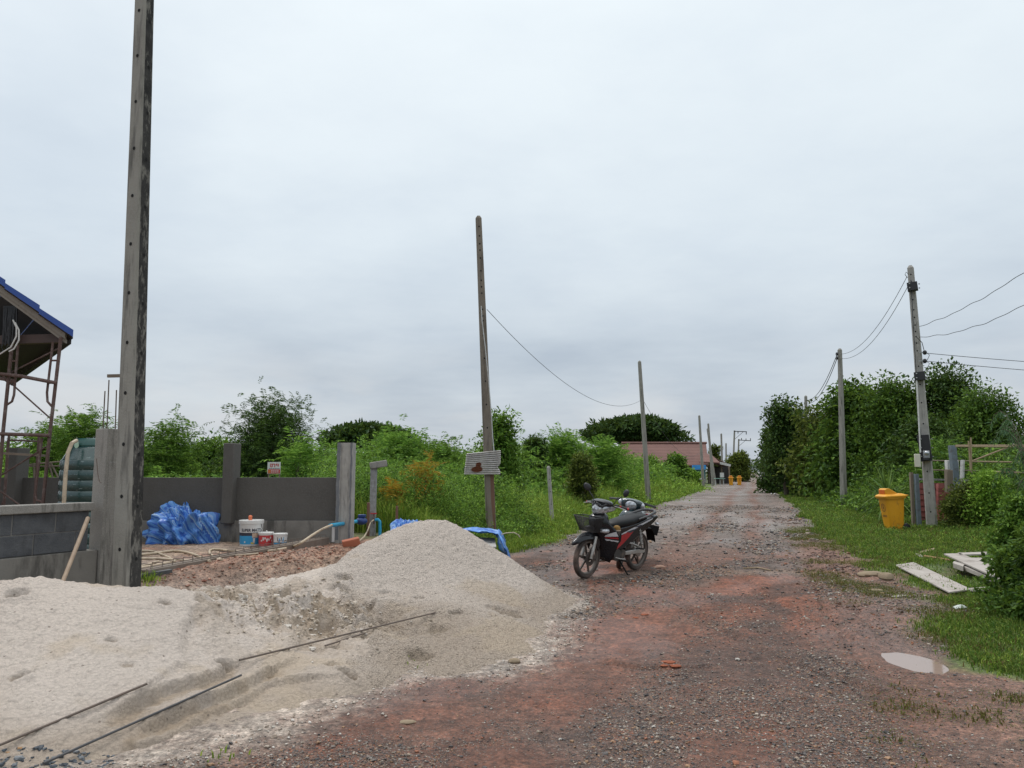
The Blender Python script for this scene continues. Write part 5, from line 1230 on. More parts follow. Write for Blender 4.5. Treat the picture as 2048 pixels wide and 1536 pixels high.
c0 = t.location + Vector((0, -.06, .385)); tag(MB().lathe([(.028, 0), (.026, .02), (.03, .055), (.018, .07), (0, .072)], 10).build('orange_cap', pmat('orange_plastic', (.75, .20, .09), (.65, .16, .07), 9, .5), origin=(0, 0, 0)), 'small orange plastic cap lying on the large pail lid', 'cap').location = c0
t, rr = pail('paint_pail', 'red and white paint pail standing between two others', 530, 1093, .108, .205, [(.06, .80, M_REDP)])
for k in range(7):
    a = F0 - .75 + k * .26; z0 = .035 + .018 * (k % 3); patch(rr(.1) + .002, z0 + .04, z0 + .065 + .02 * (k % 2), a, a + .2, M_WHITE, t, 'label_patch', .006, 10 + k)
MB().ball((0, .02, .215), (.012, .012, .016), 6).build('knob', M_WHITE, t)
t, rr = pail('paint_pail', 'small white paint pail with pale blue print, right of the red one', 559, 1094, .100, .195, [(.22, .36, M_CYAN)])
for k, (a, z0, z1, w) in enumerate(((-.5, .09, .15, .10), (-.25, .07, .13, .14), (.05, .10, .145, .12), (.3, .08, .12, .16), (-.1, .04, .065, .3), (.42, .12, .15, .1))):
    patch(rr(.1) + .002, z0, z1, F0 + a, F0 + a + w, M_INK if k % 2 == 0 else M_CYAN, t, 'label_patch', .008, 20 + k)
# ------------------------------------------------------------------ pump post, stakes, pipes
Yp = 13.5; g = at(747, 943, Yp); zp = tz_(g.x, Yp) - .1
t = thing('tap_post', 'slim grey concrete post with a slab balanced on top, carrying a water tap', 'post', (g.x, Yp, zp))
tp = at(748, 930, Yp); MB().loft([[Vector((g.x + (tp.x - g.x) * u, Yp, zp + (tp.z - zp) * u)) + Vector((x, y, 0)) for x, y in chamfer_ring(.105, .105, .015)] for u in np.linspace(-.1, 1, 6)]).build('shaft', pmat('flaky_grey_post', (.36, .36, .36), (.20, .195, .185), 14, .9, .6, 60, stain=(.13, .11, .09), sscale=6, sstretch=(2, 2, .6)), t, world=True)
MB().box(at(757, 929, Yp), (.30, .16, .115), (0, R(-9), .15)).build('top_slab', M_CONC, t, world=True, bevel=.015)
MB().tube([at(a, b, Yp - .1) for a, b in ((748, 1048), (748, 1028))], .014, 8).build('valve', M_RUST, t, world=True)
MB().bar(at(741, 1027, Yp - .1), at(754, 1027, Yp - .1), .02).build('valve_handle', M_REDP, t, world=True)
MB().tube([at(a, b, Yp - .08) for a, b in ((749, 1040), (756, 1039), (759.5, 1043), (760, 1060), (759, 1090))], .028, 10).build('elbow_pipe', M_BLUEPIPE, t, world=True)
def stake(label, px, p0, p1, Y, w, mat):
    a, b = at(px, p1, Y), at(px + 1, p0, Y); z = tz_(a.x, Y) - .1; a.z = min(a.z, z)
    tag(MB().bar(a, b, w, w * .8).build('wooden_stake', mat, origin=a, bevel=.004), label, 'stake', 'wooden stakes by the tap post')
stake('red-brown wooden stake leaning beside the tap post', 736, 1005, 1083, 13.2, .055, M_REDWOOD)
stake('short brown stake just left of the blue tarpaulin scrap', 793, 1012, 1056, 13.6, .05, M_REDWOOD)
t = thing('water_meter', 'dark blue water meter on a pale blue pipe against the wooden stake', 'water meter', at(724, 1042, 13.0))
MB().tube([at(660, 1051, 11.62), at(690, 1047, 12.2), at(712, 1043, 12.75)], .030, 10).build('pipe', M_BLUEPIPE, t, world=True)
MB().ball(at(723, 1042, 12.95), (.10, .09, .065), 8).build('meter_body', M_NAVY, t, world=True)
MB().box(at(724, 1032, 12.95), (.12, .1, .05)).build('meter_cap', M_NAVY, t, world=True, bevel=.008)
tag(MB().tube([at(a, b, Y) for a, b, Y in ((747, 1040, 13.3), (741, 1045, 13.1), (735, 1062, 12.9), (728, 1074, 12.6), (716, 1084, 12.2))], .011, 6).build('thin_hose', M_CREAM, origin=at(735, 1062, 12.9)), 'thin cream hose hanging from the tap on the slim post', 'hose')
g = hit(702, 1092, surf); tag(MB().box((0, 0, .04), (.22, .12, .10), (.1, -.2, .3)).build('loose_brick', pmat('red_brick', (.38, .12, .065), (.30, .10, .055), 9, .9, .4), origin=(0, 0, 0), bevel=.01), 'single red brick at the top of the rubble beside the gravel heap', 'brick').location = g
# bare steel rods on the sand
def rod(label, pl, mat, r, lift=.004):
    P = [ts(a, b) for a, b in pl]; a, b = P[0], P[-1]
    n = 70; D = []
    L_ = [a.lerp(b, k / n) for k in range(n + 1)]; ex = np.array([hz_(p.x, p.y) - p.z for p in L_]); k_ = np.arange(n + 1) / n
    co_ = np.polyfit(k_, ex, 1); off = np.percentile(ex - np.polyval(co_, k_), 90)
    D = [Vector((p.x, p.y, p.z + float(np.polyval(co_, u)) + off + lift)) for p, u in zip(L_, k_)]
    tag(MB().tube(D, r, 8).build('steel_rod', mat, origin=a), label, 'steel rod', 'steel rods lying on the sand')
rod('rusty steel rod lying on the low sand heap at the lower left', [(-60, 1530), (292, 1403)], M_REBAR, .0075)
rod('long brown steel rod crossing towards the foot of the gravel heap', [(478, 1341), (882, 1216)], M_REBAR, .0075, .010)
rod('second steel rod half buried below the long brown one', [(650, 1296), (730, 1272)], M_REBAR, .0075, .004)
rod('dark grey steel rod lowest of the rods near the crushed stone', [(85, 1545), (482, 1362)], pmat('dark_rod', (.05, .05, .052), (.075, .075, .078), 12, .5), .0075)
# ------------------------------------------------------------------ motorcycles
M_PAINT = pmat('black_paint', (.010, .011, .014), (.014, .015, .019), 3, .25, coat=.25, spec=.35, stain=(.05, .038, .03), sscale=5, srange=(.68, .9))
M_TEAL = pmat('dark_teal_paint', (.012, .028, .034), (.016, .036, .042), 3, .22, coat=.7, stain=(.07, .06, .05), sscale=5, srange=(.64, .85))
M_MATTE = pmat('black_moulded_plastic', (.007, .007, .008), (.011, .0105, .010), 12, .6, .1, 60, stain=(.05, .038, .03), sscale=6, srange=(.66, .9), spec=.2)
M_SEATM = pmat('black_vinyl', (.010, .011, .012), (.015, .016, .017), 10, .5, .15, 160, spec=.22)
M_TYRE = pmat('dusty_tyre', (.030, .027, .025), (.09, .065, .055), 7, .9, .4, 60, stain=(.16, .115, .095), sscale=6, srange=(.5, .7))
M_ALLOY = pmat('black_alloy', (.05, .045, .042), (.09, .07, .06), 8, .5, metal=.3, stain=(.15, .11, .09), sscale=6)
M_RIM = pmat('dusty_rim', (.17, .145, .125), (.11, .095, .085), 7, .6, metal=.2)
M_SILVER = pmat('silver_cast', (.50, .49, .47), (.36, .35, .33), 9, .42, metal=.45, stain=(.25, .20, .16), sscale=7)
M_ENGINE = pmat('engine_grey', (.09, .088, .085), (.055, .053, .05), 10, .55, metal=.3, stain=(.17, .13, .10), sscale=7)
M_REDPAINT = pmat('red_paint', (.40, .012, .022), (.34, .010, .018), 4, .25, coat=.6, stain=(.25, .12, .09), sscale=6, srange=(.64, .8))
M_DECAL = pmat('silver_white_decal', (.62, .63, .66), (.50, .51, .54), 8, .35)
M_LENS = pmat('clear_lens', (.62, .64, .67), (.30, .31, .33), 26, .14, metal=.45, contrast=(.38, .6), coat=.6)
M_REDLENS = pmat('red_lens', (.5, .02, .02), (.4, .02, .02), 5, .2, coat=.5)
def super_ring(c, ux, uz, hw, hh, n=20, e=2.6):
    out = []
    for k in range(n):
        a = 2 * math.pi * k / n; ca, sa = math.cos(a), math.sin(a)
        out.append(Vector(c) + Vector(ux) * hw * math.copysign(abs(ca) ** (2 / e), ca) + Vector(uz) * hh * math.copysign(abs(sa) ** (2 / e), sa))
    return out
def strip(mb, top, bot, y, mi=0):
    """thin decal strip between two x,z polylines at offset y"""
    return mb.grid([[Vector((x, y, z)) for x, z in top], [Vector((x, y, z)) for x, z in bot]], mi)
def make_bike(label, loc, heading, lean, paint, headlamp='wide', basket=True, decals=True, steer=0.0):
    t = thing('motorcycle', label, 'motorcycle', loc, 0)
    rz = math.atan2(heading[1], heading[0]); t.rotation_euler = (Matrix.Rotation(rz, 3, 'Z') @ Matrix.Rotation(lean, 3, 'X')).to_euler()
    RW = .285; FX, RX = .625, -.625; Y = (0, 1, 0); Z = (0, 0, 1)
    def wheel(x, disc):
        w = thing('wheel', None, None, (x, 0, RW)); w.parent = t
        MX = Matrix.Rotation(R(90), 4, 'X')
        tp_ = [(.226 + .030 + .030 * math.cos(a), (.034 if abs(math.sin(a)) < .99 else .036) * math.sin(a)) for a in np.linspace(0, 2 * math.pi, 15)[:-1]]
        MB().ring(tp_, 48, MX).build('tyre', M_TYRE, w, ang=60)
        mb = MB().ring([(.232, -.024), (.222, -.026), (.205, -.016), (.200, 0), (.205, .016), (.222, .026), (.232, .024), (.224, 0)], 48, MX)
        mb.build('rim', M_RIM, w, ang=40)
        mb = MB()
        for k in range(6):
            a = R(60 * k + 12); d = Vector((math.cos(a), 0, math.sin(a)))
            mb.bar(d * .04, d * .206, .030, .020, up=(0, 1, 0))
        mb.lathe([(0, -.05), (.03, -.05), (.045, -.03), (.045, .03), (.03, .05), (0, .05)], 16, MX); mb.build('spokes', M_ALLOY, w, bevel=.004)
        if disc: MB().lathe([(.045, -.058), (.105, -.058), (.105, -.052), (.045, -.052)], 28, MX, cap=False).build('brake_disc', M_ALLOY, w)
        else: MB().lathe([(0, .03), (.075, .03), (.08, -.04), (0, -.045)], 24, MX).build('brake_drum', M_SILVER, w)
    wheel(FX, True); wheel(RX, False)
    for s in (-1, 1):
        MB().tube([(FX + .012, s * .078, RW), (FX - .035, s * .078, RW + .16), (FX - .07, s * .078, RW + .30)], [.024, .023, .019], 10).build('fork_leg', M_SILVER, t)
        MB().lathe([(0, -.02), (.022, -.02), (.026, 0), (.022, .02), (0, .02)], 12, Matrix.Translation((FX, s * .078, RW)) @ Matrix.Rotation(R(90), 4, 'X')).build('axle_nut', M_ALLOY, t)
    # front mudguard: arched hood with a pointed toe
    rows = []
    for k in range(17):
        u = k / 16; a = R(28 + 128 * u); r = .328 + .016 * math.sin(u * 3.1) + .10 * (1 - u) ** 4
        hw = .030 + .038 * min(1, u * 2.8) ** .8 - .012 * max(0, u - .75) * 4; drop = .022 + .045 * math.sin(min(1, u * 1.25) * math.pi * .85)
        if k == 0: hw = .012
        c = Vector((FX + r * math.cos(a), 0, RW + r * math.sin(a) + .01)); nr = Vector((math.cos(a), 0, math.sin(a)))
        rows.append([c + Vector((0, hw * q, 0)) - nr * (drop * abs(q) ** 2.2 + (.02 * (abs(q) > .9))) for q in (-1.05, -1, -.8, -.5, 0, .5, .8, 1, 1.05)])
    o = MB().grid(rows).build('front_mudguard', paint, t, ang=60); m = o.modifiers.new('thick', 'SOLIDIFY'); m.thickness = .005
    for s in (-1, 1):
        mb = MB(); mb.prism([(FX - .02, .50), (FX - .13, .57), (FX - .17, .47), (FX - .13, .38), (FX - .07, .46)], s * .072, s * .086, inset=.08); mb.build('mudguard_stay', paint, t)
    # leg shield: a wrapped apron, split nose to foot
    secs = [(.93, .44, .075, .05), (.88, .505, .12, .10), (.80, .545, .165, .17), (.72, .54, .205, .25), (.63, .505, .225, .29), (.53, .455, .215, .27), (.42, .40, .185, .20), (.31, .355, .15, .13), (.235, .325, .12, .09)]
    rows = []
    for z, xf, hw, sw in secs:
        rows.append([Vector((xf - sw * abs(q) ** 1.7, hw * q, z - .03 * abs(q) ** 2)) for q in np.linspace(-1, 1, 15)])
    o = MB().grid(rows).build('leg_shield', paint, t, ang=50); m = o.modifiers.new('thick', 'SOLIDIFY'); m.thickness = .018; m.offset = -1
    # nose fairing and centre column
    MB().loft([super_ring((x, 0, z), Y, (0.35, 0, 1), hw, hh, 20) for x, z, hw, hh in ((.30, .80, .09, .10), (.42, .80, .11, .11), (.52, .785, .10, .085), (.575, .76, .06, .05), (.59, .75, .02, .02))]).build('nose_fairing', paint, t, ang=60)
    MB().loft([super_ring((x, 0, z), Y, (.5, 0, 1), .075, hh, 16) for x, z, hh in ((.36, .62, .16), (.25, .47, .10), (.12, .43, .085), (0, .45, .09), (-.1, .50, .10))]).build('frame_cover', M_MATTE, t, ang=60)
    MB().tube([(.36, 0, .97), (.43, 0, .72), (.46, 0, .60)], .035, 10).build('steering_stem', M_MATTE, t)
    for s in (-1, 1):      # indicator lenses on the nose
        MB().loft([super_ring((x, s * y, z), Y, Z, hw, hh, 12) for x, y, z, hw, hh in ((.40, .15, .665, .03, .03), (.475, .135, .665, .045, .03), (.51, .115, .665, .03, .018))]).build('indicator', M_LENS, t, ang=60)
    # handlebar cover and headlamp
    hz0 = .99
    if headlamp == 'wide':
        MB().loft([super_ring((x, 0, z), Y, (.2, 0, 1), hw, hh, 24, 2.4) for x, z, hw, hh in ((.25, hz0 + .03, .09, .035), (.31, hz0 + .035, .15, .055), (.37, hz0 + .035, .165, .065), (.43, hz0 + .05, .145, .042), (.475, hz0 + .058, .09, .018))]).build('handlebar_cover', paint, t, ang=60)
        rows = []
        for x, zt, zb_, k in ((.40, .045, -.085, 1.0), (.46, .055, -.10, 1.02), (.510, .045, -.105, .92), (.545, .02, -.098, .72), (.558, -.01, -.085, .45)):
            hw = .165 * k; rows.append([Vector((x - .13 * abs(q) ** 1.8 * k, hw * q, hz0 + (zt - .045 * abs(q) - .03 * max(0, .25 - abs(abs(q) - .3)) * 2))) for q in np.linspace(-1, 1, 17)] + [Vector((x - .13 * abs(q) ** 1.8 * k, hw * q, hz0 + zb_ + .055 * abs(q) ** 2)) for q in np.linspace(1, -1, 17)])
        MB().loft(rows).build('headlamp', M_LENS, t, ang=30)
        mb = MB(); 
        for s in (-1, 1):
            rows = []
            for u in np.linspace(0, 1, 7):
                x = .528 - .14 * u ** 1.5; y = s * (.01 + .155 * u); z = hz0 + .035 - .012 * u - .05 * math.exp(-((u - .45) / .2) ** 2)
                rows.append([Vector((x + .006, y, z + .035 + .01 * u)), Vector((x + .014, y, z))])
            mb.grid(rows)
        o = mb.build('headlamp_brow', M_DARK, t); m = o.modifiers.new('thick', 'SOLIDIFY'); m.thickness = .006
    else:
        MB().loft([super_ring((x, 0, z), Y, (.3, 0, 1), hw, hh, 24, 2.2) for x, z, hw, hh in ((.28, hz0, .12, .05), (.35, hz0, .20, .075), (.42, hz0 - .01, .19, .085), (.47, hz0 - .02, .12, .08))]).build('handlebar_cover', paint, t, ang=60)
        MB().ball((.455, 0, hz0 - .02), (.055, .095, .080), 10).build('headlamp', M_LENS, t)
        for s in (-1, 1): MB().ball((.42, s * .155, hz0 - .005), (.03, .055, .045), 8).build('indicator', M_LENS, t)
    MB().tube([(.25, -.33, 1.0), (.31, -.20, 1.02), (.36, -.1, 1.0), (.36, .1, 1.0), (.31, .20, 1.02), (.25, .33, 1.0)], .011, 8).build('handlebar', M_DARK, t)
    for s in (-1, 1):
        MB().tube([(.29, s * .235, 1.015), (.25, s * .345, .998)], .018, 10).build('grip', M_DARK, t)
        MB().ball((.248, s * .352, .997), .02, 6).build('bar_end', M_REDLENS if decals else M_DARK, t)
        MB().tube([(.34, s * .19, 1.01), (.345, s * .25, 1.01), (.315, s * .36, .985)], .006, 6).build('lever', M_DARK if not decals else M_SILVER, t)
        MB().box((.31, s * .205, 1.015), (.05, .05, .045)).build('switch_box', M_DARK if s < 0 else M_DARK, t, bevel=.008)
        if not decals: continue
        st = MB().tube([(.32, s * .16, 1.03), (.33, s * .20, 1.09), (.315, s * .285, 1.165)], .006, 6).build('mirror_stalk', M_DARK, t)
        mrot = Matrix.Rotation(s * R(-18), 3, 'Z') @ Matrix.Rotation(s * R(38), 3, 'X')
        MB().ball((.30, s * .335, 1.215), (.022, .068, .048), 8, M=mrot).build('mirror', M_DARK, t)
    if decals: MB().box((.30, .262, 1.02), (.022, .02, .024)).build('starter_switch', M_REDLENS, t, bevel=.004)
    # wire basket
    if basket:
        M_WIRE = M_DARK; b = thing('basket', None, None, (0, 0, 0)); b.parent = t
        def lvl(u):
            z = .655 + .20 * u; xf = .70 + .10 * u; hw = .13 + .05 * u; xb = .555 + .01 * u
            return [Vector((xb, -hw, z)), Vector((xf - .03, -hw, z)), Vector((xf, -hw + .03, z)), Vector((xf, hw - .03, z)), Vector((xf - .03, hw, z)), Vector((xb, hw, z))]
        MB().tube(lvl(1), .006, 6, closed=True).build('rim_wire', M_WIRE, b)
        mb = MB()
        for k in range(12): mb.tube(lvl(k / 12), .0026, 4, closed=True)
        a0, a1 = lvl(0), lvl(1)
        for e in range(6):
            p0, p1, q0, q1 = a0[e], a0[(e + 1) % 6], a1[e], a1[(e + 1) % 6]; m_ = max(2, int((q1 - q0).length / .014))
            for k in range(m_): u = k / m_; mb.tube([p0.lerp(p1, u), q0.lerp(q1, u)], .0024, 4)
        for k in range(9):
            u = (k + .5) / 9; mb.tube([a0[0].lerp(a0[5], u), a0[2].lerp(a0[3], u)], .003, 4)
        mb.build('wire_mesh', M_WIRE, b)
    # seat
    MB().loft([super_ring((x, 0, z), Y, Z, hw, hh, 22, 2.7) for x, z, hw, hh in ((.16, .69, .05, .03), (.12, .705, .085, .05), (0, .73, .115, .062), (-.15, .742, .135, .066), (-.30, .755, .138, .070), (-.42, .785, .130, .060), (-.58, .80, .115, .050), (-.70, .805, .085, .035), (-.74, .80, .05, .02))]).build('seat', M_SEATM, t, ang=70)
    # side panels sweeping up to the tail
    side = [(.24, .40), (.25, .50), (.18, .60), (.10, .675), (-.15, .70), (-.42, .735), (-.72, .79), (-.93, .83), (-.97, .80), (-.86, .725), (-.62, .61), (-.35, .50), (-.12, .395), (.08, .345)]
    for s in (-1, 1):
        mb = MB(); mb.prism(side, s * .02, s * .125, inset=.02); mb.build('side_panel', paint, t, bevel=.012, bseg=3)
        yy_ = s * .1275
        if decals:
            mb = MB(); strip(mb, [(.232, .485), (.15, .53), (.0, .578), (-.16, .622), (-.30, .638)], [(.225, .405), (.10, .385), (-.04, .45), (-.18, .535), (-.30, .625)], yy_); mb.build('red_panel', M_REDPAINT, t)
            mb = MB(); strip(mb, [(.02, .598), (-.2, .652), (-.45, .712), (-.80, .792)], [(.05, .578), (-.18, .620), (-.40, .668), (-.78, .768)], yy_); mb.build('stripe', M_DECAL, t)
            mb = MB(); strip(mb, [(-.10, .618), (-.26, .645)], [(-.22, .602), (-.40, .655)], s * .1292); strip(mb, [(-.30, .68), (-.46, .705)], [(-.42, .672), (-.55, .70)], s * .1292); mb.build('stripe', M_INK, t)
            mb = MB(); rows = []
            def shield(q, z): 
                i = max(k for k in range(len(secs) - 1) if secs[k][0] >= z); (z0, x0, h0, s0), (z1, x1, h1, s1) = secs[i], secs[i + 1]; u = (z0 - z) / (z0 - z1); xf, hw, sw = x0 + (x1 - x0) * u, h0 + (h1 - h0) * u, s0 + (s1 - s0) * u
                return Vector((xf - sw * abs(q) ** 1.7 + .007, hw * q + math.copysign(.004, q), z - .03 * q * q))
            for nm, mt, zt, zb_ in (('stripe', M_DECAL, lambda u: .60 + .085 * u ** .8, lambda u: .585 + .035 * u), ('red_stripe', M_REDPAINT, lambda u: .582 + .02 * u, lambda u: .568 + .012 * u), ('stripe', M_DECAL, lambda u: .556 - .0 * u, lambda u: .545 - .012 * abs(math.sin(u * 9)))):
                mb = MB(); mb.grid([[shield(s * (.50 + .48 * u), zt(u)) for u in np.linspace(0, 1, 9)], [shield(s * (.50 + .48 * u), zb_(u)) for u in np.linspace(0, 1, 9)]]); mb.build(nm, mt, t)
        MB().loft([super_ring((x, s * .10, z), Y, Z, .035, hh, 12) for x, z, hh in ((.25, .50, .10), (.17, .50, .13), (.09, .52, .12), (.02, .55, .09))]).build('inner_cover', M_MATTE, t, ang=60)
    # rear: rail, tail lamp, mudguard and plate
    MB().tube([(-.40, -.13, .79), (-.62, -.145, .83), (-.86, -.12, .875), (-.93, -.05, .885), (-.93, .05, .885), (-.86, .12, .875), (-.62, .145, .83), (-.40, .13, .79)], [.010, .016, .021, .021, .021, .021, .016, .010], 10).build('grab_rail', pmat('grey_rail', (.075, .077, .08), (.06, .061, .063), 8, .45), t)
    MB().loft([super_ring((x, 0, z), Y, Z, hw, hh, 16) for x, z, hw, hh in ((-.86, .79, .085, .035), (-.94, .795, .075, .035), (-.98, .795, .04, .02))]).build('tail_lamp', M_REDLENS, t, ang=60)
    rows = [[Vector((x, q * .075, z - .02 * q * q)) for q in np.linspace(-1, 1, 7)] for x, z in ((-.55, .60), (-.72, .645), (-.86, .64), (-.95, .57), (-1.0, .46), (-1.01, .42))]
    o = MB().grid(rows).build('rear_mudguard', M_MATTE, t, ang=60); m = o.modifiers.new('thick', 'SOLIDIFY'); m.thickness = .006
    MB().box((-1.035, 0, .575), (.006, .19, .15), (0, R(-18), 0)).build('number_plate', M_MATTE, t, bevel=.003)
    for s in (-1, 1): MB().ball((-.90, s * .14, .70), (.03, .035, .022), 6).build('indicator', M_LENS, t)
    # engine and running gear
    mb = MB(); mb.box((.02, 0, .30), (.30, .17, .17)); mb.build('crankcase', M_ENGINE, t, bevel=.03, bseg=3)
    MX = Matrix.Rotation(R(90), 4, 'X')
    for s in (-1, 1):
        for x, z, r in ((.07, .30, .085), (-.07, .31, .06)):
            MB().lathe([(0, .03), (r * .8, .03), (r, .015), (r, -.03), (0, -.03)], 24, Matrix.Translation((x, s * .10, z)) @ MX).build('engine_cover', M_ENGINE, t)
    mb = MB(); mb.box((.24, 0, .33), (.14, .11, .12))
    for k in range(6): mb.box((.18 + .024 * k, 0, .33), (.008, .15, .15))
    mb.build('cylinder', M_ENGINE, t)
    MB().tube([(.30, -.03, .28), (.24, -.08, .19), (.05, -.11, .17), (-.2, -.13, .22), (-.3, -.14, .25)], .016, 8).build('exhaust_pipe', M_SILVER, t)
    MB().tube([(-.3, -.145, .25), (-.5, -.15, .29), (-.82, -.155, .35)], [.03, .048, .045], 14).build('silencer', M_SILVER, t)
    mb = MB(); mb.prism([(-.10, .285), (-.11, .335), (-.60, .345), (-.66, .33), (-.66, .285), (-.60, .275)], .095, .125, inset=.04); mb.build('chain_case', M_SILVER, t, bevel=.006)
    for s in (-1, 1):
        MB().bar((-.12, s * .085, .33), (-.66, s * .085, RW), .03, .045).build('swingarm', M_MATTE, t)
        sh = thing('shock_absorber', None, None); sh.parent = t
        MB().tube([(-.47, s * .12, .64), (-.58, s * .12, .33)], .012, 8).build('damper', M_SILVER, sh)
        pts = []; 
        for k in range(85):
            u = k / 84; a = u * 2 * math.pi * 10; p = Vector((-.475, s * .12, .62)).lerp(Vector((-.56, s * .12, .40)), u); pts.append(p + Vector((math.cos(a) * .024, math.sin(a) * .024, 0)))
        MB().tube(pts, .0055, 5).build('spring', M_SILVER, sh)
        MB().bar((-.02, s * .10, .22), (-.02, s * .24, .225), .024).build('foot_rest', M_DARK, t)
        MB().bar((-.42, s * .11, .36), (-.50, s * .20, .36), .022).build('foot_rest', M_DARK, t)
        MB().tube([(-.16, s * .10, .46), (-.30, s * .115, .44), (-.52, s * .11, .375)], .013, 8).build('rest_bracket', M_SILVER, t)
    MB().tube([(.12, .13, .27), (.04, .15, .25), (-.09, .16, .235)], .009, 6).build('gear_pedal', M_SILVER, t)
    k0 = lean; MB().tube([(-.02, .10, .22), (-.05, .18, .11), (-.075, .235, .028 + .0), (-.10, .25, .03)], [.013, .012, .011, .011], 8).build('side_stand', M_MATTE, t)
    t.scale = (1.06, 1.06, 1.06)
    return t
fw = Vector((1.095, 11.55, 0)); hd = Vector((-.67, -.74, 0)).normalized(); ctr = fw - hd * .625; ctr.z = tz_(ctr.x, ctr.y) + .004
BK = make_bike('black motorcycle with red side panels and a wire basket, parked on its stand', ctr, hd, R(-7), M_PAINT)
hd2 = Vector((-.25, -.97, 0)).normalized(); c2 = Vector((1.88, 13.27, 0)); c2.z = tz_(c2.x, c2.y) + .004
make_bike('dark teal motorcycle with a round headlamp, mostly hidden behind the black one', c2, hd2, R(-11), M_TEAL, 'round', False, False)
# round brown bag hung behind the leg shield
Mb = world_of(BK); p = Mb @ Vector((.20, .165, .69))
t = thing('hanging_bag', 'small round tan bag with a pale band hung beside the motorcycle seat', 'bag', p)
MB().ball((0, 0, 0), (.055, .055, .052), 10).build('tan_top', pmat('tan_cloth', (.30, .17, .045), (.25, .14, .04), 14, .85, .3, 80), t)
MB().lathe([(.03, -.12), (.045, -.08), (.054, -.045), (.056, -.02)], 16).build('grey_base', pmat('grey_cloth', (.09, .08, .075), (.06, .055, .05), 14, .9), t)
MB().ring([(.056, -.034), (.060, -.028), (.059, -.016), (.054, -.016)], 20).build('pale_band', pmat('pale_cloth', (.50, .42, .33), (.45, .37, .28), 14, .9), t)
# ------------------------------------------------------------------ leaning pole with its tin sheet
b0 = at(984, 1062, 16.0); b0.z = tz_(b0.x, b0.y); tp = at(957, 437, 16.0)
MP = [M_BROWNPOLE, M_BLACKHOLE]
make_pole('utility_pole', 'brownish concrete pole leaning left, carrying the corrugated sheet', b0, tp, .205, .125, R(6), MP, [.96, .93, .905, .885, .86, .82, .79, .77, .75, .70, .68, .665, .62, .55, .48, .41, .34], group='concrete poles along the lane', hole_faces=(1,))
sc_t = MB(); nu, nv = 8, 130
P00, P10, P11, P01 = at(928, 949, 15.82), at(1000.5, 949, 15.82), at(1001.5, 900.5, 15.82), at(933, 907, 15.82); V = []; Cc = []
for j in range(nv):
    v = j / (nv - 1)
    for i in range(nu * 4):
        u = i / (nu * 4 - 1); p = (P00 * (1 - u) + P10 * u) * (1 - v) + (P01 * (1 - u) + P11 * u) * v
        if u > .93: p = p - Vector((.05 * math.exp(-((v - .30) / .10) ** 2), 0, 0))
        p.y += -.020 * math.sin(v * 2 * math.pi * 11.5) + .015 * math.sin(u * 3)
        V.append(p); r = .9 * math.exp(-(((u - .34) / .17) ** 2 + ((v - .23) / .14) ** 2) ** 2) + .8 * math.exp(-(((u - .38) / .085) ** 2 + ((v - .45) / .11) ** 2) ** 2) + .5 * math.exp(-((u - .06) / .05) ** 2 - ((v - .50) / .03) ** 2)
        r += .5 * max(0, fbm(np.array([u * 9.]), np.array([v * 2 + 4.]), 3, 9)[0] - .5) * (1 if v > .72 or v < .1 else .5); Cc.append(r)
Cc = np.clip(np.array(Cc) + (RNG.random(len(Cc)) - .5) * .1, 0, 1)
m, nt, b = _mat('corrugated_zinc'); a = nt.nodes.new('ShaderNodeAttribute'); a.attribute_name = 'Rust'; spc = nt.nodes.new('ShaderNodeSeparateColor'); nt.links.new(a.outputs['Color'], spc.inputs[0])
zc = mixrgb(nt, ramp(nt, noise(nt, 7, 4, .6), [(.35, 0.0), (.65, 1.0)]), (.62, .60, .57), (.46, .44, .42)); f = ramp(nt, spc.outputs[0], [(.28, 0.0), (.55, 1.0)])
nt.links.new(mixrgb(nt, f, zc, mixrgb(nt, noise(nt, 30, 4), (.24, .075, .03), (.13, .05, .025))), b.inputs['Base Color']); b.inputs['Roughness'].default_value = .5; b.inputs['Metallic'].default_value = .05
W4 = nu * 4; i, j = np.meshgrid(np.arange(nv - 1), np.arange(W4 - 1), indexing='ij'); Fq = np.stack([i * W4 + j, i * W4 + j + 1, (i + 1) * W4 + j + 1, (i + 1) * W4 + j], -1).reshape(-1, 4)
og = np.array(P00); o = link('corrugated_sheet', npmesh('corrugated_sheet', np.array([list(p) for p in V]) - og, Fq, [m], True, {'Rust': Cc}), loc=P00); md = o.modifiers.new('thick', 'SOLIDIFY'); md.thickness = .003
tag(o, 'torn corrugated zinc sheet with a rust patch fixed to the leaning pole', 'metal sheet')
a, b = at(989, 1000, 15.95), at(984, 945, 15.95); a.z = tz_(a.x, a.y); tag(MB().bar(a, b, .09, .07).build('stub_post', M_REDWOOD, origin=a), 'short reddish post propped against the foot of the leaning pole', 'post')
tag(MB().tube([at(q[0], q[1], 15.84) for q in ((962.5, 612), (964, 640), (970, 690), (977, 760), (983, 830), (985, 870), (988, 903))], .010, 6).build('pole_cable', M_PVC, origin=at(988, 903, 15.84)), 'loose pale cable hanging down the leaning pole', 'cable')
a = at(1105, 985, 20.5); b = at(1097, 935, 20.5); a.z = tz_(a.x, 20.5); make_pole('short_post', 'short grey concrete post standing in the grass left of the motorcycles', a, b, .10, .09, .1, [M_CONC_LT, M_BLACKHOLE], [.8, .6, .4], cat='post', hole_faces=(1,))
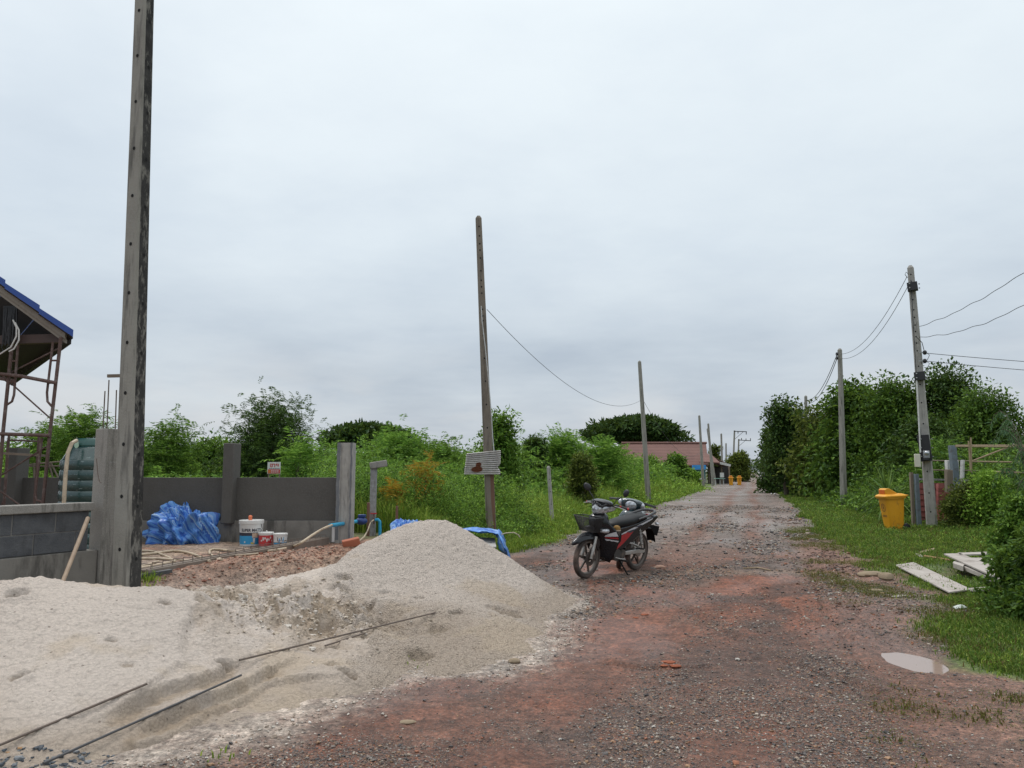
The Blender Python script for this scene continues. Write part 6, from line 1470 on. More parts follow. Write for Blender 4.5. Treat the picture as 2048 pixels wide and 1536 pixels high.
# ------------------------------------------------------------------ other poles along the lane
def pole_at(label, px, top, Y, w0, w1, bpx=None, rz=.2, mats=None, **kw):
    g = at(bpx or px, 943, Y); z = tz_(g.x, Y); return make_pole('utility_pole', label, (g.x, Y, z), at(px, top, Y), w0, w1, rz, mats or [M_CONC_POLE, M_BLACKHOLE], [k * .055 + .2 for k in range(14)], group='concrete poles along the lane', **kw)
pole_at('slim grey pole leaning left behind the motorcycles', 1279, 724, 37, .22, .14, 1296)
pole_at('slim pole in front of the brown house roof', 1398.5, 832, 73, .24, .17, 1406)
pole_at('taller of the two crossing poles at the right end of the house roof', 1416.5, 848, 85, .24, .17, 1425)
pole_at('shorter pole close behind the pole at the end of the house roof', 1415, 858, 92, .24, .17, 1430)
pole_at('thin pole standing by the veranda eave and the mint table', 1442.5, 868, 108, .26, .2, 1444.5)
pole_at('tiny distant pole above the bushy tree by the veranda', 1452, 887, 150, .26, .22)
def arm_pole(label, px, top, bot, Y, arm, brace, pins):
    g = at(px[1], 943, Y); z = tz_(g.x, Y)
    t = make_pole('utility_pole', label, (g.x, Y, 0.0), at(px[0], top, Y), .36, .28, .1, [M_CONC_POLE, M_BLACKHOLE], (), group='concrete poles along the lane', cap=False)
    MB().bar(at(*arm[0], Y - .2), at(*arm[1], Y - .2), .14, .16).build('crossarm', M_DARK_AND_SHADE, t, world=True)
    MB().bar(at(*brace[0], Y - .2), at(*brace[1], Y - .2), .07).build('brace', M_DARK_AND_SHADE, t, world=True)
    for x, y0, y1 in pins: MB().tube([at(x, y0, Y - .2), at(x, y1, Y - .2)], .09, 6).build('insulator', M_DARK, t, world=True)
arm_pole('distant pole with the higher crossarm and hanging insulators', (1469, 1465), 861, 905, 165, ((1468, 862.5), (1493.5, 863.5)), ((1470, 878), (1486, 864)), ((1492.5, 864, 869), (1476, 863, 867)))
arm_pole('distant pole with the lower crossarm and upright pins', (1477.5, 1475), 878, 905, 185, ((1477, 880), (1501.5, 881.5)), ((1478, 892), (1491, 881)), ((1501, 881, 876.5), (1492, 881, 877), (1483, 880, 876)))
pole_at('grey pole rising from the thicket between the lime-tinged tree and the meter pole', 1679.5, 700, 33.6, .235, .15, 1684.5, .5)
pole_at('short dark pole top showing above the yellowish-green tree', 1611.5, 793, 55, .24, .16, 1613.5, .5)
for px, Y, nm in ((1676, 33.4, 'second right-hand'),):
    t = thing('insulator_rack', 'pair of black insulators on the grey pole in the thicket', 'insulators', at(1676, 710, 33.4))
    for py in (708, 716): MB().tube([at(1672.5, py, 33.4), at(1675.5, py, 33.4)], .075, 8).build('insulator', M_DARK, t, world=True)
# meter pole
g = at(1858, 943, 20.6); z = tz_(g.x, 20.6); tpm = at(1821, 536, 20.6)
MPOLE = make_pole('utility_pole', 'pale concrete meter pole with black plates beside the near orange bin', (g.x, 20.6, z), tpm, .265, .155, R(-32), [M_CONC_LT, M_BLACKHOLE], [.05, .12, .2, .3, .38, .46, .53, .60, .66, .69, .715, .735, .76, .79, .82, .86, .90, .93, .96], group='concrete poles along the lane', hole_faces=(1,))
Yq = 20.42
def plate(px, p0, p1, w, name, dy=0):
    n = MB(); c = at(px, (p0 + p1) / 2, Yq - .02 + dy); hh = (p1 - p0) / 1545 * Yq
    n.box((c.x, c.y, c.z), (w, .16 + .06, hh), (0, R(-4.0), R(-30))); ob = n.build(name, M_DARK, MPOLE, world=True, bevel=.006)
    for sx in (-1, 1):
        for k in range(max(2, int(hh / .2))):
            zz = c.z - hh / 2 + hh * (k + .5) / max(2, int(hh / .2)); MB().ball((c.x + sx * (w / 2 + .005), c.y - .1, zz), .02, 5).build('bolt', M_GALV, ob, world=True)
plate(1825, 565, 582, .25, 'black_band'); plate(1839.5, 744, 761, .26, 'black_band'); plate(1849.5, 870, 922, .28, 'meter_board')
c = at(1853, 909, Yq - .19); mt = thing('electric_meter', None, None); mt.parent = MPOLE
MB().box(c, (.15, .10, .20), (0, 0, R(-30))).build('meter_case', M_GALV, mt, world=True, bevel=.015)
MB().ball(at(1853.5, 906, Yq - .24), (.062, .05, .062), 8).build('meter_dial', M_LENS, mt, world=True)
MB().box(at(1852, 918, Yq - .2), (.13, .1, .07), (0, 0, R(-30))).build('terminal_cover', M_DARK, mt, world=True, bevel=.01)
MB().box(at(1835, 921, Yq - .1), (.135, .12, .34), (0, 0, R(-20))).build('junction_box', pmat('cream_box', (.62, .60, .50), (.55, .53, .44), 6, .5), MPOLE, world=True, bevel=.01)
MB().tube([at(1832.5, 745, Yq - .05), at(1838, 850, Yq - .08), at(1841, 905, Yq - .1)], .02, 8).build('conduit', M_WHITE, MPOLE, world=True)
MB().tube([at(1822, 560, Yq - .02), at(1826, 640, Yq - .02), at(1833, 760, Yq - .04), at(1839, 850, Yq - .06), at(1846, 900, Yq - .1)], .010, 6).build('cable', M_DARK, MPOLE, world=True)
MB().tube([at(a, b, Yq - .1) for a, b in ((1831, 672), (1844, 685), (1848, 700))], .009, 6).build('cable', M_DARK, MPOLE, world=True)
for py in (705, 722):
    MB().bar(at(1838, py, Yq), at(1848, py, Yq), .03).build('insulator_bracket', M_GALV, MPOLE, world=True)
    MB().ball(at(1849.5, py, Yq), (.055, .055, .065), 7).build('insulator', M_DARK, MPOLE, world=True)
    MB().tube([at(a, b, Yq) for a, b in ((1852, py), (1859, py + 5), (1855, py + 14), (1847, py + 22))], .008, 5).build('jumper_cable', M_DARK, MPOLE, world=True)
MB().tube([at(a, b, Yq) for a, b in ((1815, 556), (1810, 549), (1812, 544), (1818, 549))], .008, 5).build('jumper_cable', M_DARK, MPOLE, world=True)
# ------------------------------------------------------------------ wires
def wire(label, A, B, sag, r=.012, n=28, wob=0):
    A, B = Vector(A), Vector(B); P = []
    for k in range(n + 1):
        u = k / n; p = A.lerp(B, u); p.z -= 4 * sag * u * (1 - u) + (wob * math.sin(u * 37) * math.sin(u * 11)); P.append(p)
    return tag(MB().tube(P, r, 5).build('overhead_wire', M_WIRE_, origin=A), label, 'wire', 'overhead wires')
M_WIRE_ = pmat('wire_black', (.03, .03, .032), (.04, .04, .042), 5, .6)
wire('single sagging wire from the leaning pole to the slim grey pole', at(974, 619, 16), at(1281, 801, 37), .95, .0065)
wire('thin wire dropping from the slim grey pole behind the umbrella tree', at(1284, 796, 37), at(1400, 905, 73), 1.3, .009)
wire('upper of the two sagging wires left of the meter pole', at(1814, 553, 20.6), at(1684, 708, 33.6), .50, .008)
wire('lower of the two sagging wires left of the meter pole', at(1816, 572, 20.6), at(1684, 717, 33.6), .55, .008)
wire('inner steep wire left of the pole in the thicket', at(1674, 709, 33.4), at(1614, 800, 55), .55, .016)
wire('outer steep wire left of the pole in the thicket', at(1674, 717, 33.4), at(1616, 806, 55), .55, .016)
wire('upper wavy wire rising out of the frame right of the meter pole', at(1839, 653, 20.5), at(2190, 440, 13.0), .22, .007, 60, .02)
wire('lower wavy wire rising out of the frame right of the meter pole', at(1840, 674, 20.5), at(2190, 520, 13.5), .33, .007, 60, .02)
wire('upper of the two nearly level wires right of the meter pole', at(1850, 706, 20.5), at(2250, 736, 21.5), .03, .008)
wire('lower of the two nearly level wires right of the meter pole', at(1850, 722, 20.5), at(2250, 754, 21.5), .03, .008)
# ------------------------------------------------------------------ orange wheeled bins
M_ORANGE = pmat('orange_bin_plastic', (.74, .34, .012), (.64, .285, .010), 3, .5, .06, 20, stain=(.30, .145, .03), sscale=3.5, sstretch=(2, 2, 1.2), srange=(.58, .74))
M_ORANGE2 = pmat('orange_flap', (.60, .13, .01), (.52, .11, .01), 5, .5)
def make_bin(label, loc, rz, group='orange wheeled bins'):
    t = thing('wheeled_bin', label, 'bin', loc, rz, group)
    H = .86; rows = []
    for u in np.linspace(0, 1, 9):
        z = .02 + (H - .02) * u; xf = .185 + .075 * u; xb = -.17 - .075 * u; hw = .18 + .055 * u; c = (xf + xb) / 2
        rows.append(super_ring((c, 0, z), (1, 0, 0), (0, 1, 0), (xf - xb) / 2, hw, 32, 7))
    MB().loft(rows).build('bin_body', M_ORANGE, t, ang=45)
    MB().loft([super_ring((.005, 0, z), (1, 0, 0), (0, 1, 0), hx, hy, 32, 7) for z, hx, hy in ((H - .035, .262, .240), (H - .035, .29, .262), (H + .0, .29, .262), (H + .0, .26, .235))]).build('rim', M_ORANGE, t, ang=40)
    # lid with a hooded mouth at the front
    MB().loft([super_ring((.015 + dx, 0, z), (1, 0, 0), (0, 1, 0), hx, hy, 32, 6) for z, hx, hy, dx in ((H + .003, .315, .28, 0), (H + .035, .318, .283, 0), (H + .065, .28, .25, 0), (H + .085, .22, .2, .0))]).build('lid', M_ORANGE, t, ang=40)
    prof = [(.235, H + .07), (.235, H + .20), (.20, H + .225), (.12, H + .225), (.04, H + .18), (-.06, H + .11), (-.12, H + .075)]
    mb = MB(); mb.prism(prof, -.165, .165); mb.build('hood', M_ORANGE, t, bevel=.015, bseg=3)
    MB().box((.237, 0, H + .14), (.012, .27, .105)).build('flap', M_ORANGE2, t, bevel=.006)
    MB().tube([(-.27, -.2, H + .01), (-.335, -.2, H + .03), (-.335, .2, H + .03), (-.27, .2, H + .01)], .016, 8).build('handle', M_ORANGE, t)
    MX = Matrix.Rotation(R(90), 4, 'X')
    for s in (-1, 1): MB().lathe([(0, -.025), (.07, -.025), (.095, -.018), (.1, 0), (.095, .018), (.07, .025), (0, .025)], 20, Matrix.Translation((-.21, s * .21, .10)) @ MX).build('wheel', M_DARK, t)
    MB().tube([(-.21, -.21, .10), (-.21, .21, .10)], .014, 6).build('axle', M_DARK, t)
    # printed roundel and lines of lettering on the front
    M_PR = pmat('bin_print', (.16, .075, .035), (.22, .11, .04), 30, .7)
    def fr(y, z): u = (z - .02) / (H - .02); return Vector((.185 + .075 * u + .004, y, z))
    mb = MB(); 
    for r0, r1 in ((.088, .100), (.070, .076)):
        mb.grid([[fr(r * math.cos(a), .60 + r * 1.05 * math.sin(a)) for a in np.linspace(0, 2 * math.pi, 33)] for r in (r0, r1)])
    mb.grid([[fr(r * math.cos(a), .595 + r * 1.2 * math.sin(a)) for a in np.linspace(0, 2 * math.pi, 17)] for r in (.001, .026)])
    mb.add([fr(-.012, .62), fr(.012, .62), fr(.004, .66), fr(-.004, .66)], [(0, 1, 2, 3)])
    for k in range(10):
        a = k * .6283; mb.add([fr(.052 * math.cos(a + d), .60 + .055 * math.sin(a + d) + e) for d, e in ((-.1, -.006), (.1, -.006), (.1, .006), (-.1, .006))], [(0, 1, 2, 3)])
    mb.build('emblem', M_PR, t)
    mb = MB()
    for zz, y0, y1 in ((.405, -.10, .10), (.375, -.085, .085)):
        y = y0
        while y < y1: w = random.uniform(.012, .022); mb.add([fr(y, zz - .010), fr(y + w, zz - .010), fr(y + w, zz + .010), fr(y, zz + .010)], [(0, 1, 2, 3)]); y += w + .006
    mb.build('lettering', M_PR, t)
    return t
g = at(1783, 943, 20.3); b1 = make_bin('large orange wheeled bin on the grass left of the meter pole', (g.x, 20.3, tz_(g.x, 20.3) - .01), R(180)); b1.rotation_euler = (0, R(3), R(183)); b1.scale = (1.0, 1.0, 1.02)
for lb, px, Y, rz in (('left of the two distant orange bins at the left edge of the lane', 1461.5, 87, 250), ('right of the two distant orange bins at the left edge of the lane', 1478, 88, 262), ('orange bin sunk in the grass under a white bag beside the house', 1396.5, 80, 240), ('tiny orange bin at the foot of the far right-hand trees', 1545, 96, 200)):
    g = at(px, 943, Y); c = dup(b1); c.location = (g.x, Y, tz_(g.x, Y) - (.30 if 'sunk' in lb else .15 if 'tiny' in lb else 0)); c.rotation_euler = (0, 0, R(rz)); c['label'] = lb; c.scale = (1, 1, 1)
    if 'sunk' in lb:
        M_BAG = pmat('white_bag', (.62, .62, .58), (.5, .5, .46), 3, .5, .3, 12)
        bg_ = MB(); bg_.ball((0, 0, 0), (.55, .4, .16), 9).ball((.3, .1, .12), (.25, .25, .18), 7).ball((-.4, 0, .02), (.35, .3, .15), 7)
        tag(bg_.build('white_bag', M_BAG, origin=(0, 0, 0)), 'bulging white bag lying on the sunken orange bin', 'bag').location = (g.x, Y, tz_(g.x, Y) + .72)
# ------------------------------------------------------------------ red-roofed house at the far left
YH = 96.0; M_TILE = pmat('brown_red_tiles', (.185, .095, .078), (.155, .08, .066), .6, .8, .0, stain=(.14, .07, .06), sscale=.5)
def tile_bump(m):
    nt = m.node_tree; b = nt.nodes['Principled BSDF']; w = nt.nodes.new('ShaderNodeTexWave'); w.wave_type = 'BANDS'; w.bands_direction = 'Z'; w.inputs['Scale'].default_value = 1.6; tc = nt.nodes.new('ShaderNodeTexCoord'); nt.links.new(tc.outputs['Object'], w.inputs['Vector'])
    bp = nt.nodes.new('ShaderNodeBump'); bp.inputs['Strength'].default_value = 1; bp.inputs['Distance'].default_value = .03; nt.links.new(w.outputs[0], bp.inputs['Height']); nt.links.new(bp.outputs[0], b.inputs['Normal'])
tile_bump(M_TILE)
hc = at(1328, 943, YH); t = thing('red_roofed_house', 'low house with a long brown-red tiled roof behind the bushes', 'house', (hc.x, YH + 3, 0))
rl, rr_ = at(1243, 886.5, YH + 3), at(1412, 886.5, YH + 3); el_, er_ = at(1225, 930, YH - 1), at(1417, 924, YH - 1)
el_.z = er_.z = min(el_.z, er_.z)
def slab(pts, th_, nm, m):
    V = [Vector(p) for p in pts]; n = len(V); V += [p - Vector((0, 0, th_)) for p in V]
    return MB().add(V, [tuple(range(n)), tuple(range(2 * n - 1, n - 1, -1))] + [(i, i + n, (i + 1) % n + n, (i + 1) % n) for i in range(n)]).build(nm, m, t, world=True, smooth=False)
slab([rl, el_, er_, rr_], .12, 'roof', M_TILE)
blk = Vector((0, 8, 0)); slab([rl + Vector((0, .05, 0)), rr_ + Vector((0, .05, 0)), er_ + blk, el_ + blk], .12, 'roof', M_TILE)
MB().tube([rl + Vector((0, 0, .05)), rr_ + Vector((.1, 0, .05))], .14, 6).build('ridge_tiles', M_TILE, t, world=True)
g0, g1, g2 = rr_ - Vector((.25, 0, .2)), er_ - Vector((.25, 0, .2)), er_ + blk - Vector((.25, 0, .2)); MB().add([g0, g1, g2, g0 - Vector((.15, 0, 0)), g1 - Vector((.15, 0, 0)), g2 - Vector((.15, 0, 0))], [(0, 1, 2), (5, 4, 3), (0, 3, 4, 1), (1, 4, 5, 2), (2, 5, 3, 0)]).build('gable', M_TILE, t, world=True)
v0, v1 = at(1412, 906, YH), at(1462, 931, YH - 2); slab([v0, v1, v1 + Vector((.6, 7, 0)), v0 + Vector((0, 7, 0))], .1, 'veranda_roof', M_TILE)
slab([at(1408, 905, YH - .5), at(1398, 923, YH - 3), at(1440, 925, YH - 3), at(1425, 911, YH - .5)], .1, 'roof_skirt', M_TILE)
MB().bar(at(1440, 926, YH - 2.6), at(1461, 931, YH - 2.6), .15, .28).build('gutter', M_PVC, t, world=True)
M_HW = pmat('whitewashed_wall', (.50, .49, .46), (.40, .39, .36), 1, .85)
wl0, wr0 = at(1250, 943, YH + .2), at(1412, 943, YH + .2); MB().box(((wl0.x + wr0.x) / 2, YH + 3.2, (er_.z - .1) / 2), (wr0.x - wl0.x, 5.5, er_.z - .1)).build('wall', M_HW, t, world=True)
w = thing('arched_window', None, None); w.parent = t
for cx in (1342, 1354):
    c = at(cx, 941, YH + .3); MB().ring([(.42, .06), (.62, .06), (.62, -.06), (.42, -.06)], 24, Matrix.Translation((c.x, c.y, c.z)) @ Matrix.Rotation(R(90), 4, 'X')).build('arch', M_WHITE, w, world=True)
    MB().box((c.x, c.y + .1, c.z), (.8, .04, .9)).build('opening', M_DARK_AND_SHADE, w, world=True)  # dark slab puts the window's inner shade into colour
for px in (1418, 1443, 1458): p = at(px, 940, YH + 1); MB().box((p.x, p.y, 1.2), (.18, .18, 2.4)).build('veranda_post', M_WOOD, t, world=True)
p0, p1 = at(1416, 943, YH + 4.5), at(1458, 943, YH + 4.5); MB().box(((p0.x + p1.x) / 2, YH + 4.6, 1.1), (p1.x - p0.x, .2, 2.2)).build('veranda_wall', M_DARK_AND_SHADE, t, world=True)
t2 = thing('blue_awning', 'bright blue sheet with a teal panel under the house eave behind the slim poles', 'awning', at(1397, 958, 90))
p0, p1 = at(1385, 930, 90), at(1411, 939, 90); q0, q1 = at(1385, 940, 90), at(1411, 958, 90)
MB().bar((p0.x, 90, (p0.z + p1.z) / 2), (p1.x, 90, (p0.z + p1.z) / 2), .5, p0.z - p1.z).build('blue_sheet', pmat('bright_blue_sheet', (.04, .28, .65), (.03, .22, .55), 1, .5), t2, world=True)
MB().bar((q0.x, 90.1, (q0.z + q1.z) / 2), (q1.x, 90.1, (q0.z + q1.z) / 2), .2, q0.z - q1.z).build('teal_panel', pmat('teal_panel', (.01, .13, .14), (.01, .1, .11), 1, .6), t2, world=True)
t3 = thing('mint_table', 'small mint-green table in the grass left of the distant bins', 'table', at(1437, 966, 84))
a, b = at(1429, 957, 84), at(1449, 957, 84); MB().bar(a, b, .6, .06).build('tabletop', pmat('mint_paint', (.30, .50, .42), (.25, .42, .36), 3, .6), t3, world=True)
for px in (1431, 1440, 1447): p = at(px, 957, 84); MB().bar((p.x, 84, p.z), (p.x, 84, 0), .06).build('leg', M_PVC, t3, world=True)
MB().box(at(1444, 950, 84), (.35, .3, .5)).build('white_box', M_PVC, t3, world=True)
# white car, tiny, at the end of the lane
c = at(1526, 951, 150); t = thing('parked_car', 'tiny white car half hidden by greenery at the end of the lane', 'car', (c.x, 150, 0), R(72))
MB().prism([(-2, .35), (2, .35), (2.05, .75), (1.2, .92), (.7, 1.42), (-1.3, 1.45), (-1.95, .9)], -.8, .8).build('body', M_WHITE, t, bevel=.08)
MB().prism([(1.08, .95), (.66, 1.34), (-1.2, 1.37), (-1.7, .95)], -.815, .815).build('window', M_DARK, t)
for x in (-1.25, 1.25):
    for s in (-1, 1): MB().lathe([(0, -.1), (.3, -.1), (.32, 0), (.3, .1), (0, .1)], 16, Matrix.Translation((x, s * .78, .32)) @ Matrix.Rotation(R(90), 4, 'X')).build('wheel', M_DARK, t)
# ------------------------------------------------------------------ junk by the meter pole
M_RTILE = pmat('pinkish_red_tile', (.33, .095, .085), (.27, .08, .07), 4, .6, .1, 20, stain=(.20, .10, .085), sscale=4)
t = thing('tile_stack', 'stack of pinkish-red roof tiles leaning behind the meter pole', 'tile stack', at(1870, 1010, 21.3))
for x0, x1, y0, y1, Y in ((1839, 1890, 966, 1040, 21.6), (1872, 1897, 968, 1040, 21.3), (1932, 1952, 972, 995, 21.6)):
    rows = []; nn_ = 60
    for k in range(nn_ + 1):
        v = k / nn_; py = y0 + (y1 - y0) * v; dy = .03 * ((v * (y1 - y0) / 11.5) % 1)
        rows.append([at(x, py, Y - dy) for x in (x0, (x0 + x1) / 2, x1)])
    o = MB().grid(rows).build('tiles', M_RTILE, t, world=True, smooth=False); md = o.modifiers.new('thick', 'SOLIDIFY'); md.thickness = .12; md.offset = 1
MB().bar(at(1838, 958, 21.5), at(1938, 961, 21.5), .08, .05).build('batten', M_GALV, t, world=True)
def post(name, label, pl, Y, w, mat, cat='post', depth=None):
    a, b = at(*pl[1], Y), at(*pl[0], Y); a.z = min(a.z, tz_(a.x, Y)) if pl[1][1] > 1000 else a.z
    return tag(MB().bar(a, b, w, depth or w).build(name, mat, origin=a, bevel=.006), label, cat)
M_BLUEGREY = pmat('blue_grey_steel', (.17, .215, .25), (.14, .175, .205), 4, .6, .1, 20, stain=(.10, .10, .10), sscale=5)
post('steel_post', 'tall blue-grey steel post behind the tile stack', ((1904, 891), (1914, 990)), 20.9, .15, M_BLUEGREY)
post('steel_post', 'short blue-grey steel post between the bin and the meter pole', ((1832, 948), (1837, 1028)), 21.0, .10, M_BLUEGREY)
post('wooden_post', 'mossy wooden post with a wire next to the near orange bin', ((1822, 945), (1826, 1026)), 21.1, .08, M_WOOD)
post('wooden_post', 'squat weathered post in front of the tall steel post', ((1897, 940), (1898, 985)), 20.7, .15, M_WOOD)
post('wooden_post', 'low brown post half hidden in the scrambling bush', ((1945, 985), (1949, 1030)), 20.3, .12, M_WOOD)
t = thing('pipe_rail', 'two level pale pipes running behind the posts to the right', 'rail', at(1900, 930, 21.8))
for py in (921, 940): MB().tube([at(1862, py, 21.8), at(1940, py + 1, 21.8), at(2060, py + 4, 21.8)], .017, 6).build('pipe', M_WOOD, t, world=True)
t = thing('letter_box', 'white box on the fence behind the tall steel post', 'box', at(1904, 930, 21.2))
MB().box(at(1898, 930, 21.2), (.16, .15, .25)).build('box_body', M_WHITE, t, world=True, bevel=.01); MB().box(at(1912, 932, 21.25), (.07, .15, .33)).build('side_panel', M_WHITE, t, world=True, bevel=.01)
a, b, c = at(1925, 920, 20.6), at(1924, 957, 20.6), at(1932, 994, 20.6)
tag(MB().bar(b, a, .13, .05).bar(c, b, .12, .05).build('bent_channel', M_PVC, origin=c, bevel=.004), 'bent white metal channel right of the tall steel post', 'channel')
t = thing('bamboo_frame', 'bamboo rail frame with a diagonal brace right of the meter pole', 'frame', at(1945, 960, 19.8)); M_BAM = pmat('dry_bamboo', (.36, .27, .17), (.28, .205, .13), 5, .7, .1)
for pl in (((1911, 891), (2070, 891)), ((1911, 893), (2070, 894)), ((1937, 882), (1941, 940)), ((1941.5, 875), (1943, 945)), ((1939, 924), (2030, 889)), ((1941, 923), (2070, 925)), ((1985, 944), (2060, 946))):
    MB().tube([at(*pl[0], 19.8 + random.uniform(-.05, .05)), at(*pl[1], 19.8 + random.uniform(-.05, .05))], .021, 7).build('pole', M_BAM, t, world=True)
# ------------------------------------------------------------------ things lying on the right verge
M_PLY = pmat('weathered_board', (.42, .385, .35), (.32, .285, .255), 5, .85, .2, 30, stretch=(1, .25, 1), stain=(.22, .185, .16), sscale=3)
def flat(name, label, quad, th_, mat, cat, lift=.03):
    V = [gnd(*q, .06 + lift) for q in quad]; V = [Vector((p.x, p.y, tz_(p.x, p.y) + lift)) for p in V]; V2 = [p + Vector((0, 0, th_)) for p in V]; n = len(V)
    og = V[0]; return tag(MB().add(V + V2, [tuple(range(n - 1, -1, -1)), tuple(range(n, 2 * n))] + [(i, (i + 1) % n, (i + 1) % n + n, i + n) for i in range(n)]).build(name, mat, origin=og, bevel=.003, smooth=False), label, cat)
flat('board', 'long weathered grey board lying in the grass', [(1790, 1124), (1827, 1120), (1942, 1172), (1898, 1178)], .02, M_PLY, 'board')
flat('timber_scrap', 'small pale offcut lying off the near end of the long board', [(1938, 1168), (1980, 1168), (1978, 1174), (1940, 1174)], .02, M_PLY, 'scrap')
t = thing('pallet', 'broken wooden pallet lying in the grass beside the dark shrub', 'pallet', gnd(1950, 1140, .1))
def pl_(quad, z0, z1, nm='slat'):
    V = [gnd(*q, .14) for q in quad]; V = [Vector((p.x, p.y, z0 + .1)) for p in V]; n = len(V); V2 = [p + Vector((0, 0, z1 - z0)) for p in V]
    MB().add(V + V2, [tuple(range(n - 1, -1, -1)), tuple(range(n, 2 * n))] + [(i, (i + 1) % n, (i + 1) % n + n, i + n) for i in range(n)]).build(nm, M_PLY, t, world=True, smooth=False)
pl_([(1888, 1114), (1921, 1113), (2010, 1150), (1986, 1160)], .075, .095); pl_([(1925, 1119), (1980, 1119), (1988, 1124), (1936, 1125)], .05, .07); pl_([(1948, 1130), (1995, 1130), (2000, 1136), (1960, 1137)], .05, .07)
pl_([(1972, 1139), (2004, 1140), (2012, 1146), (1988, 1147)], .05, .07); pl_([(1916, 1112), (1975, 1110), (1977, 1114), (1920, 1116)], .075, .095); pl_([(1908, 1126), (1930, 1132), (1926, 1137), (1906, 1130)], .0, .07, 'block'); pl_([(1912, 1122), (2000, 1158), (1994, 1162), (1906, 1126)], .0, .05, 'bearer')
def lump(name, label, px, py, r, seed, mat, cat, group=None, sink=.35):
    g = ts(px, py) if py > 1012 else gnd(px, py, .1); rg = np.random.default_rng(seed); mb = MB(); mb.ball((0, 0, 0), r, 9); mb.v = [tuple(Vector(v) * (1 + .7 * (fbm(np.array([v[0] / r[0] * 1.3 + seed]), np.array([v[1] / r[1] * 1.3 + v[2] / r[2]]), 3, seed)[0] - .5))) for v in mb.v]
    o = mb.build(name, mat, ang=30); o.location = (g.x, g.y, g.z + r[2] * (1 - sink) * .6); o.rotation_euler.z = rg.uniform(-.4, .4); return tag(o, label, cat, group)
M_ROCK = pmat('sandstone', (.29, .225, .15), (.215, .165, .11), 9, .9, .6, 40)
lump('rock', 'long buff rock, left of a pair at the edge of the grass', 1738, 1152, (.20, .10, .055), 1, M_ROCK, 'rock', 'rocks at the grass edge')
lump('rock', 'shorter buff rock touching the end of the long rock', 1772, 1158, (.12, .10, .065), 2, M_ROCK, 'rock', 'rocks at the grass edge')
lump('rock', 'thin flat stone in the gravel below the pair of rocks', 1752, 1182, (.09, .07, .02), 3, M_ROCK, 'rock', 'rocks at the grass edge')
lump('rock', 'pale flat stone at the edge of the grass below the rocks', 1800, 1193, (.13, .05, .012), 4, M_PLY, 'rock', 'rocks at the grass edge')
lump('rock', 'lone tan stone lying at the foot of the gravel heap', 1028, 1325, (.055, .04, .025), 5, M_ROCK, 'stone')
lump('rock', 'flat pale stone in the gravel below the sand', 815, 1446, (.05, .03, .012), 6, M_ROCK, 'stone')
lump('rock', 'pale pink stone just right of the motorcycle stand', 1318, 1136, (.10, .06, .03), 7, pmat('pink_stone', (.42, .27, .20), (.36, .22, .16), 8, .9), 'stone')
M_CLAY = pmat('orange_clay', (.30, .085, .035), (.22, .065, .03), 14, .9, .5, 60)
for k, (px, py, r) in enumerate(((1338, 1326, .042), (1350, 1333, .035), (1328, 1332, .025), (1289, 1230, .035), (1271, 1236, .025))):
    lump('clay_lump', ['largest crushed orange clay lump in the middle of the lane', 'flat orange clay lump beside the largest one', 'small orange clay crumb left of the largest lump', 'bright orange clay lump nearer the motorcycle', 'smaller orange clay crumb near the motorcycle'][k], px, py, (r * 1.3, r, r * .3), 20 + k, M_CLAY, 'clay lump', 'orange clay lumps on the lane')
tag(MB().tube([ts(1487, 1138) + Vector((0, 0, .012)), ts(1515, 1137) + Vector((0, 0, .014)), ts(1541, 1142) + Vector((0, 0, .012))], [.012, .014, .009], 6).build('stick', M_BAM, origin=ts(1487, 1138)), 'pale stick lying across the lane', 'stick')
tag(MB().tube([ts(1850, 1118) + Vector((0, 0, .05)), ts(1900, 1126) + Vector((0, 0, .05))], [.022, .014], 6).build('stick', pmat('orange_stick', (.38, .22, .10), (.3, .17, .08), 8, .8), origin=ts(1850, 1118)), 'tan stick lying between the board and the pallet', 'stick')
flat('timber_scrap', 'yellowish thin strip of wood in the grass above the long board', [(1838, 1098), (1868, 1092), (1870, 1095), (1840, 1101)], .015, M_BAM, 'scrap')
flat('timber_scrap', 'small pale wood chip above the top end of the long board', [(1830, 1102), (1840, 1103), (1847, 1108), (1838, 1109)], .015, M_PLY, 'scrap')
M_LIT = pmat('white_plastic_bag', (.62, .66, .64), (.5, .55, .52), 8, .45, .5, 30)
lump('plastic_bag', 'crumpled white plastic bag on the grass near the dark shrub', 1920, 1217, (.09, .05, .028), 31, M_LIT, 'plastic bag')
lump('plastic_bag', 'teal plastic sheet lying in the grass left of the near orange bin', 1680, 1019, (.32, .06, .03), 32, pmat('teal_plastic', (.02, .20, .17), (.015, .15, .13), 6, .5), 'plastic sheet')
lump('plastic_cup', 'clear plastic cup in the grass left of the motorcycle', 1051, 1098, (.05, .05, .06), 33, pmat('cloudy_plastic', (.40, .43, .44), (.32, .35, .36), 6, .3), 'cup')
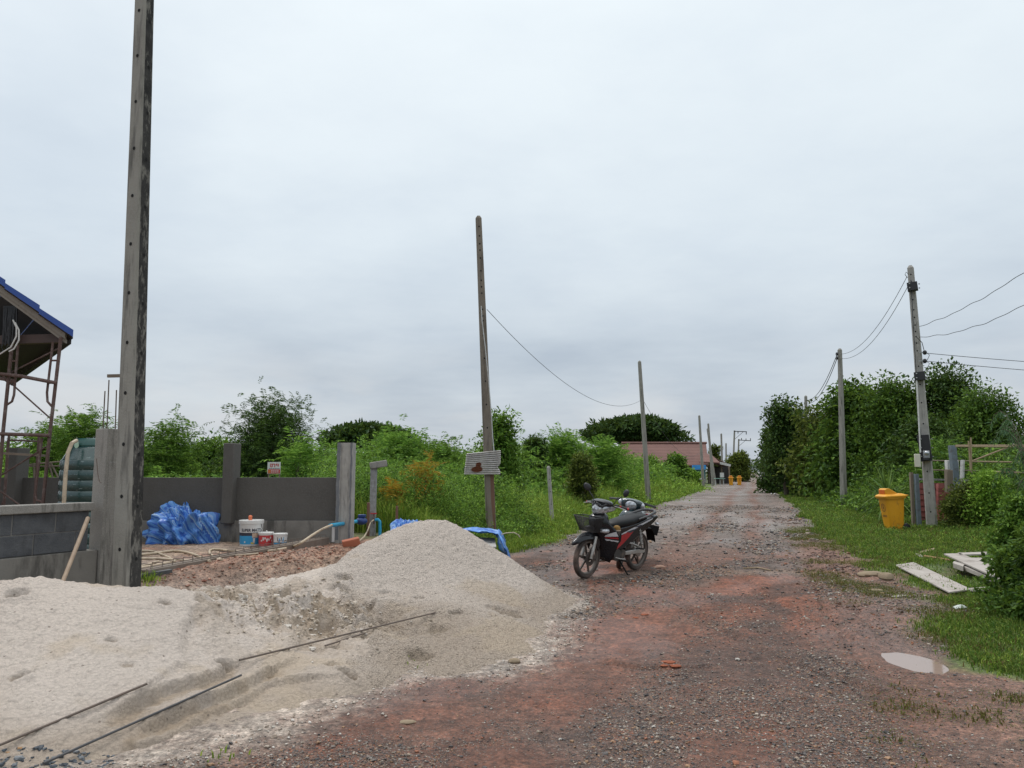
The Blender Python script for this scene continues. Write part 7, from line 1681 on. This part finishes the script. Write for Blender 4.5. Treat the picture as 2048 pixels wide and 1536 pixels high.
for k, (px, py, lb) in enumerate(((1577, 981, 'pale stone block under the far right-hand trees'), (1550, 989, 'white litter scrap on the far verge nearest the lane'), (1543, 989, 'second white litter scrap on the far verge'), (1720, 1105, 'white scrap of paper in the grass left of the board'), (1797, 1083, 'white scrap in the grass below the near bin'))):
    lump('litter', lb, px, py, (.16 if k == 0 else .06, .07 if k < 3 else .03, .06 if k < 3 else .015), 40 + k, M_PLY if k == 0 else M_WHITE, 'litter')
# for-sale board beyond the wall
sg = at(548, 936, 17.2); t = thing('sale_sign', 'small white and red notice board behind the cement wall', 'sign', (sg.x, 17.2, tz_(sg.x, 17.2)))
zc = sg.z - t.location.z; MB().box((0, 0, zc), (.29, .012, .26), (0, 0, 0)).build('board', M_WHITE, t, bevel=.003)
MB().box((0.004, -.0085, zc - .075), (.27, .005, .09)).build('red_band', M_REDP, t); MB().box((-.10, -.0125, zc - .075), (.055, .004, .075)).build('orange_block', pmat('orange_print', (.62, .18, .05), (.55, .15, .04), 8, .5), t)
for x in (-.12, .12): MB().bar((x, .02, -.1), (x, .02, zc + .1), .025).build('leg', M_WOOD, t)
def flat_text(txt, size, c, mat, parent, bold=.004):
    cu = bpy.data.curves.new('txt', 'FONT'); cu.body = txt; cu.size = size; cu.align_x = 'CENTER'; cu.offset = bold
    ob = bpy.data.objects.new('txt', cu); COL.objects.link(ob); dg = bpy.context.evaluated_depsgraph_get(); me = bpy.data.meshes.new_from_object(ob.evaluated_get(dg)); bpy.data.objects.remove(ob); bpy.data.curves.remove(cu)
    for v in me.vertices: v.co = Vector((c[0] + v.co.x, c[1], c[2] + v.co.y))
    me.materials.clear(); me.materials.append(mat); return link('lettering', me, parent)
flat_text('ขาย', .13, (.01, -.008, zc + .02), M_REDP, t)
mb = MB()
for k in range(6): mb.box((-.09 + k * .04, -.008, zc - .012), (.03, .003, .012))
mb.build('lettering', M_INK, t)
mb = MB()
for r_ in (0, 1):
    for k in range(4): mb.box((-.045 + k * .045, -.0122, zc - .06 - .03 * r_), (.036, .003, .014))
mb.build('lettering', M_WHITE, t)
